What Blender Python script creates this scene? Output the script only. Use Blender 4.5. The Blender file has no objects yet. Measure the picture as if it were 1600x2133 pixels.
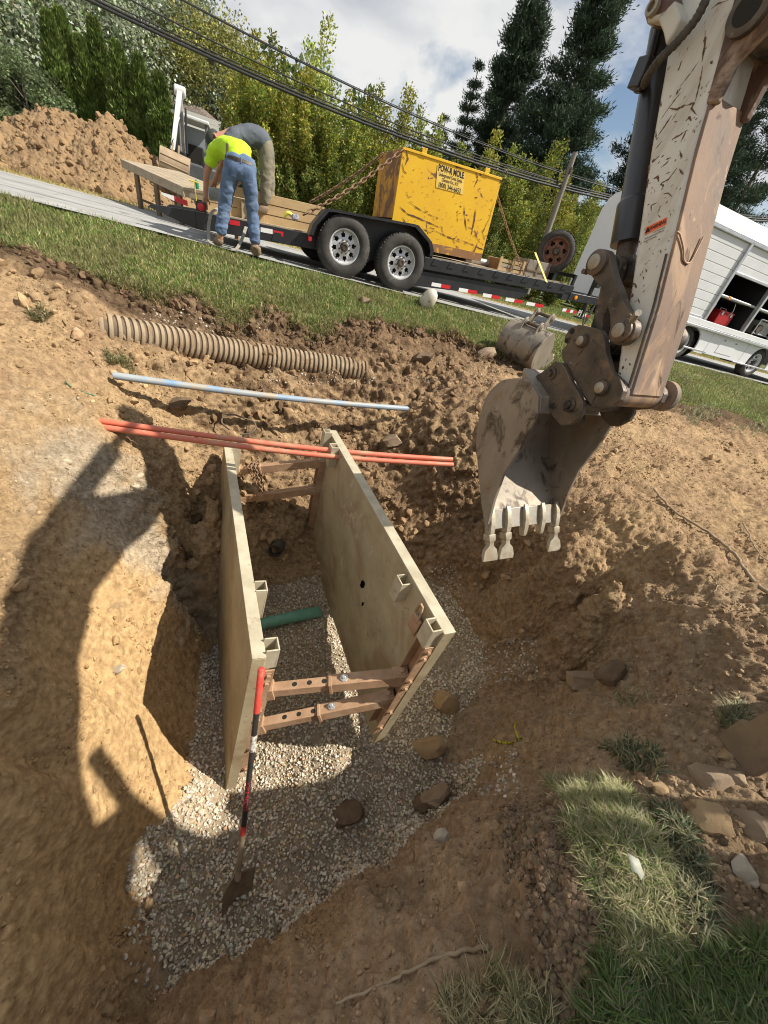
import bpy, bmesh, math, random
import numpy as np
from mathutils import Vector, Matrix, Quaternion
random.seed(7)
RNG = np.random.default_rng(11)
scene = bpy.context.scene
COL = scene.collection
R_ = math.radians

# ------------------------------------------------------------------ camera
CAM_LOC = np.array([0.0, 0.0, 1.55])
FOCAL, CXP, CYP = 810.0, 800.0, 1066.5           # in pixels of the 1600 x 2133 photograph
def _camera_axes():
    v = np.array([530.0 - CXP, -(2155.0 - CYP)])   # where plumb lines meet in the picture
    down = np.array([v[0], v[1], -FOCAL]); down /= np.linalg.norm(down)
    up = -down
    fwd = np.array([0, 0, -1.0]); y = fwd - fwd.dot(up) * up; y /= np.linalg.norm(y)
    return np.array([np.cross(y, up), y, up])
CAM_R = _camera_axes()
cam_data = bpy.data.cameras.new('camera')
cam_data.sensor_fit = 'VERTICAL'
cam_data.sensor_height = 36.0
cam_data.sensor_width = 27.0
cam_data.lens = FOCAL / 2133.0 * 36.0
cam_data.clip_start = 0.02
cam_data.clip_end = 2000
cam = bpy.data.objects.new('camera', cam_data)
COL.objects.link(cam)
_m = np.eye(4); _m[:3, :3] = CAM_R; _m[:3, 3] = CAM_LOC
cam.matrix_world = Matrix(_m.tolist())
scene.camera = cam

# ------------------------------------------------------------------ sky and sun
SUN = np.array([.93, 0.03, 1.0]); SUN /= np.linalg.norm(SUN)
world = bpy.data.worlds.new('World')
scene.world = world
world.use_nodes = True
wn, wl = world.node_tree.nodes, world.node_tree.links
wn.clear()
w_out = wn.new('ShaderNodeOutputWorld'); w_bg = wn.new('ShaderNodeBackground')
sky = wn.new('ShaderNodeTexSky'); sky.sky_type = 'NISHITA'; sky.sun_disc = False
sky.sun_elevation = math.asin(SUN[2]); sky.sun_rotation = math.atan2(SUN[0], SUN[1])
sky.air_density = 1.0; sky.dust_density = 0.8; sky.ozone_density = 1.2
w_tc = wn.new('ShaderNodeTexCoord')
w_map = wn.new('ShaderNodeMapping'); w_map.inputs['Scale'].default_value = (1.0, 1.0, 2.0)
w_map.inputs['Location'].default_value = (0.35, 0.1, 0.2)
w_no = wn.new('ShaderNodeTexNoise'); w_no.inputs['Scale'].default_value = 2.2
w_no.inputs['Detail'].default_value = 9; w_no.inputs['Roughness'].default_value = 0.55; w_no.inputs['Distortion'].default_value = 0.3
w_r = wn.new('ShaderNodeValToRGB'); w_r.color_ramp.elements[0].position = 0.39; w_r.color_ramp.elements[1].position = 0.49
w_no2 = wn.new('ShaderNodeTexNoise'); w_no2.inputs['Scale'].default_value = 4.0; w_no2.inputs['Detail'].default_value = 7
w_r2 = wn.new('ShaderNodeValToRGB')
w_r2.color_ramp.elements[0].position = 0.36; w_r2.color_ramp.elements[0].color = (4.6, 5.0, 5.6, 1)
w_r2.color_ramp.elements[1].position = 0.62; w_r2.color_ramp.elements[1].color = (8.4, 8.4, 8.3, 1)
w_mix = wn.new('ShaderNodeMixRGB')
wl.new(w_tc.outputs['Generated'], w_map.inputs['Vector'])
wl.new(w_map.outputs[0], w_no.inputs['Vector']); wl.new(w_map.outputs[0], w_no2.inputs['Vector'])
wl.new(w_no.outputs['Fac'], w_r.inputs['Fac']); wl.new(w_no2.outputs['Fac'], w_r2.inputs['Fac'])
wl.new(w_r.outputs['Color'], w_mix.inputs['Fac']); wl.new(sky.outputs['Color'], w_mix.inputs['Color1'])
wl.new(w_r2.outputs['Color'], w_mix.inputs['Color2'])
wl.new(w_mix.outputs[0], w_bg.inputs['Color']); wl.new(w_bg.outputs[0], w_out.inputs['Surface'])
w_bg.inputs['Strength'].default_value = 0.07
sun_d = bpy.data.lights.new('sun', 'SUN'); sun_d.energy = 5.0; sun_d.angle = R_(0.55); sun_d.color = (1.0, 0.93, 0.82)
sun = bpy.data.objects.new('sun', sun_d); COL.objects.link(sun)
sun.rotation_euler = Vector((-SUN).tolist()).to_track_quat('-Z', 'Y').to_euler()
sun.location = (12, 0, 14)
vs = scene.view_settings
vs.view_transform = 'Standard'; vs.look = 'None'; vs.gamma = 1.0; vs.use_curve_mapping = False
vs.exposure = 0.55
try:
    scene.cycles.max_bounces = 6; scene.cycles.diffuse_bounces = 3; scene.cycles.transparent_max_bounces = 8
    scene.cycles.use_denoising = True; scene.cycles.filter_width = 1.05
except Exception:
    pass

# ------------------------------------------------------------------ measuring helpers
def ray(u, v):
    return CAM_R @ np.array([(u - CXP) / FOCAL, -(v - CYP) / FOCAL, -1.0])
def onz(u, v, z):
    r = ray(u, v); return CAM_LOC + (z - CAM_LOC[2]) / r[2] * r
def atd(u, v, d):
    return CAM_LOC + d * ray(u, v)
def on_plane(u, v, p, n):
    r = ray(u, v); return CAM_LOC + ((p - CAM_LOC) @ n) / (r @ n) * r
def nrm(v):
    v = np.asarray(v, float); return v / np.linalg.norm(v)

# road frame: RD along the road, RN across it away from the camera, RU up
RD = nrm([.907, .42, -.05])
RN = np.array([-.42, .907, -.03]); RN = nrm(RN - RN.dot(RD) * RD)
RU = np.cross(RD, RN)
RP = np.array([-1.503, 6.731, .7707])
def rd(t, w, h=0.0):
    return RP + t * RD + w * RN + h * RU
def rd_px(u, v, w):
    p = on_plane(u, v, RP + w * RN, RN) - RP
    return p @ RD, p @ RU

# ------------------------------------------------------------------ noise
_perm = RNG.permutation(256); _perm = np.concatenate([_perm, _perm, _perm])
_grad = RNG.normal(size=(256, 3)); _grad /= np.linalg.norm(_grad, axis=1)[:, None]
def perlin(p):
    p = np.asarray(p, float)
    i = np.floor(p).astype(int); f = p - i; i &= 255
    u = f * f * f * (f * (f * 6 - 15) + 10)
    out = 0
    for dx in (0, 1):
        wx = u[:, 0] if dx else 1 - u[:, 0]
        for dy in (0, 1):
            wy = u[:, 1] if dy else 1 - u[:, 1]
            for dz in (0, 1):
                wz = u[:, 2] if dz else 1 - u[:, 2]
                h = _perm[_perm[_perm[i[:, 0] + dx] + i[:, 1] + dy] + i[:, 2] + dz]
                g = _grad[h]
                d = g[:, 0] * (f[:, 0] - dx) + g[:, 1] * (f[:, 1] - dy) + g[:, 2] * (f[:, 2] - dz)
                out = out + wx * wy * wz * d
    return out * 1.6
def fbm(p, octs=4, gain=.5, lac=2.03, ridge=False):
    a, s, o = 1.0, 0, np.asarray(p, float)
    for k in range(octs):
        n = perlin(o + 17.3 * k)
        if ridge: n = 1 - 2 * np.abs(n)
        s = s + a * n; a *= gain; o = o * lac
    return s
def sstep(a, b, x):
    t = np.clip((x - a) / (b - a), 0, 1); return t * t * (3 - 2 * t)

# ------------------------------------------------------------------ materials
MATS = {}
def M(name, c1, c2=None, scale=6.0, rough=.75, metal=0.0, bump=.25, bscale=None, layers=(), detail=6,
      stretch=(1, 1, 1), spec=.4, attr=None, lo=.35, hi=.65, trans=0.0, bdist=.01, coat=0):
    """procedural principled material: two tones through noise, extra blotch layers, bump"""
    m = bpy.data.materials.new(name); m.use_nodes = True
    nt = m.node_tree; N, L = nt.nodes, nt.links
    b = N['Principled BSDF']
    b.inputs['Roughness'].default_value = rough; b.inputs['Metallic'].default_value = metal
    b.inputs['Specular IOR Level'].default_value = spec
    if coat: b.inputs['Coat Weight'].default_value = coat
    tc = N.new('ShaderNodeTexCoord'); mp = N.new('ShaderNodeMapping'); mp.inputs['Scale'].default_value = stretch
    L.new(tc.outputs['Object'], mp.inputs['Vector'])
    def noise(sc, det=detail, ro=.6, dist=0.0):
        n = N.new('ShaderNodeTexNoise'); n.inputs['Scale'].default_value = sc; n.inputs['Detail'].default_value = det
        n.inputs['Roughness'].default_value = ro; n.inputs['Distortion'].default_value = dist
        L.new(mp.outputs[0], n.inputs['Vector']); return n
    def ramp(src, a, bb):
        r = N.new('ShaderNodeMapRange'); r.inputs['From Min'].default_value = a; r.inputs['From Max'].default_value = bb
        L.new(src, r.inputs['Value']); return r.outputs[0]
    n1 = noise(scale)
    mix = N.new('ShaderNodeMixRGB'); mix.inputs['Color1'].default_value = (*c1, 1); mix.inputs['Color2'].default_value = (*(c2 or c1), 1)
    L.new(ramp(n1.outputs['Fac'], lo, hi), mix.inputs['Fac'])
    out = mix.outputs[0]
    if attr:
        a = N.new('ShaderNodeVertexColor'); a.layer_name = attr
        mm = N.new('ShaderNodeMixRGB'); mm.blend_type = 'MULTIPLY'; mm.inputs['Fac'].default_value = 1
        L.new(a.outputs['Color'], mm.inputs['Color1']); L.new(out, mm.inputs['Color2']); out = mm.outputs[0]
    rr = None
    for ly in layers:                      # (colour, scale, from, to, distortion)
        n = noise(ly[1], 8, .62, ly[4] if len(ly) > 4 else .4)
        mx = N.new('ShaderNodeMixRGB'); L.new(out, mx.inputs['Color1']); mx.inputs['Color2'].default_value = (*ly[0], 1)
        L.new(ramp(n.outputs['Fac'], ly[2], ly[3]), mx.inputs['Fac']); out = mx.outputs[0]
    L.new(out, b.inputs['Base Color'])
    if bump:
        nb = noise(bscale or scale * 4, 8, .65)
        bp = N.new('ShaderNodeBump'); bp.inputs['Strength'].default_value = bump; bp.inputs['Distance'].default_value = bdist
        L.new(nb.outputs['Fac'], bp.inputs['Height']); L.new(bp.outputs[0], b.inputs['Normal'])
    if trans:
        t = N.new('ShaderNodeBsdfTranslucent'); L.new(out, t.inputs['Color'])
        ms = N.new('ShaderNodeMixShader'); ms.inputs[0].default_value = trans
        L.new(b.outputs[0], ms.inputs[1]); L.new(t.outputs[0], ms.inputs[2])
        L.new(ms.outputs[0], N['Material Output'].inputs['Surface'])
    MATS[name] = m
    return m

# ------------------------------------------------------------------ mesh helpers
ROOT = {}
def set_mesh(me, V, F3=None, F4=None):
    V = np.asarray(V, np.float32); n3 = 0 if F3 is None else len(F3); n4 = 0 if F4 is None else len(F4)
    me.vertices.add(len(V)); me.vertices.foreach_set('co', V.ravel())
    loops = []
    if n3: loops.append(np.asarray(F3, np.int32).ravel())
    if n4: loops.append(np.asarray(F4, np.int32).ravel())
    loops = np.concatenate(loops)
    me.loops.add(len(loops)); me.loops.foreach_set('vertex_index', loops)
    st = np.concatenate([np.arange(n3) * 3, n3 * 3 + np.arange(n4) * 4]).astype(np.int32)
    me.polygons.add(n3 + n4); me.polygons.foreach_set('loop_start', st)
    me.update(calc_edges=True)
def put_color(me, name, C):
    a = me.color_attributes.new(name, 'FLOAT_COLOR', 'POINT')
    C = np.asarray(C, np.float32)
    if C.shape[1] == 3: C = np.concatenate([C, np.ones((len(C), 1), np.float32)], 1)
    a.data.foreach_set('color', C.ravel())
def tag(o, label=None, cat=None, group=None, kind=None):
    if label: o['label'] = label
    if cat: o['category'] = cat
    if group: o['group'] = group
    if kind: o['kind'] = kind
    return o
def thing(name, loc, label, cat, group=None):
    o = bpy.data.objects.new(name, None); COL.objects.link(o)
    o.empty_display_size = .1
    o.location = [float(x) for x in loc]; ROOT[o] = np.array(loc, float)
    return tag(o, label, cat, group)
def link(name, me, mat, parent=None, smooth=None, bevel=0, loc=None):
    o = bpy.data.objects.new(name, me); COL.objects.link(o)
    if mat is not None and not me.materials: me.materials.append(mat)
    if smooth is not None and not me.get('sm'):
        me.polygons.foreach_set('use_smooth', np.ones(len(me.polygons), bool))
        if smooth < 180: me.set_sharp_from_angle(angle=R_(smooth))
        me['sm'] = 1
    if parent is not None: o.parent = parent
    if bevel:
        b = o.modifiers.new('bevel', 'BEVEL'); b.width = bevel; b.segments = 2; b.limit_method = 'ANGLE'; b.angle_limit = R_(40)
    return o
class MB:
    """collects shapes in world coordinates; build() links them as one mesh object"""
    def __init__(s): s.v = []; s.f = []
    def add(s, V, F):
        n = len(s.v); s.v += [tuple(map(float, p)) for p in V]; s.f += [tuple(n + i for i in f) for f in F]; return s
    def box(s, c, size, ax=None):
        ax = np.eye(3) if ax is None else np.asarray(ax); c = np.asarray(c, float); h = np.asarray(size) / 2
        P = [c + sx * h[0] * ax[0] + sy * h[1] * ax[1] + sz * h[2] * ax[2] for sz in (-1, 1) for sy in (-1, 1) for sx in (-1, 1)]
        return s.add(P, [(0, 2, 3, 1), (4, 5, 7, 6), (0, 1, 5, 4), (2, 6, 7, 3), (0, 4, 6, 2), (1, 3, 7, 5)])
    def hexa(s, B, T):
        P = list(B) + list(T)
        return s.add(P, [(3, 2, 1, 0), (4, 5, 6, 7), (0, 1, 5, 4), (1, 2, 6, 5), (2, 3, 7, 6), (3, 0, 4, 7)])
    def prism(s, pts, o, a1, a2, a3, d0, d1):
        o, a1, a2, a3 = map(lambda q: np.asarray(q, float), (o, a1, a2, a3)); n = len(pts)
        A = [o + p[0] * a1 + p[1] * a2 + d0 * a3 for p in pts]; B = [o + p[0] * a1 + p[1] * a2 + d1 * a3 for p in pts]
        F = [tuple(range(n))[::-1], tuple(range(n, 2 * n))] + [(i, (i + 1) % n, n + (i + 1) % n, n + i) for i in range(n)]
        return s.add(A + B, F)
    def rings(s, rings, close=True, cap=True):
        n = len(rings[0]); V = [p for r in rings for p in r]; F = []
        for k in range(len(rings) - 1):
            for i in range(n if close else n - 1):
                j = (i + 1) % n
                F.append((k * n + i, k * n + j, (k + 1) * n + j, (k + 1) * n + i))
        if cap: F += [tuple(range(n))[::-1], tuple((len(rings) - 1) * n + i for i in range(n))]
        return s.add(V, F)
    def tube(s, P, r, n=10, cap=True):
        P = [np.asarray(p, float) for p in P]; k = len(P); r = [r] * k if np.isscalar(r) else r
        T = [nrm(P[min(i + 1, k - 1)] - P[max(i - 1, 0)]) for i in range(k)]
        x = np.cross(T[0], [0, 0, 1.0]);
        if np.linalg.norm(x) < .1: x = np.cross(T[0], [1.0, 0, 0])
        x = nrm(x); R = []
        for i in range(k):
            x = nrm(x - x.dot(T[i]) * T[i]); y = np.cross(T[i], x)
            R.append([P[i] + r[i] * (math.cos(a) * x + math.sin(a) * y) for a in np.arange(n) * 2 * math.pi / n])
        return s.rings(R, cap=cap)
    def cyl(s, p0, p1, r, n=16, r1=None): return s.tube([p0, p1], [r, r if r1 is None else r1], n)
    def lathe(s, prof, o, ax, n=24, cap=True):
        ax = nrm(ax); x = np.cross(ax, [0, 0, 1.0])
        if np.linalg.norm(x) < .1: x = np.cross(ax, [1.0, 0, 0])
        x = nrm(x); y = np.cross(ax, x); o = np.asarray(o, float)
        return s.rings([[o + h * ax + r * (math.cos(a) * x + math.sin(a) * y) for a in np.arange(n) * 2 * math.pi / n] for r, h in prof], cap=cap)
    def build(s, name, mat, parent=None, smooth=35, bevel=0, root=None):
        if root is None:
            q = parent
            while q is not None and q.parent is not None: q = q.parent
            root = ROOT.get(q)
        V = np.array(s.v)
        me = bpy.data.meshes.new(name)
        if root is not None: V = V - root
        me.from_pydata(V.tolist(), [], s.f)
        bm = bmesh.new(); bm.from_mesh(me); bmesh.ops.recalc_face_normals(bm, faces=bm.faces); bm.to_mesh(me); bm.free()
        return link(name, me, mat, parent, smooth, bevel)
    def solo(s, name, mat, base, label, cat, group=None, smooth=35, bevel=0):
        """a thing that is one mesh, its origin at base"""
        base = np.asarray(base, float)
        o = s.build(name, mat, None, smooth, bevel, root=base); o.location = base.tolist(); ROOT[o] = base
        return tag(o, label, cat, group)
def dup(o, parent=None):
    c = o.copy(); COL.objects.link(c)
    if parent is not None: c.parent = parent
    for ch in list(o.children): dup(ch, c)
    return c
# ================================================================== TERRAIN
def road_z(x, y):
    d = np.stack([x - RP[0], y - RP[1]], -1)
    # height of the road plane above (x, y)
    return RP[2] - (d[..., 0] * RU[0] + d[..., 1] * RU[1]) / RU[2]
def road_w(x, y): return (x - RP[0]) * RN[0] + (y - RP[1]) * RN[1]
def road_t(x, y): return (x - RP[0]) * RD[0] + (y - RP[1]) * RD[1]
CTRL = [
 # gravel floor
 (480,1890,-1.84),(300,1850,-1.86),(340,2050,-1.84),(420,1950,-1.84),(560,1900,-1.83),(640,1750,-1.83),(800,1780,-1.8),(880,1700,-1.77),
 (960,1660,-1.72),(700,1600,-1.83),(600,1400,-1.85),(560,1280,-1.85),(640,1240,-1.8),(430,1600,-1.88),(440,1400,-1.9),(420,1320,-1.9),
 (860,1560,-1.75),(930,1450,-1.7),(960,1330,-1.68),(930,1270,-1.68),(1000,1400,-1.64),(980,1560,-1.7),(1000,1480,-1.66),(520,1230,-1.8),
 # near bank: a crest that hides its own steep face, then a gentler slope up to the turf
 (340,2112,-1.15),(470,2045,-.95),(600,1972,-.80),(760,1850,-.70),(900,1755,-.74),(1010,1660,-.82),(1075,1605,-.84),
 (700,2000,-.70),(800,1960,-.62),(900,1900,-.50),(1000,1850,-.36),(1100,1800,-.2),(1000,2000,-.28),(900,2080,-.33),(750,2090,-.52),(550,2090,-.80),
 (450,2125,-.98),(1080,2100,-.12),(1180,1950,-.05),(1130,1700,-.2),(1050,1700,-.58),(1110,1610,-.68),(1150,1560,-.78),(1000,1760,-.52),
 # turf by the camera and the ground beside the excavator track
 (1250,1700,-.03),(1280,1800,0),(1300,1950,0.02),(1350,2100,0.02),(1500,2100,.02),(1600,2133,.05),(1400,1800,-.05),(1500,1700,0),(1600,1700,.03),
 (1600,1900,.03),(1450,1550,.0),(1550,1400,.05),(1300,1550,-.3),(1225,1470,-.72),(1330,1350,-.35),(1450,1280,0),(1600,1230,.1),
 # notch on the right
 (1235,1400,-.85),(1180,1440,-1.2),(1100,1450,-1.42),(1050,1520,-1.52),(1290,1350,-.5),(1200,1300,-.85),(1110,1340,-1.2),(1030,1350,-1.48),
 # right wall and spoil slope
 (960,1250,-1.45),(925,1160,-1.25),(890,1050,-.95),(880,950,-.6),(900,890,-.25),(1000,930,-.2),(1000,1000,-.55),(1000,1100,-1.0),(1020,1220,-1.3),
 (1100,1200,-.85),(1100,1100,-.5),(1100,1000,-.15),(1200,1200,-.45),(1200,1100,-.1),(1300,1200,-.12),(1300,1000,.04),(1400,950,.06),(1500,920,.06),
 (1600,950,.06),(1600,1100,.06),(1500,1100,.04),(1400,1150,0),(950,800,.05),(1050,830,.14),(870,830,-.2),(1150,880,.1),
 # lip of the lawn
 (20,540,.68),(150,590,.58),(250,625,.48),(400,640,.45),(560,655,.42),(750,690,.35),(950,722,.27),(1060,762,.2),(1180,800,.16),
 # below the lip, the drain and its ledge, the bench with the water pipe
 (250,655,.37),(400,672,.33),(560,687,.28),(740,720,.2),(900,745,.16),(250,735,.17),(400,742,.05),(560,774,-.09),(740,803,-.2),(840,800,-.12),
 (330,756,.09),(400,765,.02),(500,778,-.05),(560,786,-.11),(700,806,-.20),(320,786,-.03),(400,800,-.14),(500,818,-.28),(560,826,-.35),(700,846,-.43),
 (290,800,-.06),(400,840,-.25),(500,848,-.32),(600,858,-.42),(700,872,-.50),(350,855,-.3),(500,880,-.46),
 (650,890,-.53),(790,880,-.46),(480,930,-.65),(600,960,-.85),(750,945,-.8),(560,1040,-1.2),(600,1105,-1.42),
 (545,1150,-1.55),(640,1205,-1.75),
 # left bank
 (0,700,.36),(0,850,.16),(0,1000,.02),(150,700,.32),(150,800,.12),(220,765,.09),(250,850,-.14),(230,900,-.16),(150,1000,-.2),(100,1100,-.25),
 (0,1200,-.1),(0,1400,-.2),(0,1600,-.4),(100,1300,-.45),(200,1150,-.45),(300,1000,-.45),(350,950,-.45),(430,1000,-.62),(400,1090,-.95),
 (300,1230,-.85),(200,1400,-.85),(100,1600,-.8),(0,1800,-.7),(0,2000,-.9),(0,2133,-1.0),(150,1900,-1.15),(250,1700,-1.25),(280,1500,-1.15),
 (330,1400,-1.32),(318,1320,-1.1),(388,1300,-1.86),(352,1215,-1.05),(405,1235,-1.84),(428,1185,-1.82),(400,1160,-1.25),(440,1080,-1.1),(450,1000,-.85),(390,1560,-1.78),(330,1720,-1.68),(270,1850,-1.62),
 (200,2000,-1.38),(150,2133,-1.35),(285,2000,-1.66),(320,2110,-1.72),
]
P3 = [onz(u, v, z) for u, v, z in CTRL]
for t in np.arange(-12, 17, 1.5):
    for w, dz in ((-.12, -.02), (-.7, -.14 if t < 2.5 else -.07)):
        q = rd(t, w); P3.append(np.array([q[0], q[1], q[2] + dz]))
for x, y, z in ((-9,0,.5),(-7,3,.7),(-6,-3,.2),(-3.5,-3,.0),(-3,0,.05),(-2.6,1,.06),(-4.5,2.,.36),(0,-4,0),(1,-1.2,.02),(2.5,-1,.05),(4,0,.08),(6,-3,.1),(5,3,.08),
                (8,4,.08),(9,7,.1),(10,1,.05),(-1.9,-1.2,-1.0),(-1.3,-2.2,-1.2),(-.85,-.5,-1.84),(-.8,-1.4,-1.84),(-.55,-.4,-1.1),(-.1,-.4,-.6),(.45,-.5,-.12),(-.4,-1.4,-.9),(.1,-1.6,-.4),(0,-3,-.1),(-2.6,-1.5,-.3),
                (6.5,6.5,.12),(4.,6,.16),(-9,-5,.3),(9,-6,.05)):
    P3.append(np.array([x, y, z], float))
for u, v, y, dz in ((195, 680, 3.36, .24), (230, 686, 3.44, .14), (262, 693, 3.52, .02), (400, 718, 3.97, .035), (560, 745, 4.54, .02), (690, 763, 4.95, .04), (740, 770, 5.10, .16), (790, 776, 5.27, .2), (830, 780, 5.4, .24)):
    r = ray(u, v); P3.append(CAM_LOC + r * (y / r[1]) + np.array([0, 0, dz]))
_cr = np.array([onz(*q_) for q_ in ((340,2112,-1.15),(470,2045,-.95),(600,1972,-.80),(760,1850,-.70),(900,1755,-.74),(1010,1660,-.82),(1075,1605,-.84))])
for i_ in range(len(_cr)):
    d_ = nrm((_cr[min(i_ + 1, len(_cr) - 1)] - _cr[max(i_ - 1, 0)]) * np.array([1, 1, 0])); n_ = np.array([-d_[1], d_[0], 0])
    P3.append(np.array([*(_cr[i_] + n_ * .10)[:2], -1.78 + .1 * (i_ > 4)])); P3.append(np.array([*(_cr[i_] + n_ * .045)[:2], (_cr[i_][2] - 1.78) / 2 - .05]))
P3 = np.array(P3)
_d = np.linalg.norm(P3[:, None, :2] - P3[None, :, :2], axis=2)
_n = len(P3)
_A = np.zeros((_n + 3, _n + 3)); _A[:_n, :_n] = _d - .012 * np.eye(_n)
_A[:_n, _n] = 1; _A[:_n, _n + 1:] = P3[:, :2]; _A[_n:, :_n] = _A[:_n, _n:].T
_sol = np.linalg.solve(_A, np.concatenate([P3[:, 2], np.zeros(3)]))
def rbf(x, y):
    out = np.empty(len(x))
    for k in range(0, len(x), 20000):
        X = np.stack([x[k:k + 20000], y[k:k + 20000]], 1)
        d = np.linalg.norm(X[:, None] - P3[None, :, :2], axis=2)
        out[k:k + 20000] = d @ _sol[:_n] + _sol[_n] + X @ _sol[_n + 1:]
    return out
def ground_z(x, y):
    w = road_w(x, y); t = road_t(x, y); plane = road_z(x, y)
    far = np.maximum(w - 5.2, 0)
    rise = np.where(t < 0, .72, .72 - .5 * sstep(0, 6, t))
    z_out = plane - .035 + rise * sstep(6.2, 9.5, w) + np.maximum(w - 12, 0) * .004
    z_in = np.full(len(x), 0.0); near = (w < .4) & (np.abs(t) < 13) & (y > -6)
    z_in[near] = rbf(x[near], y[near])
    k = sstep(-.25, .05, w) if True else 0
    edge = np.maximum(sstep(9.5, 12.5, np.abs(t)), sstep(-3.5, -5.5, y))
    z_side = np.where(w > -2, plane - .06 + .06 * np.minimum(w, 0), 0.0 * plane + np.clip(plane - .2, -.3, .8))
    z_n = z_in * (1 - edge) + z_side * edge
    return z_n * (1 - k) + z_out * k
# adaptive triangles: long edges are split until pieces suit their distance
def build_ground():
    gx = np.concatenate([np.arange(-420, -12, 24.), np.arange(-12, 13, .5), np.arange(14, 430, 24.)])
    gy = np.concatenate([np.arange(-160, -8, 19.), np.arange(-8, 14, .5), np.arange(15, 700, 30.)])
    X, Y = np.meshgrid(gx, gy); nx, ny = len(gx), len(gy)
    V = np.stack([X.ravel(), Y.ravel()], 1); Z = ground_z(V[:, 0], V[:, 1])
    idx = np.arange(nx * ny).reshape(ny, nx)
    a, b, c, d = idx[:-1, :-1].ravel(), idx[:-1, 1:].ravel(), idx[1:, 1:].ravel(), idx[1:, :-1].ravel()
    T = np.concatenate([np.stack([a, b, c], 1), np.stack([a, c, d], 1)])
    V = np.concatenate([V, Z[:, None]], 1)
    for it in range(16):
        E = np.concatenate([T[:, [0, 1]], T[:, [1, 2]], T[:, [2, 0]]]); E.sort(1)
        key = E[:, 0].astype(np.int64) * 10000000 + E[:, 1]
        uk, inv = np.unique(key, return_inverse=True)
        U = np.stack([uk // 10000000, uk % 10000000], 1)
        L = np.linalg.norm(V[U[:, 0]] - V[U[:, 1]], axis=1)
        m = (V[U[:, 0]] + V[U[:, 1]]) / 2
        dist = np.linalg.norm(m - CAM_LOC, axis=1)
        w = road_w(m[:, 0], m[:, 1])
        lim = np.clip(.0075 * dist, .014, 1e9)
        ang = np.abs(np.arctan2(m[:, 0], m[:, 1]))
        lim = np.where(w > -.3, np.maximum(lim, .6 + .05 * dist), lim)
        lim = np.where((np.abs(m[:, 0]) > 7) | (m[:, 1] < -.6), np.maximum(lim, .25 + .05 * dist), lim)
        lim = np.where((m[:, 1] < -1.2) | (ang > R_(75)) & (dist > 3.2), np.maximum(lim, .3), lim)
        sp = L > lim
        if not sp.any(): break
        newid = np.full(len(U), -1); newid[sp] = len(V) + np.arange(sp.sum())
        M2 = m[sp]; M2[:, 2] = ground_z(M2[:, 0], M2[:, 1]); V = np.concatenate([V, M2])
        n = len(T); e01, e12, e20 = newid[inv[:n]], newid[inv[n:2 * n]], newid[inv[2 * n:]]
        out = []
        cnt = (e01 >= 0).astype(int) + (e12 >= 0) + (e20 >= 0)
        out.append(T[cnt == 0])
        s = cnt == 3
        A, B, Cc = T[s].T; x, y, z = e01[s], e12[s], e20[s]
        out += [np.stack(q, 1) for q in ((A, x, z), (x, B, y), (z, y, Cc), (x, y, z))]
        for r in range(3):
            P = np.roll(T, -r, 1); ee = [e01, e12, e20]; f01, f12, f20 = ee[r], ee[(r + 1) % 3], ee[(r + 2) % 3]
            s = (cnt == 1) & (f01 >= 0); A, B, Cc = P[s].T; x = f01[s]
            out += [np.stack((A, x, Cc), 1), np.stack((x, B, Cc), 1)]
            s = (cnt == 2) & (f20 < 0); A, B, Cc = P[s].T; x, y = f01[s], f12[s]
            out += [np.stack((x, B, y), 1), np.stack((A, x, y), 1), np.stack((A, y, Cc), 1)]
        T = np.concatenate(out)
    return V, T
GV, GT = build_ground()
def vnormals(V, T):
    fn = np.cross(V[T[:, 1]] - V[T[:, 0]], V[T[:, 2]] - V[T[:, 0]])
    n = np.zeros_like(V)
    for k in range(3): np.add.at(n, T[:, k], fn)
    return n / np.maximum(np.linalg.norm(n, axis=1), 1e-12)[:, None]
def in_poly(x, y, poly):
    r = np.zeros(len(x), bool); n = len(poly)
    for i in range(n):
        x0, y0 = poly[i]; x1, y1 = poly[(i + 1) % n]
        c = ((y0 > y) != (y1 > y)) & (x < (x1 - x0) * (y - y0) / (y1 - y0 + 1e-12) + x0)
        r ^= c
    return r
def poly_px(pts): return [onz(*p)[:2] for p in pts]
LIP = poly_px([(-60,520,.72),(20,542,.68),(150,592,.58),(250,628,.48),(330,648,.44),(400,644,.45),(470,668,.42),(560,660,.42),(650,690,.38),(750,694,.35),(850,712,.31),(950,726,.27),
               (1060,766,.2),(1180,805,.14),(1300,832,.1),(1400,860,.08),(1500,872,.07),(1600,905,.07),(1720,950,.06)])
_lm = np.array(LIP); LIP = [tuple(q_ + np.array([-.09, .27])) if i_ < 13 else tuple(q_) for i_, q_ in enumerate(_lm)]
DIRT = LIP + [(9.5, 3), (9.5, -7), (-9, -7), (-9, 2.2)]
GRAV = poly_px([(285,1830,-1.85),(325,2060,-1.85),(360,2190,-1.82),(640,2060,-1.8),(800,1920,-1.78),(950,1815,-1.72),(1060,1700,-1.66),(1030,1600,-1.65),(930,1570,-1.65),(960,1480,-1.66),
                (1010,1420,-1.64),(1000,1340,-1.66),(945,1275,-1.68),(900,1200,-1.6),(700,1190,-1.75),(640,1205,-1.75),(520,1230,-1.8),(445,1360,-1.9),(425,1390,-1.9),(420,1450,-1.9),(395,1640,-1.88),(330,1760,-1.85)])
def soft_poly(V, poly, amp, sc):
    n = V[:, :2] + amp * np.stack([fbm(V * sc, 3), fbm(V * sc + 40, 3)], 1)
    return in_poly(n[:, 0], n[:, 1], poly)
near = (np.abs(GV[:, 0]) < 10) & (GV[:, 1] > -7) & (GV[:, 1] < 13)
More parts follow.
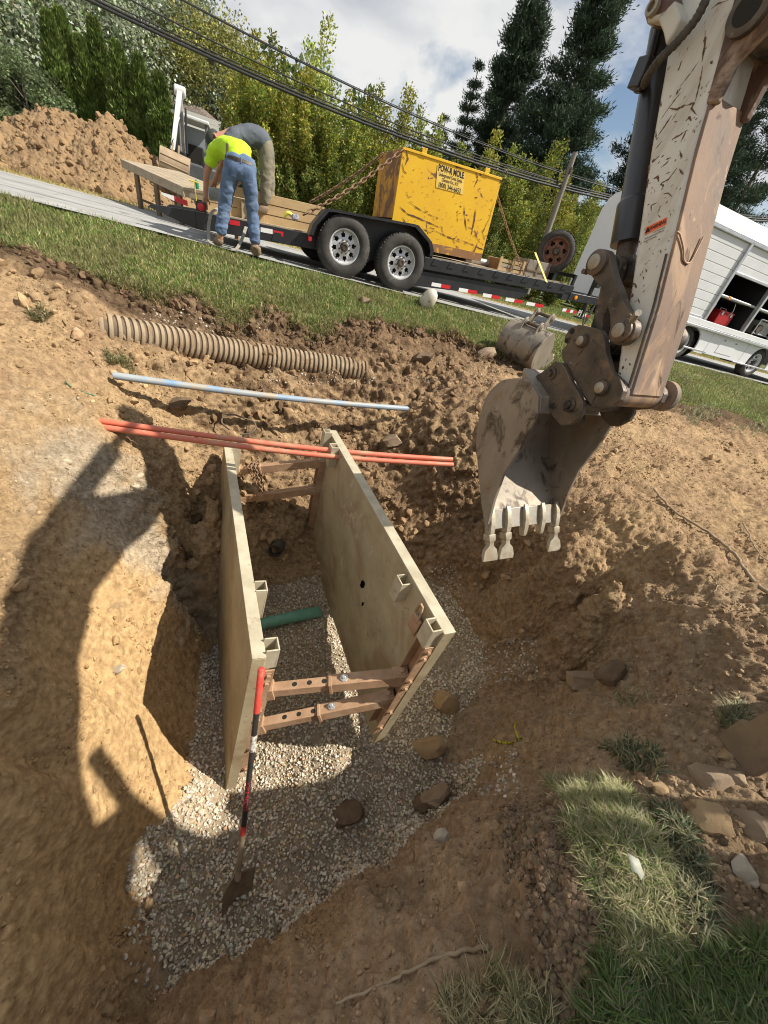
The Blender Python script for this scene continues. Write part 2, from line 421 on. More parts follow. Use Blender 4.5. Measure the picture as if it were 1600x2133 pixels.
dirt = np.zeros(len(GV)); dirt[near] = soft_poly(GV[near], DIRT, .05, 5.)
NG = vnormals(GV, GT)
q = GV[near]; nq = NG[near]
w = road_w(q[:, 0], q[:, 1])
d_ = dirt[near]
grav = soft_poly(q, GRAV, .04, 6.) & (q[:, 2] < -1.5)
steep = 1 - np.abs(nq[:, 2])
left_wall = sstep(-.5, -.9, q[:, 0]) * sstep(2.5, 1.4, q[:, 1]) * sstep(-.15, -.5, q[:, 2])
near_bank = sstep(.0, .2, q[:, 0]) * sstep(1.7, 1.2, q[:, 1]) * sstep(-1.85, -1.6, q[:, 2]) * sstep(-.12, -.3, q[:, 2])
rough_ = np.clip(1 - .82 * left_wall - .3 * near_bank, 0, 1)
big = fbm(q * 1.9, 4, .55)
mid = fbm(q * 6.5 + 9, 4, .6)
rid = fbm(q * 3.4 + 3, 4, .55, ridge=True)
fine = fbm(q * 21 + 5, 3, .6)
streak = fbm(q * np.array([3.5, 3.5, 16.]) + 2, 4)
amp = d_ * (~grav) * sstep(.0, -.25, w)
far_zone = sstep(3.0, 3.6, q[:, 1]) * sstep(-2.6, -1.9, q[:, 0]) * sstep(1.6, .8, q[:, 0]) * sstep(.5, .1, np.abs(q[:, 2] - .0) * .4)
crumb = fbm(q * 36 + 15, 2, .7)
disp = amp * rough_ * (.035 * big + .024 * mid + .016 * (rid - .3) + .014 * fine + .011 * crumb)
disp += amp * steep * rough_ * (.045 * np.abs(fbm(q * 4.2 + 70, 3)) + .026 * fbm(q * 11 + 20, 3))
groove = fbm(np.stack([q[:, 1] * 6.5 + .8 * q[:, 2], q[:, 2] * .35, q[:, 0] * .5], 1) + 5, 2); bb = q[:, 1] * 3.1 + .35 * q[:, 2] + .12 * fbm(q * 2 + 77, 2); bi = np.floor(bb).astype(int); br = np.random.default_rng(8).normal(size=64); cut = .016 * (br[bi % 64] + (br[(bi + 1) % 64] - br[bi % 64]) * sstep(.90, 1.0, bb - bi)); groove2 = fbm(np.stack([q[:, 1] * 19, q[:, 2] * .6, q[:, 0]], 1) + 9, 2)
disp += amp * (1 - rough_) * (cut + .004 * groove + .0012 * groove2 + .008 * fbm(q * 1.1 + 61, 2) + .0035 * crumb + .016 * np.maximum(fbm(q * 9 + 33, 3) - .3, 0) - .02 * np.maximum(fbm(q * 5 + 83, 3) - .45, 0))
disp += grav * (.02 * mid + .03 * big)
disp += amp * far_zone * (.06 * np.abs(fbm(q * 3.2 + 44, 3)) + .05 * fbm(q * 7.5 + 14, 3))
disp += (1 - d_) * sstep(.1, -.3, w) * (.02 * big + .008 * mid)
GV[near] = q + nq * disp[:, None]
NG = vnormals(GV, GT)
# colour of the soils
q = GV[near]; z = q[:, 2]
col = np.ones((len(GV), 3)) * np.array([.085, .115, .035])
tan = np.array([.43, .30, .165]); brown = np.array([.37, .25, .145]); top = np.array([.125, .083, .05]); ochre = np.array([.45, .30, .145]); grey = np.array([.43, .37, .28])
n1 = fbm(q * 1.1 + 8, 4); n2 = fbm(q * 4 + 1, 4)
def lerp(a, b, k): return a + (b - a) * np.clip(k, 0, 1)[:, None]
c = np.ones((len(q), 3)) * brown
c = lerp(c, tan, sstep(-.2, .5, n1 + .25 * n2) * .75)
c = lerp(c, tan, sstep(-.4, -1.3, q[:, 0]) * sstep(.3, -.1, z) * .9)
dl = np.full(len(q), 9.0)
LP = np.array(LIP)
for i in range(len(LP) - 1):
    a, b = LP[i], LP[i + 1]; ab = b - a
    k = np.clip(((q[:, :2] - a) @ ab) / (ab @ ab), 0, 1)
    dl = np.minimum(dl, np.linalg.norm(q[:, :2] - a - k[:, None] * ab, axis=1))
c = lerp(c, top, sstep(.7, .2, dl + .25 * n2) * sstep(-.25, .05, z) * .95)
c = lerp(c, ochre, left_wall * .8)
gp_ = onz(250, 1030, -.35); c = lerp(c, grey, sstep(.55, .15, np.hypot((q[:, 0] - gp_[0]) * .8, q[:, 1] - gp_[1]) + .25 * n2) * .75)
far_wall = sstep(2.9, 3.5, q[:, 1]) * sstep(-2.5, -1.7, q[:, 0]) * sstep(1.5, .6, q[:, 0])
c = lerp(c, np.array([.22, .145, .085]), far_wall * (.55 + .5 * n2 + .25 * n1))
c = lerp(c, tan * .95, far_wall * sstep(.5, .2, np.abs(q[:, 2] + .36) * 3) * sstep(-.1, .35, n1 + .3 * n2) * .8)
c = lerp(c, np.array([.38, .28, .18]), sstep(.0, .5, q[:, 0]) * sstep(2.6, 1.8, q[:, 1]) * (.6 + .4 * n2))
c = lerp(c, np.array([.26, .18, .11]), sstep(.1, .4, q[:, 0]) * sstep(1.6, 1.0, q[:, 1]) * sstep(.1, .5, n1 + .5 * n2) * .7)
c = lerp(c, np.array([.38, .32, .235]), grav.astype(float) * .8)
stp = 1 - np.abs(NG[near][:, 2]); c = lerp(c, np.array([.135, .088, .052]), far_wall * sstep(.35, .7, stp) * .75)  # far wall tinted darker where its face is steep
lawn = lerp(np.ones((len(q), 3)) * np.array([.10, .125, .04]), np.array([.20, .17, .085]), sstep(.0, .5, n1 + .4 * n2))
c = np.where(d_[:, None] > .5, c, lawn)
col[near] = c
far_l = ~near
col[far_l] = lerp(np.ones((far_l.sum(), 3)) * np.array([.095, .125, .04]), np.array([.16, .15, .07]), sstep(0, .5, fbm(GV[far_l] * .3, 3)))
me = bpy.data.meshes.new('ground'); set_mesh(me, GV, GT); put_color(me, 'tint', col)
rel = np.ones(len(GV)); rel[near] = 1 - .62 * np.clip(left_wall, 0, 1) - .25 * near_bank
put_color(me, 'relief', np.repeat(rel[:, None], 3, 1))
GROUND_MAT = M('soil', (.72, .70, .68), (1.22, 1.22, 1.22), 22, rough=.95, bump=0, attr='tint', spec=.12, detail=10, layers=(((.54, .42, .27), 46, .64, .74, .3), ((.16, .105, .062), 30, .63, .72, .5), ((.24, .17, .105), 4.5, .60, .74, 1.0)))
def soil_bump(m, parts, attr=None):
    nt = m.node_tree; N, L = nt.nodes, nt.links; b = N['Principled BSDF']; tc = N.new('ShaderNodeTexCoord'); prev = None
    for kind, sc, st, di in parts:
        if kind == 'v':
            n = N.new('ShaderNodeTexVoronoi'); n.inputs['Scale'].default_value = sc; n.inputs['Randomness'].default_value = 1; o = n.outputs['Distance']
        else:
            n = N.new('ShaderNodeTexNoise'); n.inputs['Scale'].default_value = sc; n.inputs['Detail'].default_value = 8; n.inputs['Roughness'].default_value = .65; o = n.outputs['Fac']
        L.new(tc.outputs['Object'], n.inputs['Vector'])
        bp = N.new('ShaderNodeBump'); bp.inputs['Strength'].default_value = st; bp.inputs['Distance'].default_value = di
        if kind == 'v': bp.invert = True
        L.new(o, bp.inputs['Height'])
        if attr:
            at = N.new('ShaderNodeVertexColor'); at.layer_name = attr; mu = N.new('ShaderNodeMath'); mu.operation = 'MULTIPLY'; mu.inputs[1].default_value = st
            L.new(at.outputs['Color'], mu.inputs[0]); L.new(mu.outputs[0], bp.inputs['Strength'])
        if prev: L.new(prev, bp.inputs['Normal'])
        prev = bp.outputs[0]
    L.new(prev, b.inputs['Normal'])
soil_bump(GROUND_MAT, (('n', 11, .8, .045), ('v', 42, .45, .02), ('n', 120, 1.0, .012)), 'relief')
ground = link('ground', me, GROUND_MAT, smooth=180)
tag(ground, kind='structure')
# point picking on the finished ground
_ta, _tb, _tc = GV[GT[:, 0]], GV[GT[:, 1]], GV[GT[:, 2]]
T_CEN = (_ta + _tb + _tc) / 3
T_N = np.cross(_tb - _ta, _tc - _ta); T_AREA = np.linalg.norm(T_N, axis=1) / 2; T_N /= np.maximum(T_AREA[:, None] * 2, 1e-12)
_vg = np.zeros(len(GV)); _vg[near] = grav; T_GRAV = _vg[GT].mean(1) > .5
T_DIRT = dirt[GT].mean(1) > .5
T_W = road_w(T_CEN[:, 0], T_CEN[:, 1])
def scatter(n, weight):
    p = T_AREA * weight; p = p / p.sum()
    k = RNG.choice(len(p), n, p=p)
    a, b = RNG.random((2, n)); s = a + b > 1; a[s] = 1 - a[s]; b[s] = 1 - b[s]
    return _ta[k] + a[:, None] * (_tb[k] - _ta[k]) + b[:, None] * (_tc[k] - _ta[k]), T_N[k]
from mathutils.bvhtree import BVHTree
_sel = np.where((np.abs(T_CEN[:, 0]) < 11) & (T_CEN[:, 1] > -5) & (T_CEN[:, 1] < 13))[0]
BVH = BVHTree.FromPolygons(GV.tolist(), GT[_sel].tolist())
def ground_at(x, y):
    h = BVH.ray_cast(Vector((float(x), float(y), 6)), Vector((0, 0, -1)))[0]
    return h.z if h else float(ground_z(np.array([x]), np.array([y]))[0])
def ground_px(u, v):
    """the ground seen at a point of the photograph"""
    r = nrm(ray(u, v))
    h, n, _, _ = BVH.ray_cast(Vector(CAM_LOC.tolist()), Vector(r.tolist()))
    return (np.array(h), np.array(n)) if h else (onz(u, v, 0), np.array([0, 0, 1.]))
# ================================================================== ROAD
def strip(name, mat, w0, w1, t0, t1, h, nt=60, nw=4, amp=0.0):
    V, F = [], []
    for i in range(nt + 1):
        for j in range(nw + 1):
            t = t0 + (t1 - t0) * i / nt
            e = 0
            if amp and j in (0, nw): e = amp * math.sin(i * 2.3) * math.cos(i * .9)
            p = rd(t, w0 + (w1 - w0) * j / nw + e, h); V.append(p)
    V = np.array(V)
    for i in range(nt):
        for j in range(nw):
            a = i * (nw + 1) + j; F.append((a, a + nw + 1, a + nw + 2, a + 1))
    me = bpy.data.meshes.new(name); set_mesh(me, V, None, F); o = link(name, me, mat, smooth=180)
    return tag(o, kind='structure')
ASPH = M('asphalt', (.27, .27, .26), (.36, .355, .34), 2.5, rough=.9, bump=.35, bscale=160, layers=(((.16, .16, .155), 1.1, .60, .68, 1.2), ((.42, .41, .39), .7, .62, .7)))
strip('road', ASPH, -.1, 4.6, -90, 120, 0, 120, 4, .03)
# dark tar lines sealed over cracks in the road
tar = MB(); TAR = M('tar', (.10, .10, .10), rough=.6)
for w0, t0, t1 in ((1.2, -14, 16), (2.6, -14, 10), (4.1, -14, 16)):
    A, B = [], []
    for i in range(61):
        t = t0 + (t1 - t0) * i / 60; w = w0 + .08 * math.sin(t * 1.7) + .05 * math.sin(t * 4.1)
        A.append(rd(t, w - .018, .004)); B.append(rd(t, w + .018, .004))
    tar.add(A + B, [(i, i + 1, 62 + i, 61 + i) for i in range(60)])
tag(tar.build('crack_sealant', TAR, smooth=180), kind='structure')
strip('verge', M('dry_verge', (.34, .26, .12), (.22, .21, .08), 5, rough=.95, bump=.6, bscale=40), 4.45, 5.6, -60, 90, -.006, 100, 3, .12)

# ================================================================== TRENCH SHIELD
ALU = M('dirty_aluminium', (.46, .39, .255), (.35, .29, .18), 3.0, rough=.62, metal=.15, bump=.12, bscale=30, spec=.4,
        layers=(((.30, .215, .125), 2.3, .50, .68, .8), ((.55, .52, .42), 7, .62, .74, 1.2), ((.17, .13, .085), 13, .64, .72, .8), ((.33, .235, .14), 24, .62, .70)))
ALU_E = M('aluminium_edge', (.54, .49, .36), (.42, .37, .26), 8.0, rough=.55, metal=.2, bump=.1, bscale=40, layers=(((.28, .21, .13), 9, .60, .74),))
RUSTY = M('rusty_steel', (.44, .28, .17), (.31, .185, .105), 9, rough=.8, bump=.25, bscale=60, layers=(((.44, .32, .21), 7, .56, .70), ((.12, .07, .045), 22, .68, .76)))
ZINC = M('zinc', (.6, .6, .58), (.45, .45, .43), 30, rough=.4, metal=.7)
DARK = M('dark_void', (.02, .018, .015), rough=.9)
CORN = [np.array(q) for q in ((-.501, 1.151, -.454), (-1.701, 3.275, -.488), (-.659, 3.534, -.179), (.541, 1.41, -.146))]
S_NL, S_FL, S_FR, S_NR = CORN
DN_L = np.array([-.135, -.165, -1.5]); DN_R = np.array([-.11, .08, -1.58])
sh = thing('trench_shield', (S_NL + S_NR + S_FL + S_FR) / 4 + np.array([0, 0, -1.6]), 'grey aluminium trench shield, two panels braced by rusty spreader bars in the pit', 'trench shield')
TH = .075
AX = nrm(S_FL - S_NL)                         # along the panels
XW = nrm(S_NR - S_NL)                         # across, left to right
def panel_frame(near, far, dn, inward):
    a = nrm(far - near); up = -nrm(dn); n = nrm(np.cross(a, up)); n = n if n @ inward > 0 else -n
    return a, up, n
FRM = {}
for key, near, far, dn, inw in (('L', S_NL, S_FL, DN_L, XW), ('R', S_NR, S_FR, DN_R, -XW)):
    a, up, n = panel_frame(near, far, dn, inw); FRM[key] = (near, a, up, n, np.linalg.norm(far - near), np.linalg.norm(dn))
    L_, H_ = np.linalg.norm(far - near), np.linalg.norm(dn)
    p = MB()
    # the panel: its skin leaves two torn holes on the right-hand side
    if key == 'L':
        p.hexa([near + dn, far + dn, far + dn + n * TH, near + dn + n * TH], [near, far, far + n * TH, near + n * TH])
        pl = p.build('panel', ALU, sh, bevel=.004)
    else:
        holes = [(.93, .66, .035, .05), (.83, .80, .014, .03)]
        def Q(s, d, k): return near + a * s + dn * (d / H_) + n * k
        ss = sorted({0, L_} | {h[0] - h[2] for h in holes} | {h[0] + h[2] for h in holes})
        dd = sorted({0, H_} | {h[1] - h[3] for h in holes} | {h[1] + h[3] for h in holes})
        for i in range(len(ss) - 1):
            for j in range(len(dd) - 1):
                mid_ = ((ss[i] + ss[i + 1]) / 2, (dd[j] + dd[j + 1]) / 2)
                if any(abs(mid_[0] - h[0]) < h[2] and abs(mid_[1] - h[1]) < h[3] for h in holes):
                    hh = [h for h in holes if abs(mid_[0] - h[0]) < h[2]][0]
                    # ragged corner flap left inside the opening
                    c0 = Q(ss[i], dd[j + 1], TH); p.add([c0, Q(ss[i] + hh[2] * 1.1, dd[j + 1], TH), Q(ss[i], dd[j + 1] - hh[3] * .9, TH - .004)], [(0, 1, 2)])
                    p.add([Q(ss[i + 1], dd[j], TH), Q(ss[i + 1] - hh[2] * .9, dd[j], TH - .004), Q(ss[i + 1], dd[j] + hh[3] * .7, TH)], [(0, 1, 2)])
                    continue
                p.add([Q(ss[i], dd[j], TH), Q(ss[i + 1], dd[j], TH), Q(ss[i + 1], dd[j + 1], TH), Q(ss[i], dd[j + 1], TH)], [(0, 1, 2, 3)])
        B = [Q(0, 0, 0), Q(L_, 0, 0), Q(L_, H_, 0), Q(0, H_, 0)]; T = [Q(0, 0, TH), Q(L_, 0, TH), Q(L_, H_, TH), Q(0, H_, TH)]
        p.add(B, [(0, 1, 2, 3)])
        for i in range(4): p.add([B[i], B[(i + 1) % 4], T[(i + 1) % 4], T[i]], [(0, 1, 2, 3)])
        pl = p.build('panel', ALU, sh)
    # capping strip on the top edge
    cap = MB(); cap.hexa([near + n * -.002 + up * .001, far + n * -.002 + up * .001, far + n * (TH + .002) + up * .001, near + n * (TH + .002) + up * .001],
                         [near + up * .009, far + up * .009, far + n * TH + up * .009, near + n * TH + up * .009])
    cap.build('top_cap', ALU_E, pl, bevel=.002)
# scraped, rusty patch on the inside of the right-hand panel: a few thin scabs of old paint
near, a, up, n, L_, H_ = FRM['R']
sc = MB()
for k in range(70):
    s = 1.42 + RNG.normal() * .13; d = .33 + .35 * (1.42 - s) * -1 + RNG.normal() * .09; l = .012 + .03 * RNG.random(); an = 1.0 + RNG.normal() * .5
    c = near + a * s - up * d + n * (TH + .0012); e1 = math.cos(an) * a + math.sin(an) * up; e2 = np.cross(n, e1)
    sc.add([c - e1 * l, c + e2 * l * .22, c + e1 * l, c - e2 * l * .22 + e1 * l * .2], [(0, 1, 2, 3)])
sc.build('scraped_patch', M('old_paint', (.62, .50, .36), (.5, .34, .2), 30, rough=.9), sh)['kind'] = 'stuff'
# sockets (collars) welded on the inner faces
def socket(key, s, d0, d1, w=.09, dep=.075):
    near, a, up, n, L_, H_ = FRM[key]
    m = MB(); t = .009
    o = near + a * s + n * TH
    for (c, sz) in ((n * (dep - t / 2), (w, t)), (a * (w / 2 - t / 2) + n * (dep / 2 - t / 2), (t, dep - t)), (-a * (w / 2 - t / 2) + n * (dep / 2 - t / 2), (t, dep - t))):
        cc = o + c - up * ((d0 + d1) / 2)
        m.box(cc, (sz[0], d1 - d0, sz[1]), (a, up, n))
    return m.build('socket', ALU_E, sh, bevel=.002)
socket('L', .06, -.035, .12); socket('L', .52, -.02, .24); socket('R', .06, -.03, .14); socket('R', .44, .02, .2)
socket('L', 2.36, -.04, .25); socket('R', 2.36, -.04, .3); socket('R', 2.1, -.02, .2)
# end posts (rusty channels) with bolts
def bolt(m, c, ax, r=.014, h=.012):
    m.lathe([(r * 1.7, 0), (r * 1.7, .004)], c, ax, 14); m.lathe([(r, .004), (r, .004 + h), (r * .8, .006 + h)], c, ax, 6)
POST = {}
for key in 'LR':
    near, a, up, n, L_, H_ = FRM[key]
    for s, nm in ((.055, 'near'), (L_ - .06, 'far')):
        m = MB(); t = .008; d0, d1 = (.13, H_ * .86)
        o = near + a * s + n * TH
        m.box(o + n * .004 - up * (d0 + d1) / 2, (.085, d1 - d0, t), (a, up, n))
        for sg in (-1, 1): m.box(o + a * sg * .0465 + n * .034 - up * (d0 + d1) / 2, (.008, d1 - d0, .068), (a, up, n))
        po = m.build('end_post', RUSTY, sh, bevel=.0015)
        if nm == 'near':
            for dd in (.17, .245, .52, .62, .98, 1.25):
                b = MB(); bolt(b, o - a * .0507 + n * .035 - up * dd, -a); b.build('bolt', RUSTY, po, smooth=30)
        POST[key, nm] = o
# spreader bars: outer sleeve, inner tube with pin holes, end pins
def spreader(nm, dl, dr, dirty=False, split=.46):
    nl, al, ul, n_l, Ll, Hl = FRM['L']; nr, ar, ur, n_r, Lr, Hr = FRM['R']
    A = POST['L', nm] - ul * dl + n_l * .03; B = POST['R', nm] - ur * dr + n_r * .03
    x = nrm(B - A); z = nrm(ul - ul.dot(x) * x); y = np.cross(z, x); L = np.linalg.norm(B - A)
    S = .078
    root = MB(); Lo = L * split
    # inner (left) tube
    root.box(A + x * (Lo / 2 + .02), (Lo - .04, S - .014, S - .014), (x, y, z))
    bar = root.build('spreader_bar', RUSTY, sh, bevel=.004)
    sl = MB(); sl.box(A + x * (Lo + (L - Lo) / 2 - .02), (L - Lo - .04, S, S), (x, y, z)); sl.box(A + x * (Lo + .012), (.022, S + .014, S + .014), (x, y, z))
    sl.build('outer_sleeve', RUSTY, bar, bevel=.004)
    for q in (0.035, L - .035):
        cl = MB(); cl.box(A + x * q, (.10, S + .004, S + .02), (x, y, z)); cl.build('clevis', RUSTY, bar, bevel=.004)
        bb = MB(); bolt(bb, A + x * (q + .01) + z * (S / 2 + .0105), z, .02, .016); bb.build('clevis_pin', RUSTY, bar, smooth=30)
    if not dirty:
        for q in (.21, .30, .39):
            if q * L / .9 < Lo - .02:
                h = MB(); h.cyl(A + x * q * L / .9 + z * (S / 2 - .0072), A + x * q * L / .9 + z * (S / 2 - .0064), .016, 18); h.build('pin_hole', DARK, bar)
        b = MB(); c = A + x * (Lo + .1) + z * (S / 2 + .0005); b.lathe([(.026, 0), (.026, .004)], c, z, 18); bolt(b, c + z * .004, z, .014, .016)
        b.build('keeper_bolt', ZINC, bar, smooth=30)
    return bar, A, x, y, z, L
spreader('near', .40, .55); spreader('near', .80, .86)
_, fA, fx, fy, fz, fL = spreader('far', .26, .34, True, .3)
spreader('far', .62, .70, True, .3)
# lifting eye lug on the right-hand panel by the near socket
near, a, up, n, L_, H_ = FRM['R']
lug = MB(); c = near + a * .19 + n * (TH + .03) - up * .07
lug.tube([c - up * .07 - a * .01, c + up * .03 + n * .004, c + up * .062 + a * .014, c + up * .066 + a * .034, c + up * .04 + a * .046, c - up * .02 + a * .05], .0085, 8)
lug.box(c - up * .1 + a * .01, (.09, .14, .012), (a, up, n))
lug.build('lifting_lug', RUSTY, sh, bevel=.002)

# ================================================================== PIPES IN THE PIT
ORANGE = M('orange_duct', (.66, .15, .085), (.55, .18, .115), 6, rough=.45, bump=.05, layers=(((.45, .27, .17), 4, .50, .68, .5), ((.40, .29, .19), 17, .62, .72)))
A = onz(232, 882, -.1); B = onz(922, 954, -.2)
for k, (off, dz, la) in enumerate((((0, 0, 0), 0, 'upper orange plastic duct bridging the pit above the trench shield'), ((0.03, -.048, -.03), -.02, 'lower orange plastic duct bridging the pit, nearer the camera'))):
    a_ = A + np.array(off) + np.array([-.22, -.08, .03]) * (.7 + .3 * k); b_ = B + np.array([.10, .03, -.0]) + np.array(off) * .7
    P = [a_ + (b_ - a_) * s + np.array([0, 0, -.05 * math.sin(math.pi * s) + dz * s]) + np.array([0.0, .01 * math.sin(5 * s + k), 0]) for s in np.linspace(0, 1, 25)]
    o = MB().tube(P, .0235, 14).solo('orange_duct', ORANGE, P[0], la, 'duct', 'orange ducts across the pit', smooth=60)
BLUE = M('blue_pipe', (.34, .36, .35), (.15, .28, .44), 3.0, rough=.5, bump=.1, stretch=(1, 1, 1), layers=(((.36, .31, .23), 4, .44, .62, .6),))
A = ray(235, 782); A = CAM_LOC + A * (2.98 / A[1]); B = ray(832, 850); B = CAM_LOC + B * (4.62 / B[1])
P = [A + (B - A) * s + np.array([0, 0, -.03 * math.sin(math.pi * s)]) for s in np.linspace(0.0, 1.04, 14)]
MB().tube(P, .031, 14).solo('water_pipe', BLUE, P[0], 'blue and grey water pipe crossing the pit below the corrugated drain', 'pipe', smooth=60)
# corrugated drain pipe
DRAIN = M('muddy_plastic', (.36, .285, .19), (.28, .215, .14), 5, rough=.9, bump=.4, bscale=40, layers=(((.21, .14, .08), 3.5, .48, .62, .8),))
DRAIN2 = M('muddy_groove', (.17, .125, .08), (.12, .09, .06), 5, rough=.9)
pts = [(205, 684, 3.38), (255, 692, 3.50), (400, 718, 3.97), (560, 745, 4.54), (740, 770, 5.10), (762, 773, 5.17)]
CP = np.array([CAM_LOC + ray(u, v) * (y / ray(u, v)[1]) for u, v, y in pts])
def catmull(P, n):
    P = np.asarray(P); out = []; Q = np.vstack([2 * P[0] - P[1], P, 2 * P[-1] - P[-2]])
    for i in range(len(P) - 1):
        p0, p1, p2, p3 = Q[i:i + 4]
        for t in np.linspace(0, 1, n, endpoint=False):
            out.append(.5 * ((2 * p1) + (-p0 + p2) * t + (2 * p0 - 5 * p1 + 4 * p2 - p3) * t * t + (-p0 + 3 * p1 - 3 * p2 + p3) * t ** 3))
    return np.array(out + [P[-1]])
CL = catmull(CP, 40)
cum = np.concatenate([[0], np.cumsum(np.linalg.norm(np.diff(CL, axis=0), axis=1))])
def along(s): return np.array([np.interp(s, cum, CL[:, k]) for k in range(3)])
dr = thing('corrugated_pipe', CP[0], 'muddy ribbed drain pipe half buried in the bank under the lawn edge', 'drain pipe')
MB().tube([along(s) for s in np.linspace(0, cum[-1], 60)], .122, 20).build('pipe_wall', DRAIN2, dr, smooth=60)
npitch = int(cum[-1] / .056)
for k in range(npitch):
    s0 = (k + .5) * cum[-1] / npitch; x = nrm(along(s0 + .01) - along(s0 - .01)); hw = .0185
    MB().lathe([(.12, -hw), (.139, -hw + .004), (.142, 0), (.139, hw - .004), (.12, hw)], along(s0), x, 20, cap=False).build('rib', DRAIN, dr, smooth=50)
# green sewer pipe across the bottom and the open black pipe stub
GREEN = M('green_sewer_pipe', (.17, .40, .30), (.12, .32, .24), 8, rough=.6, layers=(((.27, .21, .14), 10, .56, .68),))
A = onz(560, 1296, -1.81); B = onz(662, 1274, -1.81)
MB().tube([A - (B - A) * .3 - np.array([0, 0, .03]), A, B, B - np.array([0, 0, .03])], .058, 16).solo('sewer_pipe', GREEN, A, 'green sewer pipe showing through the gravel between the shield panels', 'pipe', smooth=60)
c = onz(576, 1143, -1.5); ax = nrm([.05, -.82, .22])
bp = thing('pipe_stub', c, 'open black pipe end sticking out of the dirt face behind the trench shield', 'pipe')
MB().lathe([(.075, -.5), (.075, .06), (.064, .06), (.064, -.4)], c, ax, 22, cap=False).build('pipe_wall', M('grey_pipe', (.10, .085, .07), (.06, .05, .04), 8, rough=.7), bp, smooth=50)
MB().cyl(c - ax * .30, c - ax * .29, .064, 20).build('pipe_inside', DARK, bp)
# coil of old cable behind the left panel
CABLE = M('old_cable', (.10, .08, .06), (.16, .12, .08), 20, rough=.8)
cpt = [(478, 895, -.42), (462, 880, -.38), (468, 866, -.33), (488, 864, -.33), (505, 870, -.36), (528, 878, -.4), (532, 892, -.44), (520, 903, -.48), (500, 905, -.5)]
CC = catmull([onz(*p) for p in cpt], 6)
MB().tube(CC, .009, 8).solo('cable', CABLE, CC[0], 'loop of dark cable sticking out of the dirt behind the left shield panel', 'cable', smooth=80)
# rusty chain hanging over the far spreader
def chain_links(P, size, wire, name, mat, parent):
    P = np.asarray(P); cum = np.concatenate([[0], np.cumsum(np.linalg.norm(np.diff(P, axis=0), axis=1))]); pitch = size * 1.35
    n = int(cum[-1] / pitch); base = None
    for k in range(n):
        s = (k + .5) * pitch; c = np.array([np.interp(s, cum, P[:, j]) for j in range(3)]); c2 = np.array([np.interp(s + .01, cum, P[:, j]) for j in range(3)])
        x = nrm(c2 - c + 1e-9); y = np.cross(x, [.3, .4, .86]); y = nrm(y); z = np.cross(x, y)
        if k % 2: y, z = z, -y
        if base is None:
            loop = []
            for a in np.arange(12) * math.pi / 6:
                px, py = math.cos(a), math.sin(a); loop.append((px * .42 * size + math.copysign(.42 * size, px) * (abs(px) > .3), py * .42 * size))
            V, F = [], []; nl = 6
            for i in range(12):
                q0 = np.array([*loop[i], 0]); tdir = nrm(np.array([*loop[(i + 1) % 12], 0]) - np.array([*loop[i - 1], 0])); nn = np.array([tdir[1], -tdir[0], 0])
                for j in range(nl): V.append(q0 + wire * (math.cos(j * math.pi / 3) * nn + math.sin(j * math.pi / 3) * np.array([0, 0, 1])))
            for i in range(12):
                for j in range(nl): F.append((i * nl + j, i * nl + (j + 1) % nl, ((i + 1) % 12) * nl + (j + 1) % nl, ((i + 1) % 12) * nl + j))
            base = bpy.data.meshes.new('link'); base.from_pydata([list(map(float, v)) for v in V], [], F); base.materials.append(mat)
            base.polygons.foreach_set('use_smooth', np.ones(len(F), bool))
        o = bpy.data.objects.new('link', base); COL.objects.link(o); o.parent = parent
        mt = np.eye(4); mt[:3, 0] = x; mt[:3, 1] = y; mt[:3, 2] = z; mt[:3, 3] = c - ROOT[parent]
        o.matrix_local = Matrix(mt.tolist())
CHAIN = M('chain_rust', (.20, .12, .07), (.30, .19, .11), 30, rough=.85)
q = fA + fx * .2 + fz * .05
ch = thing('chain', q, 'tangled rusty chain hung over the far upper spreader bar', 'chain')
for k in range(3):
    s = q + fx * (.03 * k - .01)
    chain_links([s - fy * .06 * (1 if k % 2 else .8) + fz * -.10 - fz * .1 * k, s - fy * .05 + fz * .0, s + fz * .012, s + fy * .055 + fx * .01, s + fy * .065 - fz * .2 - fz * .12 * k + fx * (.03 - .03 * k)], .032, .006, 'link', CHAIN, ch)

# ================================================================== SHOVEL
T = atd(545, 1392, 1.98); Bp = onz(495, 1830, -1.72)
sx = nrm(Bp - T); LS = np.linalg.norm(Bp - T)
shv = thing('shovel', T, 'long black shovel with red grip standing in the gravel against the left panel end', 'shovel')
def hp(f): return T + sx * LS * f
px_ = lambda v: (v - 1392) / (1830 - 1392)
# picture fractions -> distance along the handle (perspective)
def frac(v):
    lo, hi = 0., 1.
    for _ in range(40):
        m_ = (lo + hi) / 2; p = CAM_R.T @ (hp(m_) - CAM_LOC); vv = CYP - FOCAL * p[1] / -p[2]
        lo, hi = (m_, hi) if vv < v else (lo, m_)
    return lo
RED = M('red_grip', (.62, .055, .04), (.55, .09, .06), 14, rough=.5, layers=(((.45, .30, .2), 9, .58, .72),))
BLK = M('black_fibreglass', (.025, .025, .026), (.045, .042, .04), 16, rough=.4, layers=(((.34, .27, .18), 12, .62, .74),))
SOCK = M('dusty_socket', (.40, .31, .20), (.25, .18, .11), 10, rough=.7, layers=(((.1, .07, .05), 14, .62, .7),))
f1, f2, f3, f4, f5 = frac(1483), frac(1530), frac(1563), frac(1718), frac(1737)
MB().tube([hp(0) - sx * .0, hp(.004), hp(f1)], [.014, .0185, .0175], 14).build('grip', RED, shv, smooth=60)
MB().tube([hp(f1), hp(f5)], .0155, 14).build('handle', BLK, shv, smooth=60)
MB().tube([hp(f2), hp(f3)], .0160, 14).build('white_label', M('scuffed_label', (.65, .62, .56), (.2, .18, .15), 40, rough=.6, lo=.45, hi=.6), shv, smooth=60)
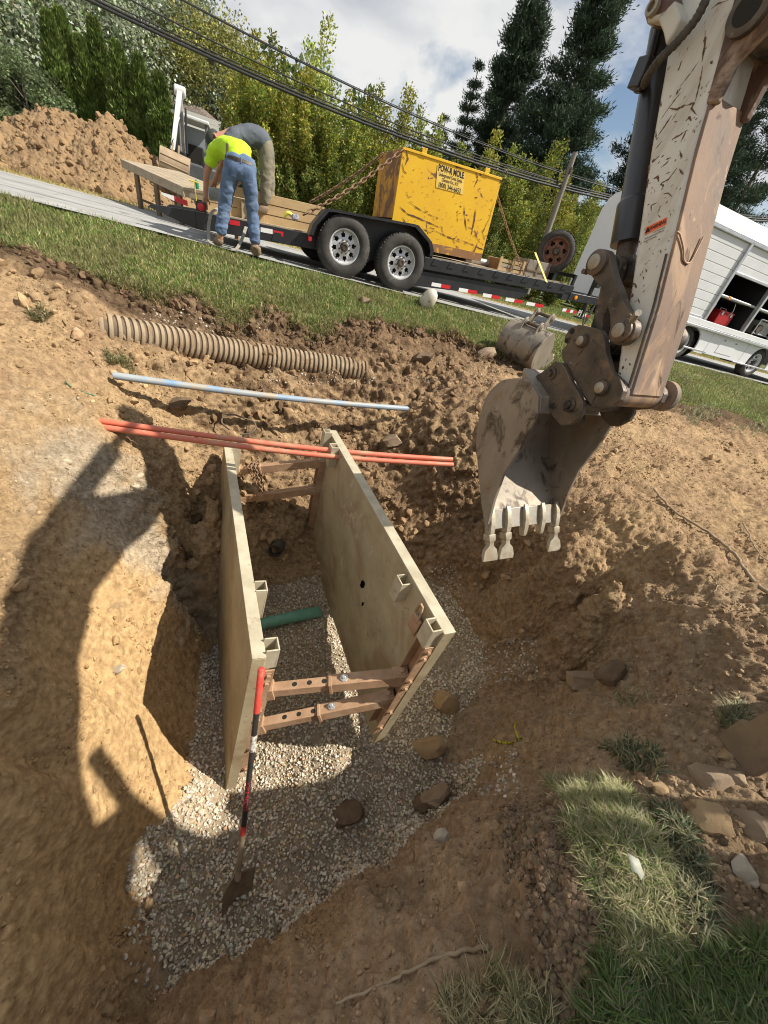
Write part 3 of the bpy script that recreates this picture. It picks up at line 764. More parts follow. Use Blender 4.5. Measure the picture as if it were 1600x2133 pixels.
MB().tube([hp(f4), hp(f5)], .0162, 14).build('red_band', RED, shv, smooth=60)
MB().tube([hp(f5), hp(.93), hp(1.0)], [.0165, .0165, .019], 14).build('ferrule', SOCK, shv, smooth=60)
# blade: dished sheet with a pointed tip and turned steps
tc_ = nrm(CAM_LOC - Bp); bx = nrm(np.cross(sx, tc_)); bn = np.cross(bx, sx)
bx, bn = nrm(bx * .80 + bn * .6), nrm(bn * .80 - bx * .6)
V, F = [], []; nu, nv = 13, 16
for j in range(nv + 1):
    l = j / nv; hw = .105 * (1 - .04 * l) * (1 if l < .55 else math.sqrt(max(0, 1 - ((l - .55) / .45) ** 1.7)) * .97 + .03)
    for i in range(nu + 1):
        s = i / nu * 2 - 1; dish = .035 * (s * s) * (1 - .5 * l) + .03 * l * l - .022 * math.exp(-(s / .18) ** 2) * (1 - l)
        V.append(Bp + sx * (-.02 + .30 * l) + bx * s * hw + bn * (dish - .01))
for j in range(nv):
    for i in range(nu): F.append((j * (nu + 1) + i, j * (nu + 1) + i + 1, (j + 1) * (nu + 1) + i + 1, (j + 1) * (nu + 1) + i))
bl = MB().add(V, F).build('blade', M('muddy_blade', (.20, .14, .085), (.33, .25, .16), 12, rough=.75, metal=.2), shv, smooth=60)
sm = bl.modifiers.new('thick', 'SOLIDIFY'); sm.thickness = .003
# lettering helper: flat text turned into a mesh
def text_mesh(body, size, name, mat, parent, o, ax, ay, bold=0, sx_=1.0, align='CENTER'):
    cu = bpy.data.curves.new('txt', 'FONT'); cu.body = body; cu.size = size; cu.align_x = align; cu.align_y = 'CENTER'; cu.offset = bold; cu.resolution_u = 2
    to = bpy.data.objects.new('txt', cu); COL.objects.link(to)
    dg = bpy.context.evaluated_depsgraph_get(); me = bpy.data.meshes.new_from_object(to.evaluated_get(dg))
    bpy.data.objects.remove(to); bpy.data.curves.remove(cu)
    co = np.zeros(len(me.vertices) * 3); me.vertices.foreach_get('co', co); co = co.reshape(-1, 3)
    q = parent
    while q.parent is not None: q = q.parent
    W = np.asarray(o) + co[:, :1] * sx_ * np.asarray(ax) + co[:, 1:2] * np.asarray(ay) - ROOT[q]
    me.vertices.foreach_set('co', W.astype(np.float32).ravel()); me.materials.clear(); me.materials.append(mat); me.name = name; me.update()
    ob = bpy.data.objects.new(name, me); COL.objects.link(ob); ob.parent = parent
    return ob, W + ROOT[q]
RTXT = M('red_print', (.65, .03, .05), rough=.5)
tn = nrm(CAM_LOC - hp(.62)); tn = nrm(tn - tn.dot(sx) * sx); ty = np.cross(-sx, tn)
ob, W = text_mesh('RAZOR-BACK', .034, 'handle_lettering', RTXT, shv, hp(frac(1655)), -sx, ty * -1 if (np.cross(-sx, ty) @ tn) < 0 else ty, .0006)
# wrap the letters round the handle
V = W - T; al = V @ sx; rem = V - al[:, None] * sx; yv = rem @ ty
angs = yv / .0162; W2 = T + al[:, None] * sx + .0162 * (np.cos(angs)[:, None] * tn + np.sin(angs)[:, None] * ty)
ob.data.vertices.foreach_set('co', (W2 - T).astype(np.float32).ravel()); ob.data.update()
# ================================================================== EXCAVATOR
AP = atd(1262, 812, 2.1)
_a = R_(120); AF = np.array([math.cos(_a), math.sin(_a), 0]); AE = np.array([AF[1], -AF[0], 0]); AZ = np.array([0, 0, 1.0])
def aq(u, v, e):
    p = on_plane(u, v, AP + e * AE, AE) - AP; return (float(p @ AF), float(p[2]))
def aw(q, z, e): return AP + q * AF + z * AZ + e * AE
ex = thing('excavator', (3.07, -.06, .05), 'white excavator with scratched arm and dark digging bucket hanging over the pit', 'excavator')
WHITE = M('scratched_white_paint', (.66, .65, .59), (.58, .57, .51), 2.5, rough=.42, bump=.05, bscale=14, spec=.45, stretch=(1, 1, .45),
          layers=(((.12, .07, .04), 9.0, .655, .672, 2.2), ((.15, .09, .055), 26, .685, .70, .9), ((.36, .29, .205), 4, .54, .76, .6), ((.30, .22, .14), 40, .66, .72)))
WORN = M('worn_brown_steel', (.27, .175, .115), (.20, .14, .105), 3.2, rough=.72, metal=.05, bump=.3, bscale=26, stretch=(1, 1, .35), spec=.3,
         layers=(((.17, .14, .12), 1.8, .47, .62, .6), ((.38, .255, .16), 5, .53, .66, 1.0), ((.46, .33, .23), 19, .63, .70, .6), ((.10, .06, .04), 11, .60, .68, 1.4)))
GREASY = M('greasy_dark_steel', (.050, .042, .034), (.155, .118, .085), 6, lo=.34, hi=.66, rough=.5, metal=.35, bump=.25, bscale=30, spec=.5,
           layers=(((.20, .125, .07), 7, .58, .68, .8), ((.028, .025, .023), 9, .56, .64, .8), ((.30, .25, .19), 24, .65, .70)))
BUCK = M('bucket_steel', (.235, .20, .158), (.31, .27, .215), 5, rough=.55, metal=.4, bump=.22, bscale=24, spec=.5, stretch=(1, 1, .6),
         layers=(((.26, .18, .11), 4, .54, .68, .8), ((.085, .066, .05), 6, .54, .64, 1.0), ((.36, .31, .24), 20, .62, .70, .5)))
POLISH = M('polished_lip', (.42, .39, .33), (.34, .30, .24), 8, rough=.42, metal=.55, bump=.12, layers=(((.45, .35, .2), 9, .54, .66),))
TOOTH = M('worn_tooth', (.46, .42, .33), (.32, .27, .19), 14, rough=.5, metal=.35, bump=.2, bscale=50, layers=(((.36, .26, .15), 10, .56, .70),))
CYL = M('black_cylinder', (.020, .021, .026), (.035, .034, .036), 5, rough=.33, bump=.05, spec=.6, layers=(((.10, .07, .05), 6, .64, .76),))
PINF = M('pin_face', (.42, .38, .31), (.30, .26, .2), 18, rough=.55, metal=.5, layers=(((.14, .1, .07), 12, .60, .7),))
HOSE = M('black_hose', (.05, .045, .04), (.09, .075, .06), 30, rough=.7)

# stick: a tapered box section
E0, E1, CYE = .05, .335, .19
elb = aq(1562, 20, E0 - .01); ELB = aw(elb[0], elb[1], CYE)
und = [aq(u, v, E0) for u, v in ((1306, 828), (1331, 747), (1364, 642), (1399, 500), (1444, 310), (1490, 150), (1530, 0))]
tops = [aq(u, v, E0) for u, v in ((1283, 792), (1295, 710), (1316, 590), (1333, 470), (1356, 310), (1384, 150), (1404, 20))]
k = (und[-1][0] - und[-3][0]) / (und[-1][1] - und[-3][1]); und += [(und[-1][0] + k * .55, und[-1][1] + .45), (und[-1][0] + k * .68 + .06, und[-1][1] + .70)]
k = (tops[-1][0] - tops[-3][0]) / (tops[-1][1] - tops[-3][1]); tops += [(tops[-1][0] + k * .3 + .02, tops[-1][1] + .3), (tops[-1][0] + k * .45 - .02, tops[-1][1] + .60)]
prof = und + tops[::-1]
MB().prism(prof, AP, AF, AZ, AE, E0, E1).build('stick', WHITE, ex, bevel=.012)
# scratches through the paint on the left side plate
def chips_on(lines, plane, parent, name, mat, seed=3, jag=.35, wide=1.0):
    r = np.random.default_rng(seed); m = MB()
    for pts, w in lines:
        P = [np.array(plane(u, v)) for u, v in pts]; Q = []
        for i in range(len(P) - 1):
            for t in np.linspace(0, 1, 5, endpoint=False): Q.append(P[i] + (P[i + 1] - P[i]) * t)
        Q.append(P[-1]); k = len(Q); n = nrm(np.cross(plane(1500, 300) - plane(1400, 300), plane(1400, 400) - plane(1400, 300)))
        A, B = [], []
        for i, q in enumerate(Q):
            d = nrm(Q[min(i + 1, k - 1)] - Q[max(i - 1, 0)]); s = np.cross(n, d); ww = w * wide * math.sin(math.pi * (i + .4) / (k + .2)) * (1 + jag * r.normal())
            A.append(q + s * ww * (.6 + .3 * r.random())); B.append(q - s * ww * (.6 + .3 * r.random()))
        for i in range(k - 1): m.add([A[i], A[i + 1], B[i + 1], B[i]], [(0, 1, 2, 3)])
    o = m.build(name, mat, parent); o['kind'] = 'stuff'; return o
CHIP = M('bare_rust_scratch', (.10, .055, .035), (.17, .095, .055), 30, rough=.85, bump=.1)
def side_pl(u, v): return on_plane(u, v, AP + (E0 - .0012) * AE, AE)
STICK = bpy.data.objects['stick']
sl_ = [([(1469, 62), (1468, 95), (1462, 130)], .005), ([(1462, 130), (1466, 105), (1479, 92)], .003), ([(1464, 136), (1458, 170), (1448, 212)], .004), ([(1455, 128), (1440, 150), (1415, 182)], .002), ([(1420, 128), (1412, 148)], .004), ([(1394, 225), (1410, 228), (1428, 218)], .005), ([(1428, 220), (1446, 214), (1440, 226), (1452, 240)], .006),
       ([(1372, 255), (1395, 222), (1418, 192)], .0025), ([(1371, 282), (1385, 262), (1399, 240)], .004), ([(1418, 182), (1410, 196), (1412, 186)], .005), ([(1364, 312), (1380, 292)], .003), ([(1400, 290), (1415, 282), (1429, 272)], .004), ([(1430, 270), (1424, 284), (1418, 296)], .004), ([(1428, 252), (1436, 244), (1440, 252)], .005), ([(1416, 313), (1418, 322), (1421, 328)], .006),
       ([(1387, 332), (1398, 328)], .004), ([(1376, 350), (1390, 338), (1393, 334)], .003), ([(1362, 330), (1358, 338), (1374, 324)], .004), ([(1376, 382), (1392, 374), (1410, 350)], .0035), ([(1375, 384), (1382, 386), (1378, 396)], .004), ([(1381, 404), (1392, 402), (1400, 410)], .003), ([(1361, 372), (1370, 368), (1372, 378)], .006), ([(1415, 352), (1419, 358), (1424, 363)], .006), ([(1387, 362), (1396, 358)], .003),
       ([(1357, 440), (1356, 428), (1368, 422)], .004), ([(1371, 448), (1376, 453)], .003), ([(1386, 426), (1391, 418)], .003), ([(1396, 450), (1397, 443)], .002), ([(1352, 342), (1352, 352), (1349, 362)], .005), ([(1351, 372), (1347, 392)], .006), ([(1366, 272), (1367, 290)], .004), ([(1376, 210), (1377, 222)], .004), ([(1390, 146), (1396, 138)], .004), ([(1480, 128), (1484, 132)], .006), ([(1463, 180), (1460, 186)], .003), ([(1445, 275), (1448, 273)], .004), ([(1404, 254), (1410, 253)], .003),
       ([(1333, 505), (1330, 500)], .004), ([(1360, 530), (1361, 527)], .003), ([(1345, 560), (1347, 566)], .005), ([(1340, 575), (1341, 582)], .004), ([(1312, 595), (1322, 590), (1326, 600)], .007), ([(1314, 604), (1318, 615), (1312, 622)], .006), ([(1335, 570), (1334, 574)], .003), ([(1328, 620), (1333, 632)], .003), ([(1345, 548), (1343, 552)], .003), ([(1353, 516), (1352, 520)], .002), ([(1376, 520), (1377, 528)], .0025), ([(1310, 625), (1306, 640)], .005), ([(1296, 770), (1299, 762)], .006), ([(1302, 752), (1305, 747)], .004), ([(1311, 756), (1313, 761)], .004), ([(1290, 775), (1293, 780)], .005), ([(1480, 20), (1494, 8), (1518, 0)], .002), ([(1410, 235), (1400, 250)], .002)]
for _ in range(60):
    q_ = (RNG.random(), RNG.random()); v_ = 180 + 460 * q_[0]; u_ = np.interp(v_, [150, 440, 640], [1392, 1334, 1308]) + q_[1] * np.interp(v_, [150, 640], [95, 62]); sl_.append(([(u_, v_), (u_ + 2 + 4 * RNG.random(), v_ - 2 - 5 * RNG.random())], .0012 + .0016 * RNG.random()))
chips_on(sl_, side_pl, STICK, 'paint_scratches', CHIP)
# worn wear plate on the underside, with its welded V
wpm = MB()
def und_at(s): # s = z along the underside
    q = np.interp(s, [p[1] for p in und], [p[0] for p in und]); return q
zz = np.linspace(und[0][1] + .02, elb[1] - .22, 12)
ring = []
for z in zz:
    q = und_at(z); ring.append([aw(q + .004, z, E0 + .012), aw(q - .013, z - .002, E0 + .016), aw(q - .013, z - .002, E1 - .016), aw(q + .004, z, E1 - .012)])
wpm.rings(ring); wp = wpm.build('wear_plate', WORN, ex, bevel=.004)
def und_px(u, v):
    """a point on the underside plate seen at (u, v)"""
    zs = np.linspace(-.1, 1.6, 400)
    n = nrm(np.cross(aw(und_at(.8), .8, 0) - aw(und_at(.2), .2, 0), AE)); p0 = aw(und_at(.5) - .0145, .5, 0)
    return on_plane(u, v, p0, n)
vb = [und_px(*p) for p in ((1410, 482), (1417, 490), (1424, 520), (1424, 540), (1430, 548), (1438, 546), (1447, 530), (1458, 508), (1465, 494))]
MB().tube(catmull(vb, 5), .0042, 8).build('weld_bead', M('bright_weld', (.42, .29, .19), (.30, .19, .12), 40, rough=.6, metal=.2), wp, smooth=60)
# weld seam along the left lower edge
MB().tube([aw(und_at(z) + .004, z, E0 - .002) for z in np.linspace(und[0][1] + .05, .62, 16)], .008, 8).build('weld_seam', GREASY, ex, smooth=60)
# bottom boss with its pin
def disc_pin(c, r, ax, parent, name='pin', proud=.005):
    m = MB(); m.lathe([(r, 0), (r, proud), (r - .004, proud + .003)], c, ax, 24); p = m.build(name, PINF, parent, smooth=40)
    return p
bo = MB(); bo.lathe([(.066, E0 - .028), (.072, E0 - .02), (.072, E1 + .02), (.066, E1 + .028)], aw(-.03, 0, 0), AE, 28); bo.lathe([(.05, E1), (.05, E1 + .16)], aw(-.03, 0, 0), AE, 24)
bo.lathe([(.07, E1 + .10), (.085, E1 + .11), (.085, E1 + .145), (.07, E1 + .155)], aw(-.03, 0, 0), AE, 28)
boss = bo.build('stick_boss', WORN, ex, smooth=35)
# coupler: two plates, cross bars, pins
cp_px = [(1187, 684), (1206, 676), (1233, 682), (1252, 687), (1260, 703), (1264, 736), (1274, 772), (1293, 792), (1299, 815), (1293, 833), (1275, 847), (1236, 850), (1215, 822), (1196, 790), (1172, 748), (1170, 732), (1181, 718), (1176, 704)]
cpq = [aq(u, v, .0) for u, v in cp_px]
cm = MB(); cm.prism(cpq, AP, AF, AZ, AE, -.004, .034)
cmo = cm.build('coupler_plate', GREASY, ex, bevel=.004)
MB().prism(cpq, AP, AF, AZ, AE, .335, .373).build('coupler_plate', GREASY, ex, bevel=.004)
q1, q2, q3 = aq(1215, 710, -.004), aq(1255, 808, -.004), aq(1192, 690, -.004)
cb = MB()
for q, r in ((q1, .035), (q2, .05), ((.33, .1), .04)): cb.cyl(aw(*q, .02), aw(*q, .35), r, 18)
cb.box(aw(q2[0] + .14, q2[1] - .02, .185), (.16, .31, .03), (nrm(AF * .8 + AZ * .6), AE, nrm(-AF * .6 + AZ * .8)))
cb.build('coupler_crossbar', GREASY, ex, smooth=40)
for q, r in ((q1, .024), (q2, .029)):
    bs = MB(); bs.lathe([(r + .014, -.004), (r + .014, -.02), (r + .006, -.03)], aw(*q, 0), AE, 24); b_ = bs.build('pin_boss', GREASY, ex, smooth=40)
    disc_pin(aw(*q, -.028), r, -AE, b_)
hl = MB(); hl.cyl(aw(*q3, -.006), aw(*q3, -.0045), .016, 18); hl.build('latch_hole', DARK, cmo); hl = MB(); hl.cyl(aw(q3[0] + .01, q3[1] - .055, -.006), aw(q3[0] + .01, q3[1] - .055, -.0045), .013, 16); hl.build('latch_hole', DARK, cmo)
# links between cylinder, stick and coupler
LPIN = (.39, .53); LLOW = aq(1300, 690, -.02)
def link_plate(p, q, r0, r1, e0, e1, bow, name='idler_link', waist=.62):
    p, q = np.array(p), np.array(q); d = nrm(q - p); n = np.array([-d[1], d[0]]); L = np.linalg.norm(q - p)
    pts = []
    for a in np.linspace(math.pi, 0, 13): pts.append(p + r0 * (math.cos(a) * n - math.sin(a) * d))
    for s in (.3, .5, .7): pts.append(p + d * L * s + n * (waist * (r0 + (r1 - r0) * s) + bow * math.sin(math.pi * s)))
    for a in np.linspace(0, math.pi, 13): pts.append(q + r1 * (math.cos(a) * n + math.sin(a) * d))
    for s in (.7, .5, .3): pts.append(p + d * L * s + n * (-waist * (r0 + (r1 - r0) * s) + bow * math.sin(math.pi * s)))
    return MB().prism(pts, AP, AF, AZ, AE, e0, e1).build(name, GREASY, ex, bevel=.006)
for e0, e1 in ((-.035, .02), (.35, .405)):
    lk = link_plate(LPIN, LLOW, .062, .066, e0, e1, -.012)
    if e0 < 0:
        for q, r in ((LPIN, .036), (LLOW, .034)):
            m = MB(); m.lathe([(r + .024, 0), (r + .024, .018), (r + .014, .026)], aw(*q, e0), -AE, 26); b_ = m.build('pin_boss', GREASY, lk, smooth=40); 
            m = MB(); m.lathe([(r, .0), (r, .012), (r - .004, .015)], aw(*q, e0 - .022), -AE, 26); m.build('pin', PINF, lk, smooth=40)
link_plate(LPIN, q1, .055, .05, .07, .13, .0, 'push_link', .7); link_plate(LPIN, q1, .055, .05, .24, .30, .0, 'push_link', .7)
cr = MB(); cr.cyl(aw(*LPIN, -.03), aw(*LPIN, .40), .036, 20); cr.cyl(aw(*LLOW, .0), aw(*LLOW, .37), .045, 20); cr.build('link_pin', GREASY, ex, smooth=40)
bb = MB(); c = aw(LLOW[0] - .035, LLOW[1] + .055, -.05); bb.cyl(c, c + nrm(-AE * .55 + AZ * .5 - AF * .55) * .075, .017, 6); bb.build('retainer_bolt', PINF, ex, smooth=30)
bb = MB(); c = aw(LPIN[0] + .045, LPIN[1] - .05, -.035); bb.cyl(c, c - AE * .03, .014, 6); bb.build('retainer_bolt', GREASY, ex, smooth=30)
# bucket cylinder, rod, port block and hose
b0 = np.array([.465, .66]); b1 = np.array([.79, 1.44]); cd = nrm(b1 - b0)
pr = MB(); pr.lathe([(.058, -.02), (.086, -.018), (.086, .17), (.08, .18), (.073, .19), (.073, .9)], aw(*b0, CYE), cd[0] * AF + cd[1] * AZ, 28)
cy = pr.build('bucket_cylinder', CYL, ex, smooth=35)
MB().cyl(aw(*(b0 - cd * .16), CYE), aw(*b0, CYE), .05, 22).build('cylinder_rod', GREASY, cy, smooth=40)
m = MB(); m.lathe([(.075, -.05), (.075, .05)], aw(*LPIN, CYE), AE, 24); m.build('rod_eye', GREASY, cy, smooth=40)
hp_px = [(1478, -30, .0), (1468, 5, .0), (1446, 45, .0), (1408, 90, -.01), (1374, 124, -.02), (1354, 152, .0), (1345, 168, .04), (1343, 176, .10)]
HP = catmull([aw(*aq(u, v, e), e) for u, v, e in hp_px], 14)
hs = MB(); cumh = np.concatenate([[0], np.cumsum(np.linalg.norm(np.diff(HP, axis=0), axis=1))])
S = np.arange(0, cumh[-1], .006); hs.tube([[np.interp(s, cumh, HP[:, j]) for j in range(3)] for s in S], [.0165 + (.0022 if i % 3 == 0 else -.0012 if i % 3 == 1 else .0008) for i in range(len(S))], 12)
hs.build('hydraulic_hose', HOSE, ex, smooth=60)
pb = MB(); c = aw(*aq(1352, 150, .10), .10); pb.box(c + AF * .04, (.07, .06, .11), (AF, AE, AZ)); pb.cyl(c - AZ * .07 + AF * .02, c - AZ * .02 + AF * .02, .022, 6); pb.cyl(c + AZ * .05 + AF * .03, c + AZ * .16 + AF * .06, .016, 12)
pb.build('port_block', CYL, ex, bevel=.006)
# chipped bracket where the cylinder hangs from the stick
bq = [aq(u, v, .0) for u, v in ((1352, -40), (1398, -40), (1412, 10), (1424, 40), (1410, 70), (1392, 98), (1386, 70), (1376, 46), (1352, 52), (1346, 30), (1358, 10))]
br = MB().prism(bq, AP, AF, AZ, AE, -.02, .06).build('cylinder_bracket', M('chipped_white_bracket', (.6, .58, .5), (.5, .47, .4), 5, rough=.5, layers=(((.10, .05, .035), 4.2, .50, .53, .8), ((.03, .025, .02), 9, .60, .64))), ex, bevel=.008)
c = aw(*aq(1363, 17, -.022), -.022); m = MB(); m.lathe([(.030, 0), (.030, .02), (.018, .022), (.018, .004)], c, -AE, 22); m.build('bracket_pin', PINF, br, smooth=40)
# boom: foot by the operator, knee, nose joined to the underside of the stick

bm_ = MB()
FOOT = np.array([3.4, -.10, 1.15]); hdir = nrm((FOOT - ELB) * np.array([1, 1, 0])); LB = np.linalg.norm((FOOT - ELB)[:2])
pathb = [(0, 0, .15), (.12, .10, .18), (.35, .30, .28), (.85, .78, .40), (1.4, 1.12, .44), (1.9, 1.22, .48), (2.4, 1.2, .50), (2.8, .95, .48), (3.2, .2, .40), (LB, FOOT[2] - ELB[2], .28)]
bl_ = nrm(np.cross(AZ, hdir)); rg = []
for i, (s, z, hgt) in enumerate(pathb):
    a_ = pathb[max(i - 1, 0)]; b_ = pathb[min(i + 1, len(pathb) - 1)]; d = nrm([b_[0] - a_[0], b_[1] - a_[1]]); n = np.array([-d[1], d[0]])
    c = ELB + hdir * s + AZ * z; up = hdir * n[0] + AZ * n[1]; wd = .075 if i < 2 else .12
    rg.append([c + bl_ * wd + up * hgt / 2, c - bl_ * wd + up * hgt / 2, c - bl_ * wd - up * hgt / 2, c + bl_ * wd - up * hgt / 2])
bm_.rings(rg); boom = bm_.build('boom', WHITE, ex, bevel=.012)
nb = MB(); nb.lathe([(.062, -.165), (.075, -.16), (.075, .16), (.062, .165)], ELB, AE, 30); nb.build('boom_pin', GREASY, boom, smooth=40)
nb = MB(); nb.lathe([(.05, -.1652), (.05, -.1668)], ELB, AE, 26); nb.build('pin_recess', DARK, boom, smooth=40)
# ears of the stick that carry the boom pin: rust-stained white plates standing off the underside
EARM = M('rusted_white_ear', (.50, .44, .36), (.30, .20, .13), 4, rough=.55, layers=(((.10, .055, .035), 3.2, .44, .52, .8), ((.5, .3, .16), 8, .62, .7)))
for e0, e1 in ((E0 + .004, E0 + .05), (E1 - .05, E1 - .004)):
    pts = [(und_at(elb[1] - .26) + .02, elb[1] - .26), (und_at(elb[1] - .26) - .03, elb[1] - .25), (elb[0] - .03, elb[1] - .13), (elb[0] - .09, elb[1] - .06), (elb[0] - .10, elb[1] + .03), (elb[0] - .05, elb[1] + .10), (und_at(elb[1] + .22) - .02, elb[1] + .22), (und_at(elb[1] + .22) + .03, elb[1] + .24)]
    MB().prism(pts, AP, AF, AZ, AE, e0, e1).build('stick_ear', EARM, ex, bevel=.01)
# crowd cylinder on top of the boom and its eye on the stick's upper end
st_top = np.array([(und[-1][0] + tops[-1][0]) / 2, (und[-1][1] + tops[-1][1]) / 2 - .06])
cA = aw(*st_top, CYE); cB = ELB + hdir * 1.25 + AZ * 1.28
MB().tube([cA, cA + (cB - cA) * .42], .035, 16).build('crowd_rod', PINF, ex, smooth=40)
MB().tube([cA + (cB - cA) * .40, cB], .075, 20).build('crowd_cylinder', CYL, ex, smooth=40)
for sd in (-1, 1):
    MB().tube([FOOT + hdir * -.5 + AZ * -.35 + bl_ * .22 * sd, ELB + hdir * 2.45 + AZ * .80 + bl_ * .16 * sd], .06, 16).build('boom_cylinder', CYL, ex, smooth=40)
# warning decal on the stick
dq = [aq(u, v, E0 - .0018) for u, v in ((1345, 474), (1390, 452), (1387, 468), (1343, 490))]
DEC = M('orange_decal', (.85, .16, .05), rough=.5)
dm = MB().add([aw(*q, E0 - .0018) for q in dq], [(0, 1, 2, 3)]).build('warning_decal', DEC, ex)
c0 = sum(aw(*q, E0 - .003) for q in dq) / 4; dx = nrm(aw(*dq[1], 0) - aw(*dq[0], 0)); dy = nrm(np.cross(dx, AE)); dy = dy if dy[2] > 0 else -dy; dlen = np.linalg.norm(aw(*dq[1], 0) - aw(*dq[0], 0)); dh = np.linalg.norm(aw(*dq[3], 0) - aw(*dq[0], 0))
BLKP = M('black_print', (.015, .013, .012), rough=.6)
text_mesh('WARNING', dh * .72, 'decal_lettering', BLKP, dm, c0 + dx * dlen * .10, dx, dy, .0006, .66)
tri = MB(); c = c0 - dx * dlen * .37; tri.add([c - dx * dh * .42 - dy * dh * .32, c + dx * dh * .42 - dy * dh * .32, c + dy * dh * .42], [(0, 1, 2)]); tri.build('decal_triangle', BLKP, dm)
ln = MB()
for k, (x0, x1) in enumerate(((-.1, .46), (-.48, .42), (-.5, .1))):
    c = c0 - dy * dh * (.72 + .34 * k); ln.add([c + dx * dlen * x0 - dy * dh * .05, c + dx * dlen * x1 - dy * dh * .05, c + dx * dlen * x1 + dy * dh * .05, c + dx * dlen * x0 + dy * dh * .05], [(0, 1, 2, 3)])
lt = ln.build('decal_small_print', M('faint_print', (.08, .08, .08), (.4, .39, .36), 300, rough=.6, lo=.45, hi=.55), dm); lt['kind'] = 'stuff'

# ------------------------------------------------------------------ buckets
def bucket(parent, O, fq, fz, fe, outer, mouth, e0, e1, mats, teeth=(), tipless=(), lipdir=None, th=.016):
    shell, lipm, toothm = mats
    W = lambda q, z, e: O + q * fq + z * fz + e * fe
    poly = list(outer) + list(mouth)[::-1]
    for ea, eb in ((e0, e0 + th), (e1 - th, e1)):
        MB().prism(poly, O, fq, fz, fe, ea, eb).build('side_plate', shell, parent, bevel=.002)
    # curved back and floor sheet
    P = np.array(outer); cen = (P.mean(0) + np.array(mouth).mean(0)) / 2
    cu = catmull(np.array([[p[0], p[1], 0] for p in outer]), 5)[:, :2]; A, B = [], []
    tn_ = np.gradient(cu, axis=0); nn = np.stack([-tn_[:, 1], tn_[:, 0]], 1); nn /= np.linalg.norm(nn, axis=1)[:, None]
    if (nn[len(nn) // 2] @ (cen - cu[len(nn) // 2])) < 0: nn = -nn
    m = MB(); R = []
    for c, n in zip(cu, nn):
        i = c + n * th
        R.append([W(*c, e0 + .002), W(*c, e1 - .002), W(*i, e1 - .002), W(*i, e0 + .002)])
    m.rings(R); m.build('bucket_back', shell, parent, smooth=50)
    lip = cu[-1]; d = nrm(cu[-1] - cu[-4]) if lipdir is None else nrm(lipdir); n = np.array([-d[1], d[0]])
    if n @ (np.array(mouth[0]) - lip) < 0: n = -n
    fd = fq * d[0] + fz * d[1]; fn = fq * n[0] + fz * n[1]
    lp = MB(); c = W(*(lip - d * .055 + n * .012), (e0 + e1) / 2); lp.box(c, (.15, e1 - e0 - .004, .026), (fd, fe, fn)); lo = lp.build('cutting_edge', lipm, parent, bevel=.003)
    for k, e in enumerate(teeth):
        c = W(*(lip + n * .012), e)
        s = MB(); R = []
        for l, w, h, up in ((-.15, .018, .006, .030), (-.10, .020, .016, .030), (-.03, .021, .030, .018), (.03, .021, .032, .004), (.085, .017, .024, -.004), (.10, .015, .018, -.006)):
            b_ = c + fd * l + fn * up; R.append([b_ - fe * w - fn * h, b_ + fe * w - fn * h, b_ + fe * w + fn * h, b_ - fe * w + fn * h])
        s.rings(R); sk = s.build('tooth_shank', toothm, parent, bevel=.003)
        if k not in tipless:
            t = MB(); R = []
            for l, w, h in ((.055, .030, .036), (.10, .030, .036), (.115, .019, .028), (.145, .022, .024), (.175, .054, .019), (.23, .068, .012), (.262, .068, .005)):
                b_ = c + fd * l - fn * .004; R.append([b_ - fe * w - fn * h, b_ + fe * w - fn * h, b_ + fe * w + fn * h, b_ - fe * w + fn * h])
            t.rings(R); t.build('tooth_tip', toothm, sk, bevel=.003)
BE0, BE1 = -.13, .60
outer = [aq(u, v, BE0) for u, v in ((1100, 789), (1070, 788), (1040, 796), (1012, 828), (996, 880), (992, 930), (997, 990), (1002, 1045), (1010, 1098))]
mouth = [aq(u, v, BE0) for u, v in ((1122, 826), (1119, 862), (1085, 930), (1050, 986), (1030, 1041), (1017, 1092))]
tip = np.array(aq(1018, 1165, BE0 + .03)); lipd = tip - np.array(outer[-1])
bucket(ex, AP, AF, AZ, AE, outer, mouth, BE0, BE1, (BUCK, POLISH, TOOTH), teeth=[-.095, .06, .235, .41, .562], tipless=(2, 3), lipdir=lipd)
# side cutting edges, top box, ears with pins
for e in (BE0 - .012, BE1 - .012):
    m = MB(); R = []
    for q in mouth[1:]:
        c = aw(*q, e); R.append([c - AF * .006, c + AE * .024 - AF * .006, c + AE * .024 + AF * .05, c + AF * .05])
    m.rings(R); m.build('side_cutter', BUCK, ex, bevel=.003)
tpm = MB(); a_, b_ = np.array(mouth[0]), np.array(outer[0]); c_ = (a_ + b_) / 2; d = nrm(b_ - a_)
tpm.prism([tuple(mouth[1]), tuple(mouth[0]), tuple(b_ + d * .10), tuple(b_ + d * .08 + np.array([0, -.07])), tuple(np.array(mouth[1]) + d * .1)], AP, AF, AZ, AE, BE0 + .018, BE1 - .018)
tpm.build('bucket_top', BUCK, ex, bevel=.006)
ear_px = [(1100, 792), (1130, 775), (1157, 752), (1172, 756), (1181, 772), (1192, 796), (1206, 818), (1215, 838), (1215, 856), (1206, 873), (1186, 885), (1168, 886), (1152, 868), (1146, 850), (1128, 832), (1112, 815)]
eq = [aq(u, v, -.035) for u, v in ear_px]
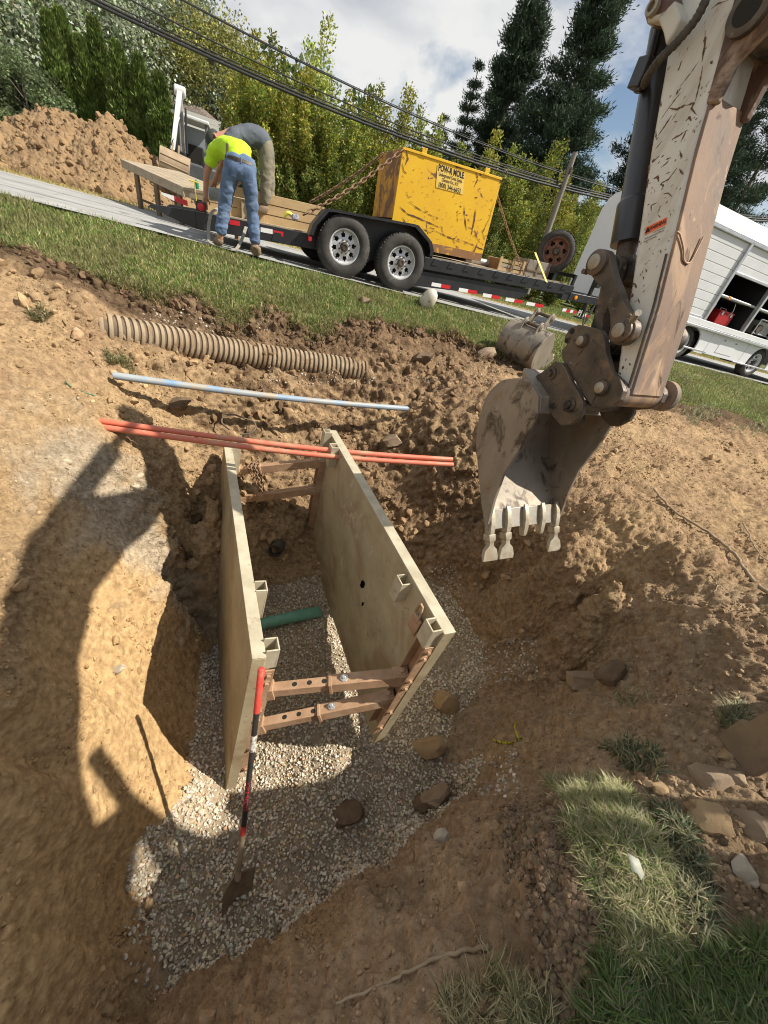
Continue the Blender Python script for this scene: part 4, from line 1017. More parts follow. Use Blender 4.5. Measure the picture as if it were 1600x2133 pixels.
for e0, e1 in ((-.04, -.008), (.40, .432)):
    er = MB().prism(eq, AP, AF, AZ, AE, e0, e1).build('bucket_ear', GREASY, ex, bevel=.005)
    if e0 < 0:
        for (u, v), r in (((1187, 843), .024), ((1150, 778), .020)):
            q = aq(u, v, -.04); m = MB(); m.lathe([(r * 1.7, 0), (r * 1.7, .012)], aw(*q, e0), -AE, 24); m.box(aw(*q, e0 - .02), (r * 1.6, r * 1.6, .02), (nrm(AF + AZ * .3), nrm(AZ - AF * .3), AE)); m.build('ear_pin', GREASY, er, bevel=.002)
pn = MB()
for (u, v), r in (((1187, 843), .032), ((1150, 778), .03)):
    q = aq(u, v, -.04); pn.cyl(aw(*q, -.03), aw(*q, .40), r, 18)
pn.build('bucket_pin', GREASY, ex, smooth=40)

# ------------------------------------------------------------------ excavator body (beside and behind the camera) and its tracks
CAR = np.array([3.07, -.06, 0.05]); td = nrm([-.30, .954, 0]); te = np.array([td[1], -td[0], 0])
TRK = M('muddy_rubber', (.24, .175, .105), (.17, .125, .08), 6, rough=.9, bump=.5, bscale=30, layers=(((.10, .085, .07), 4, .60, .72), ((.34, .25, .15), 9, .62, .75)))
def track(sd):
    c = CAR - td * .35 + te * sd * .80; L = 1.28; r = .36; hw = .225
    path = []
    for a in np.linspace(-math.pi / 2, math.pi / 2, 14): path.append((L - .34 + r * math.cos(a), r + r * math.sin(a)))
    for s in np.linspace(L - .5, -L + .5, 12): path.append((s, 2 * r - .01))
    for a in np.linspace(math.pi / 2, 1.5 * math.pi, 14): path.append((-L + .34 + r * math.cos(a), r + r * math.sin(a)))
    for s in np.linspace(-L + .5, L - .5, 12): path.append((s, 0))
    n = len(path); R = []
    P = np.array(path); T_ = np.roll(P, -1, 0) - np.roll(P, 1, 0); T_ /= np.linalg.norm(T_, axis=1)[:, None]; Nn_ = np.stack([T_[:, 1], -T_[:, 0]], 1)
    m = MB(); rgs = []
    for p, nn in zip(P, Nn_):
        rgs.append([c + td * q[0] + AZ * q[1] + te * w for q, w in ((p, -hw), (p, hw), (p - nn * .05, hw), (p - nn * .05, -hw))])
    V = [p for r_ in rgs for p in r_]; F = []
    for i in range(n):
        j = (i + 1) % n
        for k in range(4): F.append((i * 4 + k, i * 4 + (k + 1) % 4, j * 4 + (k + 1) % 4, j * 4 + k))
    m.add(V, F); tr = m.build('track', TRK, ex, smooth=40)
    cl = np.concatenate([[0], np.cumsum(np.linalg.norm(np.roll(P, -1, 0) - P, axis=1))]); PP = np.vstack([P, P[:1]]); NN = np.vstack([Nn_, Nn_[:1]])
    nl = 46
    for k in range(nl):
        s = cl[-1] * k / nl; p = np.array([np.interp(s, cl, PP[:, 0]), np.interp(s, cl, PP[:, 1])]); nn = nrm([np.interp(s, cl, NN[:, 0]), np.interp(s, cl, NN[:, 1])]); tt = np.array([-nn[1], nn[0]])
        b = MB(); cc = c + td * (p + nn * .016)[0] + AZ * (p + nn * .016)[1]; o3 = td * nn[0] + AZ * nn[1]; t3 = td * tt[0] + AZ * tt[1]
        b.hexa([cc + te * -hw * .98 - t3 * .045 - o3 * .02, cc + te * hw * .98 - t3 * .045 - o3 * .02, cc + te * hw * .98 + t3 * .045 - o3 * .02, cc - te * hw * .98 + t3 * .045 - o3 * .02],
               [cc + te * -hw * .96 - t3 * .028 + o3 * .024, cc + te * hw * .96 - t3 * .028 + o3 * .024, cc + te * hw * .96 + t3 * .028 + o3 * .024, cc - te * hw * .96 + t3 * .028 + o3 * .024])
        b.build('track_lug', TRK, tr, bevel=.008)
    m = MB(); m.box(c + AZ * .36, (2 * L - .7, .30, .34), (td, te, AZ)); 
    for s in (-L + .36, L - .36): m.cyl(c + td * s + AZ * .36 - te * .18, c + td * s + AZ * .36 + te * .18, .29, 24)
    m.build('track_frame', GREASY, ex, smooth=40)
track(-1); track(1)
hb = nrm(hdir * -1); hs_ = np.array([hb[1], -hb[0], 0]); HC = CAR + AZ * .78
MB().box(CAR + AZ * .5, (1.2, 1.5, .4), (td, te, AZ)).build('undercarriage', GREASY, ex, bevel=.02)
MB().cyl(CAR + AZ * .68, CAR + AZ * .8, .5, 30).build('slew_ring', GREASY, ex, smooth=40)
m = MB(); m.prism([(-1.45, 0), (.30, 0), (.30, .08), (-.36, .1), (-.4, .85), (-1.2, .9), (-1.45, .75)], HC, hb, AZ, hs_, -.85, .85); m.build('house', WHITE, ex, bevel=.04)
# cab: posts, roof and lower panels with glass between, so daylight falls through it
CC0 = CAR + hb * .35 - hs_ * .35 + AZ * .80 + np.array([.22, .10, 0]); AXC = (hb, hs_, AZ)
cab = MB().box(CC0 + AZ * 1.74, (1.24, .92, .12), AXC).build('cab_roof', WHITE, ex, bevel=.03)
for a_, b_ in ((-.58, -.42), (-.58, .42), (.58, -.42), (.58, .42), (-.30, -.42), (-.30, .42)):
    MB().box(CC0 + hb * a_ + hs_ * b_ + AZ * .84, (.07, .06, 1.7), AXC).build('cab_post', WHITE, cab, bevel=.01)
for b_ in (-.42, .42): MB().box(CC0 + hs_ * b_ + AZ * .04, (1.1, .04, .12), AXC).build('cab_panel', WHITE, cab)
for a_ in (-.58, .58): MB().box(CC0 + hb * a_ + AZ * .04, (.04, .78, .12), AXC).build('cab_panel', WHITE, cab)
GLASS = bpy.data.materials.new('clear_glass'); GLASS.use_nodes = True
_gn = GLASS.node_tree.nodes; _gt = _gn.new('ShaderNodeBsdfTransparent'); _gt.inputs[0].default_value = (.92, .92, .92, 1); _gm = _gn.new('ShaderNodeMixShader'); _gm.inputs[0].default_value = .92
_gn['Principled BSDF'].inputs['Base Color'].default_value = (.05, .06, .06, 1); _gn['Principled BSDF'].inputs['Roughness'].default_value = .08
GLASS.node_tree.links.new(_gn['Principled BSDF'].outputs[0], _gm.inputs[1]); GLASS.node_tree.links.new(_gt.outputs[0], _gm.inputs[2]); GLASS.node_tree.links.new(_gm.outputs[0], _gn['Material Output'].inputs['Surface'])
for a_, wl in ((-.44, .2), (.14, .8)):
    for b_ in (-.42, .42): MB().box(CC0 + hb * a_ + hs_ * b_ + AZ * .93, (wl, .008, 1.45), AXC).build('cab_window', GLASS, cab)
MB().box(CC0 + hb * .58 + AZ * 1.0, (.008, .78, 1.4), AXC).build('windscreen', GLASS, cab)
m = MB(); m.box(CC0 - hb * .25 + AZ * .3, (.5, .46, .16), AXC); m.build('seat', DARK, cab, bevel=.03); m = MB(); m.box(CC0 - hb * .48 + AZ * .62, (.12, .44, .55), AXC); m.build('seat_back', DARK, cab, bevel=.03)
# dozer blade at the front of the undercarriage
m = MB(); c = CAR + td * 1.40
m.prism([(-.02, -.02), (.06, 0), (.02, .12), (.0, .24), (.04, .38), (.09, .44), (.05, .46), (-.04, .44), (-.07, .3), (-.08, .1), (-.06, -.02)], c, td, AZ, te, -1.0, 1.13); m.build('dozer_blade', TRK, ex, bevel=.012)
for w_ in (-.3, .3): MB().box(CAR + td * 1.0 + te * w_ + AZ * .2, (.75, .12, .14), (td, te, AZ)).build('blade_arm', GREASY, ex, bevel=.01)
for w_ in (-.98,): MB().prism([(-.10, .0), (.07, .0), (.075, .15), (.055, .16), (.05, .30), (.09, .44), (-.02, .45), (-.10, .3)], c, td, AZ, te, w_ - .035, w_).build('blade_end', TRK, ex, bevel=.012)

# loose bucket on the lawn edge
gp, _ = ground_px(1120, 772)
lb = thing('loose_bucket', gp, 'spare dirty digging bucket lying on the grass behind the excavator arm', 'bucket')
fe = nrm([-.78, .62, .05]); up0 = nrm([.06, .0, 1.0]); up0 = nrm(up0 - up0.dot(fe) * fe); fq = np.cross(up0, fe)
if fq[0] < 0: fq = -fq
cs, sn = math.cos(R_(12)), math.sin(R_(12)); fq, fz = cs * fq + sn * up0, cs * up0 - sn * fq
O = gp + np.array([.02, .02, -.02])
lo_outer = [(.0, .58), (-.13, .56), (-.27, .47), (-.33, .32), (-.30, .16), (-.18, .03), (0.0, -.01), (.2, .03), (.36, .10)]
lo_mouth = [(.06, .56), (.10, .50), (.17, .36), (.25, .24), (.34, .14)]
bucket(lb, O, fq, fz, fe, lo_outer, lo_mouth, 0, .66, (BUCK, POLISH, TOOTH), teeth=[.06, .2, .33, .46, .6], tipless=(0, 1, 2, 3, 4))
MB().prism([(.06, .56), (.10, .5), (.06, .48), (-.05, .55), (-.06, .58)], O, fq, fz, fe, .018, .642).build('bucket_top', BUCK, lb, bevel=.004)
for e in (.19, .44):
    q = [(-.20, .52), (-.16, .60), (-.10, .66), (-.04, .67), (.0, .63), (.08, .70), (.15, .76), (.21, .75), (.22, .69), (.14, .60), (.08, .54), (-.02, .55)]
    er = MB().prism(q, O, fq, fz, fe, e - .014, e + .014).build('bucket_ear', BUCK, lb, bevel=.004)
    for p in ((-.08, .61), (.17, .70)):
        c = O + fq * p[0] + fz * p[1] + fe * (e - .014); MB().lathe([(.045, 0), (.045, -.016), (.028, -.018), (.028, -.03)], c, fe, 20).build('ear_boss', PINF, er, smooth=35)
for p in ((-.08, .61), (.17, .70)):
    c = O + fq * p[0] + fz * p[1]; MB().cyl(c + fe * .18, c + fe * .45, .024, 16).build('bucket_pin', GREASY, lb, smooth=40)
# ================================================================== TRAILER
TP = rd(0, 0, 0); _ta_ = R_(3.4)
TD = math.cos(_ta_) * RD + math.sin(_ta_) * RU; TU = math.cos(_ta_) * RU - math.sin(_ta_) * RD; TN = RN
TO = rd(.46, 0, 0)      # between the wheels on the near side
def tr_(t, w, h): return TO + (t - .46) * TD + w * TN + h * TU
AXT = (TD, TN, TU)
def tpx(u, v, w):
    p = on_plane(u, v, TO + w * TN, TN) - TO; return p @ TD + .46, p @ TU
BLKT = M('black_trailer_paint', (.014, .015, .018), (.024, .025, .028), 5, rough=.38, bump=.06, spec=.5, layers=(((.10, .085, .065), 3.5, .62, .80, .5),))
TYRE = M('tyre_rubber', (.035, .033, .031), (.06, .056, .05), 9, rough=.82, bump=.2, bscale=60, layers=(((.15, .13, .10), 4, .58, .76),))
RIM = M('silver_rim', (.62, .63, .64), (.52, .53, .54), 8, rough=.38, metal=.25, layers=(((.3, .27, .22), 9, .66, .8),))
REDL = M('red_reflector', (.55, .015, .02), rough=.3, spec=.6); WHL = M('white_reflector', (.75, .75, .74), rough=.35)
AMB = M('amber_lens', (.85, .28, .02), rough=.3)
WOODT = M('new_timber', (.50, .36, .19), (.42, .29, .15), 3, rough=.8, bump=.2, bscale=40, stretch=(.35, 3, 3), layers=(((.30, .20, .10), 8, .62, .74),))
WOODG = M('weathered_timber', (.40, .33, .23), (.31, .25, .17), 4, rough=.85, bump=.25, bscale=40, layers=(((.25, .17, .10), 6, .58, .72),))
WOODD = M('dark_timber', (.22, .15, .09), (.14, .10, .065), 5, rough=.85, bump=.25, bscale=40)
tl = thing('flatbed_trailer', rd(.46, 1.1), 'black tandem axle flatbed trailer loaded with a yellow steel box and timber', 'trailer')
HT = lambda t: .40 + 0 * t      # bed height along the trailer (trailer frame)
BW0, BW1 = .30, 2.15
# near and far side rails with a slotted upper channel and a lower main rail toward the front
for w, nm in ((BW0, 0), (BW1, 1)):
    m = MB(); m.prism([(-1.98, .40), (-1.98, .46), (4.55, .53), (4.55, .37), (-1.98, .27)], tr_(0, 0, 0), TD, TU, TN, w, w + .09)
    rail = m.build('side_rail', BLKT, tl, bevel=.006)
    m = MB(); m.prism([(1.35, .06), (3.45, .16), (3.6, .24), (3.6, .33), (1.35, .29)], tr_(0, 0, 0), TD, TU, TN, w + .04, w + .16); mr = m.build('main_rail', BLKT, tl, bevel=.006)
    m = MB(); m.prism([(-2.55, .405), (-2.5, .44), (-1.98, .46), (-1.98, .27), (-2.1, .29)], tr_(0, 0, 0), TD, TU, TN, w, w + .09); tail = m.build('tail_beam', BLKT, tl, bevel=.004)
    if nm == 0:
        # stake pockets along the upper rail
        for t in np.arange(1.62, 4.4, .30):
            k = MB(); k.prism([(-.07, .0), (.05, .0), (.10, .09), (-.02, .09)], tr_(t, w - .002, .385 + .012 * t), TD, TU, TN, -.010, .0); k.build('stake_pocket', BLKT, rail, bevel=.003)
        for t in (-.62, -.95): 
            k = MB(); k.prism([(-.05, .0), (.05, .0), (.10, .11), (-.0, .11)], tr_(t, w - .002, .30), TD, TU, TN, -.010, .0); k.build('stake_pocket', BLKT, rail, bevel=.003)
        # reflective tape: white and red strips
        def tape(t0, t1, h, mat, par, ww): 
            MB().prism([(t0, h), (t1, h + .012 * (t1 - t0)), (t1, h + .055 + .012 * (t1 - t0)), (t0, h + .055)], tr_(0, 0, 0), TD, TU, TN, ww - .003, ww).build('reflective_tape', mat, par)
        for (u0, v0, u1, v1, um, vm) in ((900, 588, 937, 602, 919, 595), (957, 598, 992, 614, 975, 606), (1007, 610, 1040, 624, 1024, 617), (1055, 618, 1087, 634, 1071, 626), (1098, 628, 1130, 641, 1114, 635)):
            ta, ha = tpx(u0, v0, w + .04); tb, hb_ = tpx(u1, v1, w + .04); tm = (ta + tb) / 2; h = (ha + hb_) / 2 - .03
            tape(ta, tm, h, WHL, mr, w + .04); tape(tm + .004, tb, h, REDL, mr, w + .04)
        for u0, u1, v, mat, par in ((543, 568, 478, WHL, rail), (569, 590, 484, REDL, rail), (478, 500, 462, REDL, rail)):
            ta, ha = tpx(u0, v, w); tb, _ = tpx(u1, v + 5, w); tape(ta, tb, ha - .028, mat, par, w)
        ta, ha = tpx(336, 404, w); tb, hb_ = tpx(363, 414, w); tc2, hc = tpx(391, 424, w)
        MB().add([tr_(ta, w - .003, ha + .02), tr_(ta, w - .003, ha - .004), tr_(tb, w - .003, hb_ - .025), tr_(tb, w - .003, hb_ + .03)], [(0, 1, 2, 3)]).build('reflective_tape', WHL, tail)
        MB().add([tr_(tb + .004, w - .003, hb_ + .03), tr_(tb + .004, w - .003, hb_ - .025), tr_(tc2, w - .003, hc - .03), tr_(tc2, w - .003, hc + .03)], [(0, 1, 2, 3)]).build('reflective_tape', REDL, tail)
        t_, h_ = tpx(419, 431, w); k = MB(); k.box(tr_(t_, w - .008, h_), (.13, .016, .11), AXT); ho = k.build('light_housing', BLKT, tail, bevel=.006)
        k = MB(); k.lathe([(.045, 0), (.045, .012), (.03, .018)], tr_(t_, w - .016, h_), -TN, 22); k.build('tail_light', REDL, ho, smooth=40)
# cross members and deck boards
for t in np.arange(-1.8, 4.5, .6):
    MB().box(tr_(t, (BW0 + BW1) / 2, .40 + .012 * t), (.07, BW1 - BW0 - .1, .09), AXT).build('cross_member', BLKT, tl)
for k in range(10):
    w = BW0 + .18 + k * .165; MB().prism([(-1.95, .445), (4.5, .515), (4.5, .545), (-1.95, .475)], tr_(0, 0, 0), TD, TU, TN, w, w + .155).build('deck_board', WOODG, tl)
# tongue with jack, letters and coupler, front headboard
MB().prism([(4.35, .28), (5.35, .30), (5.35, .42), (4.35, .42)], tr_(0, 0, 0), TD, TU, TN, BW0 + .0, BW0 + .14).build('tongue', BLKT, tl, bevel=.006)
for wa, wb in ((BW0 + .02, 1.15), (BW1 - .02, 1.32)):
    a_, b_ = tr_(4.5, wa, .36), tr_(6.0, wb, .36); x = nrm(b_ - a_); MB().box((a_ + b_) / 2, (np.linalg.norm(b_ - a_), .09, .13), (x, np.cross(TU, x), TU)).build('tongue', BLKT, tl, bevel=.006)
for (u0, v0, u1, v1, mat) in ((1180, 650, 1188, 653, REDL), (1188, 652, 1195, 655, WHL), (1195, 654, 1202, 656, REDL), (1218, 659, 1224, 661, REDL)):
    pass
w = BW0 - .0
for u0, u1, v, mat in ((1172, 1180, 645, WHL), (1180, 1188, 647, REDL), (1188, 1194, 648, WHL), (1194, 1201, 650, REDL), (1215, 1221, 656, WHL), (1221, 1228, 658, REDL)):
    ta, ha = tpx(u0, v, w); tb, _ = tpx(u1, v, w); MB().prism([(ta, ha - .03), (tb, ha - .03 + .01), (tb, ha + .03), (ta, ha + .025)], tr_(0, 0, 0), TD, TU, TN, w - .003, w).build('reflective_tape', mat, tl)
ta, ha = tpx(1208, 652, w - .004)
text_mesh('PJ', .13, 'tongue_lettering', M('grey_print', (.5, .5, .5), rough=.5), tl, tr_(ta, w - .004, ha), TD, TU, .003)
jk = MB(); jk.cyl(tr_(5.15, BW0 + .2, -.0), tr_(5.15, BW0 + .2, .8), .04, 14); jk.box(tr_(5.15, BW0 + .2, .02), (.2, .2, .02), AXT); jk.box(tr_(5.15, BW0 + .12, .62), (.09, .12, .09), AXT); jk.build('jack', BLKT, tl, bevel=.004)
for k in range(3):
    P = [tr_(5.0 + .2 * s + .03 * k, BW0 + .02 * k, .33 - .30 * math.sin(math.pi * min(s, 1)) * (1 + .2 * k)) for s in np.linspace(0, 1.0, 12)]
    MB().tube(P, .011, 8).build('safety_cable', HOSE, tl, smooth=60)
m = MB(); m.box(tr_(4.5, (BW0 + BW1) / 2, .68), (.05, BW1 - BW0, .06), AXT)
for w in (BW0 + .03, (BW0 + BW1) / 2, BW1 - .03): m.box(tr_(4.5, w, .62), (.05, .05, .18), AXT)
hbd = m.build('headboard', BLKT, tl, bevel=.004)
t_, h_ = tpx(1199, 620, BW0); MB().lathe([(.035, 0), (.035, .012), (.022, .018)], tr_(t_, BW0, h_), -TN, 18).build('marker_light', AMB, tl, smooth=40)
# wheels
def tyre_wheel(parent, c, ax, R=.385, W=.235, rimm=RIM, spokes=8):
    m = MB(); r0 = .215
    m.lathe([(r0, -W * .36), (r0 + .03, -W * .5), (R - .07, -W * .52), (R - .018, -W * .44), (R, -W * .34), (R, W * .34), (R - .018, W * .44), (R - .07, W * .52), (r0 + .03, W * .5), (r0, W * .36)], c, ax, 48, cap=False)
    x = np.cross(ax, [0, 0, 1.0]); x = nrm(x); y = np.cross(ax, x)
    wo = m.build('wheel', TYRE, parent, smooth=50)
    tr = MB()
    for k in range(54):
        a = k * 2 * math.pi / 54; d = x * math.cos(a) + y * math.sin(a); tt = -x * math.sin(a) + y * math.cos(a)
        for s, w0 in ((-1, .06), (1, .06), (0, 0)):
            tr.box(c + d * (R + .002) + ax * (s * w0 + (.004 if k % 2 else -.004)), (.012, .03, .05 if s else .045), (d, nrm(tt + ax * .3 * s), nrm(ax - tt * .3 * s)))
    t = tr.build('tread', TYRE, wo); t['kind'] = 'stuff'
    rm = MB(); f = W * .36
    rm.lathe([(r0 + .004, -W * .36), (r0 + .004, f), (r0 + .012, f + .012), (r0 - .004, f + .012), (r0 - .018, f - .03), (r0 - .03, f - .045)], c, ax, 40, cap=False)
    ri = rm.build('rim', rimm, wo, smooth=40)
    # disc with openings between the spokes
    dm = MB(); n = spokes * 6
    V, F = [], []
    rr = [.062, .105, .118, .165, r0 - .022]
    dz = [f - .018, f - .03, f - .034, f - .045, f - .05]
    for i, r in enumerate(rr):
        for k in range(n):
            a = k * 2 * math.pi / n; V.append(c + ax * dz[i] + r * (x * math.cos(a) + y * math.sin(a)))
    for i in range(4):
        for k in range(n):
            if i == 2 and k % 6 in (0, 1, 2): continue
            if i == 3 and k % 6 == 1: continue
            j = (k + 1) % n; F.append((i * n + k, i * n + j, (i + 1) * n + j, (i + 1) * n + k))
    d = dm.add(V, F).build('wheel_disc', rimm, wo, smooth=40)
    bk = MB(); bk.cyl(c + ax * (f - .11), c + ax * (f - .10), r0 - .02, 32); bk.build('brake_drum', DARK, wo)
    hb = MB(); hb.lathe([(.068, f - .03), (.06, f - .012), (.05, f + .012), (.042, f + .03), (.03, f + .032), (.026, f + .024)], c, ax, 28); hb.build('hub', GREASY, wo, smooth=40)
    for k in range(8):
        a = (k + .5) * math.pi / 4; p = c + ax * (f - .02) + .083 * (x * math.cos(a) + y * math.sin(a)); q = MB(); q.cyl(p, p + ax * .028, .0115, 6); q.build('wheel_nut', GREASY, wo)
    return wo
for t in (0.0, .915):
    tyre_wheel(tl, rd(t, .12, .385), -RN); tyre_wheel(tl, rd(t, 2.42, .385), RN)
MB().cyl(rd(0, .2, .385), rd(0, 2.3, .385), .04, 14).build('axle', BLKT, tl); MB().cyl(rd(.915, .2, .385), rd(.915, 2.3, .385), .04, 14).build('axle', BLKT, tl)
for w0, w1 in ((0.0, .30), (2.24, 2.54)):
    fp = [(-.50, .47), (-.46, .60), (-.30, .80), (-.2, .815), (1.03, .865), (1.1, .86), (1.36, .70), (1.42, .60), (1.42, .52)]
    m = MB(); R = []
    for i, (t, h) in enumerate(fp):
        R.append([tr_(t, w0, h), tr_(t, w1, h), tr_(t, w1, h - .02), tr_(t, w0 + .004, h - .02)])
    m.rings(R); fd_ = m.build('fender', BLKT, tl, smooth=20)
    sk = MB(); cen = np.array([.46, .5]); R = []
    ww = w0 if w0 < 1 else w1
    for (t, h) in fp:
        d = nrm(np.array([t, h]) - cen); i = np.array([t, h]) - d * .055; R.append([tr_(t, ww - .006, h + .004), tr_(t, ww + .006, h + .004), tr_(*i[:1], ww + .006, i[1]), tr_(*i[:1], ww - .006, i[1])])
    sk.rings(R); sk.build('fender_skirt', BLKT, fd_, smooth=20)
    bk = MB(); bk.prism([(t, h - .02) for t, h in fp] + [(1.42, .3), (-.5, .3)], tr_(0, 0, 0), TD, TU, TN, (w1 if w0 < 1 else w0) - .008, (w1 if w0 < 1 else w0) + .0); bk.build('fender_back', BLKT, fd_)
t_, h_ = tpx(646, 497, 0.0); MB().box(tr_(t_, .02, h_), (.045, .03, .06), AXT).build('marker_light', REDL, tl, bevel=.006)
# spare wheel on its bracket at the front
scn = tr_(4.12, BW0 + .35, .98); sax = nrm(-TN * .8 - TD * .55 + TU * .1)
tyre_wheel(tl, scn, sax, .33, .22, M('rusty_rim', (.22, .095, .06), (.13, .07, .05), 10, rough=.7), 6)
MB().box(tr_(4.22, BW0 + .5, .75), (.08, .5, .5), AXT).build('spare_bracket', BLKT, tl, bevel=.01)

# ------------------------------------------------------------------ load on the trailer
YEL = M('chipped_yellow', (.78, .47, .018), (.72, .41, .02), 2.2, rough=.5, bump=.1, bscale=12, spec=.4,
        layers=(((.20, .095, .045), 1.7, .625, .655, 1.6), ((.13, .07, .05), 4.2, .655, .675, 1.4), ((.26, .13, .06), 14, .69, .71, .6)))
YELR = M('rusty_yellow', (.70, .36, .02), (.40, .19, .06), 2.4, rough=.65, bump=.2, layers=(((.20, .10, .05), 2.5, .50, .58, 1.2),))
RUSTB = M('box_rust', (.22, .11, .055), (.30, .15, .06), 5, rough=.8, bump=.2, layers=(((.6, .33, .04), 5, .56, .62, 1.),))
YW = .46
c4 = [np.array(tpx(u, v, YW)) for u, v in ((840, 306), (1046, 371), (1001, 545), (815, 462))]    # TL TR BR BL
Yd = 1.15
yb = thing('steel_box', tr_(1.6, YW + .6, .6), 'big chipped yellow steel equipment box chained down on the trailer deck', 'equipment box')
def yq(c, w): return tr_(c[0], w, c[1])
bot = .62
TL, TR, BR, BL = c4; BL2 = np.array([BL[0] + .01, TL[1] - (TR[1] - BR[1]) - .02]); 
m = MB(); m.hexa([yq(BL2, YW), yq(BR, YW), yq(BR, YW + .02), yq(BL2, YW + .02)], [yq(TL, YW), yq(TR, YW), yq(TR, YW + .02), yq(TL, YW + .02)]); face = m.build('front_panel', YEL, yb, bevel=.004)
lowh = .14
def mixp(a, b, k): return a + (b - a) * k
bandT = [mixp(BL2, TL, .10), mixp(BR, TR, .10)]
m = MB(); m.hexa([yq(BL2 + [0, 0], YW - .004), yq(BR, YW - .004), yq(BR, YW), yq(BL2, YW)], [yq(bandT[0], YW - .004), yq(bandT[1], YW - .004), yq(bandT[1], YW), yq(bandT[0], YW)]); m.build('bottom_rail', RUSTB, yb)
m = MB(); m.hexa([yq(BL2, YW + Yd), yq(BR, YW + Yd), yq(BR, YW + Yd + .02), yq(BL2, YW + Yd + .02)], [yq(TL, YW + Yd), yq(TR, YW + Yd), yq(TR, YW + Yd + .02), yq(TL, YW + Yd + .02)]); m.build('back_panel', YEL, yb)
for A_, B_, nm in ((BL2, TL, 'left'), (BR, TR, 'right')):
    s = .02 if nm == 'left' else -.02
    lo_ = mixp(A_, B_, .28) if nm == 'left' else A_
    m = MB(); m.hexa([yq(lo_, YW + .02), yq(lo_ + [s, 0], YW + .02), yq(lo_ + [s, 0], YW + Yd), yq(lo_, YW + Yd)], [yq(B_, YW + .02), yq(B_ + [s, 0], YW + .02), yq(B_ + [s, 0], YW + Yd), yq(B_, YW + Yd)]); m.build('end_panel', YELR, yb, bevel=.003)
m = MB(); m.hexa([yq(BL2 + [.03, 0], YW + .03), yq(mixp(BL2, BR, .35), YW + .03), yq(mixp(BL2, BR, .35), YW + Yd), yq(BL2 + [.03, 0], YW + Yd)], [yq(mixp(BL2, TL, .27) + [.03, 0], YW + .03), yq(mixp(BL2, TL, .27) + [.5, 0], YW + .03), yq(mixp(BL2, TL, .27) + [.5, 0], YW + Yd), yq(mixp(BL2, TL, .27) + [.03, 0], YW + Yd)]); m.build('inner_step', WOODD, yb)
m = MB(); m.hexa([yq(mixp(TL, BL2, .02) + [.02, 0], YW + .02), yq(mixp(TR, BR, .02) - [.02, 0], YW + .02), yq(mixp(TR, BR, .02) - [.02, 0], YW + Yd), yq(mixp(TL, BL2, .02) + [.02, 0], YW + Yd)], [yq(mixp(TL, BL2, .005) + [.02, 0], YW + .02), yq(mixp(TR, BR, .005) - [.02, 0], YW + .02), yq(mixp(TR, BR, .005) - [.02, 0], YW + Yd), yq(mixp(TL, BL2, .005) + [.02, 0], YW + Yd)]); m.build('lid', YELR, yb, bevel=.003)
lip_ = MB(); x = nrm(yq(TR, YW) - yq(TL, YW)); z = nrm(np.cross(x, TN)); z = z if z @ TU > 0 else -z; Lx = np.linalg.norm(yq(TR, YW) - yq(TL, YW))
lip_.box(yq(TL, YW) + x * Lx / 2 - z * .012 - TN * .006, (Lx, .014, .03), (x, TN, z)); lip_.build('top_flange', YEL, yb, bevel=.003)
for f in (.195, .83):
    m = MB(); m.box(yq(TL, YW - .004) + x * Lx * f + z * .025, (.075, .02, .075), (x, TN, z)); m.box(yq(TL, YW - .014) + x * Lx * f - z * .012, (.1, .008, .03), (x, TN, z)); m.build('lid_tab', YEL, yb, bevel=.004)
P = [yq(TR, YW - .0) - x * .01 + z * s[1] + x * s[0] for s in ((.0, -.06), (.005, .06), (.03, .1), (.06, .09), (.07, .05))]
MB().tube(catmull(P, 5), .010, 8).build('lifting_hook', GREASY, yb, smooth=60)
# printed panel on the front: light yellow patch with lettering
lab = [np.array(tpx(u, v, YW - .006)) for u, v in ((912, 342), (969, 361), (964, 405), (908, 390))]
m = MB().add([yq(q, YW - .006) for q in lab], [(0, 1, 2, 3)]); lo2 = m.build('label_panel', M('pale_yellow_label', (.80, .57, .14), (.74, .50, .10), 6, rough=.5, layers=(((.25, .12, .05), 7, .66, .69, .8),)), yb)
lx = nrm(yq(lab[1], 0) - yq(lab[0], 0)); lz = nrm(yq(lab[0], 0) - yq(lab[3], 0)); LW = np.linalg.norm(yq(lab[1], 0) - yq(lab[0], 0)); LH = np.linalg.norm(yq(lab[0], 0) - yq(lab[3], 0)); lc = sum(yq(q, YW - .008) for q in lab) / 4
for txt, f, sz, bo in (('POW-R MOLE', .36, .105, .0035), ('Underground Const. Equip.', .10, .056, .0012), ('Clarence Ctr., N.Y.', -.10, .056, .0012), ('(800) 344-6653', -.36, .085, .001)):
    text_mesh(txt, sz, 'lettering', BLKP, lo2, lc + lz * LH * f, lx, lz, bo, .68 if sz > .1 else .66 if sz < .06 else .74)
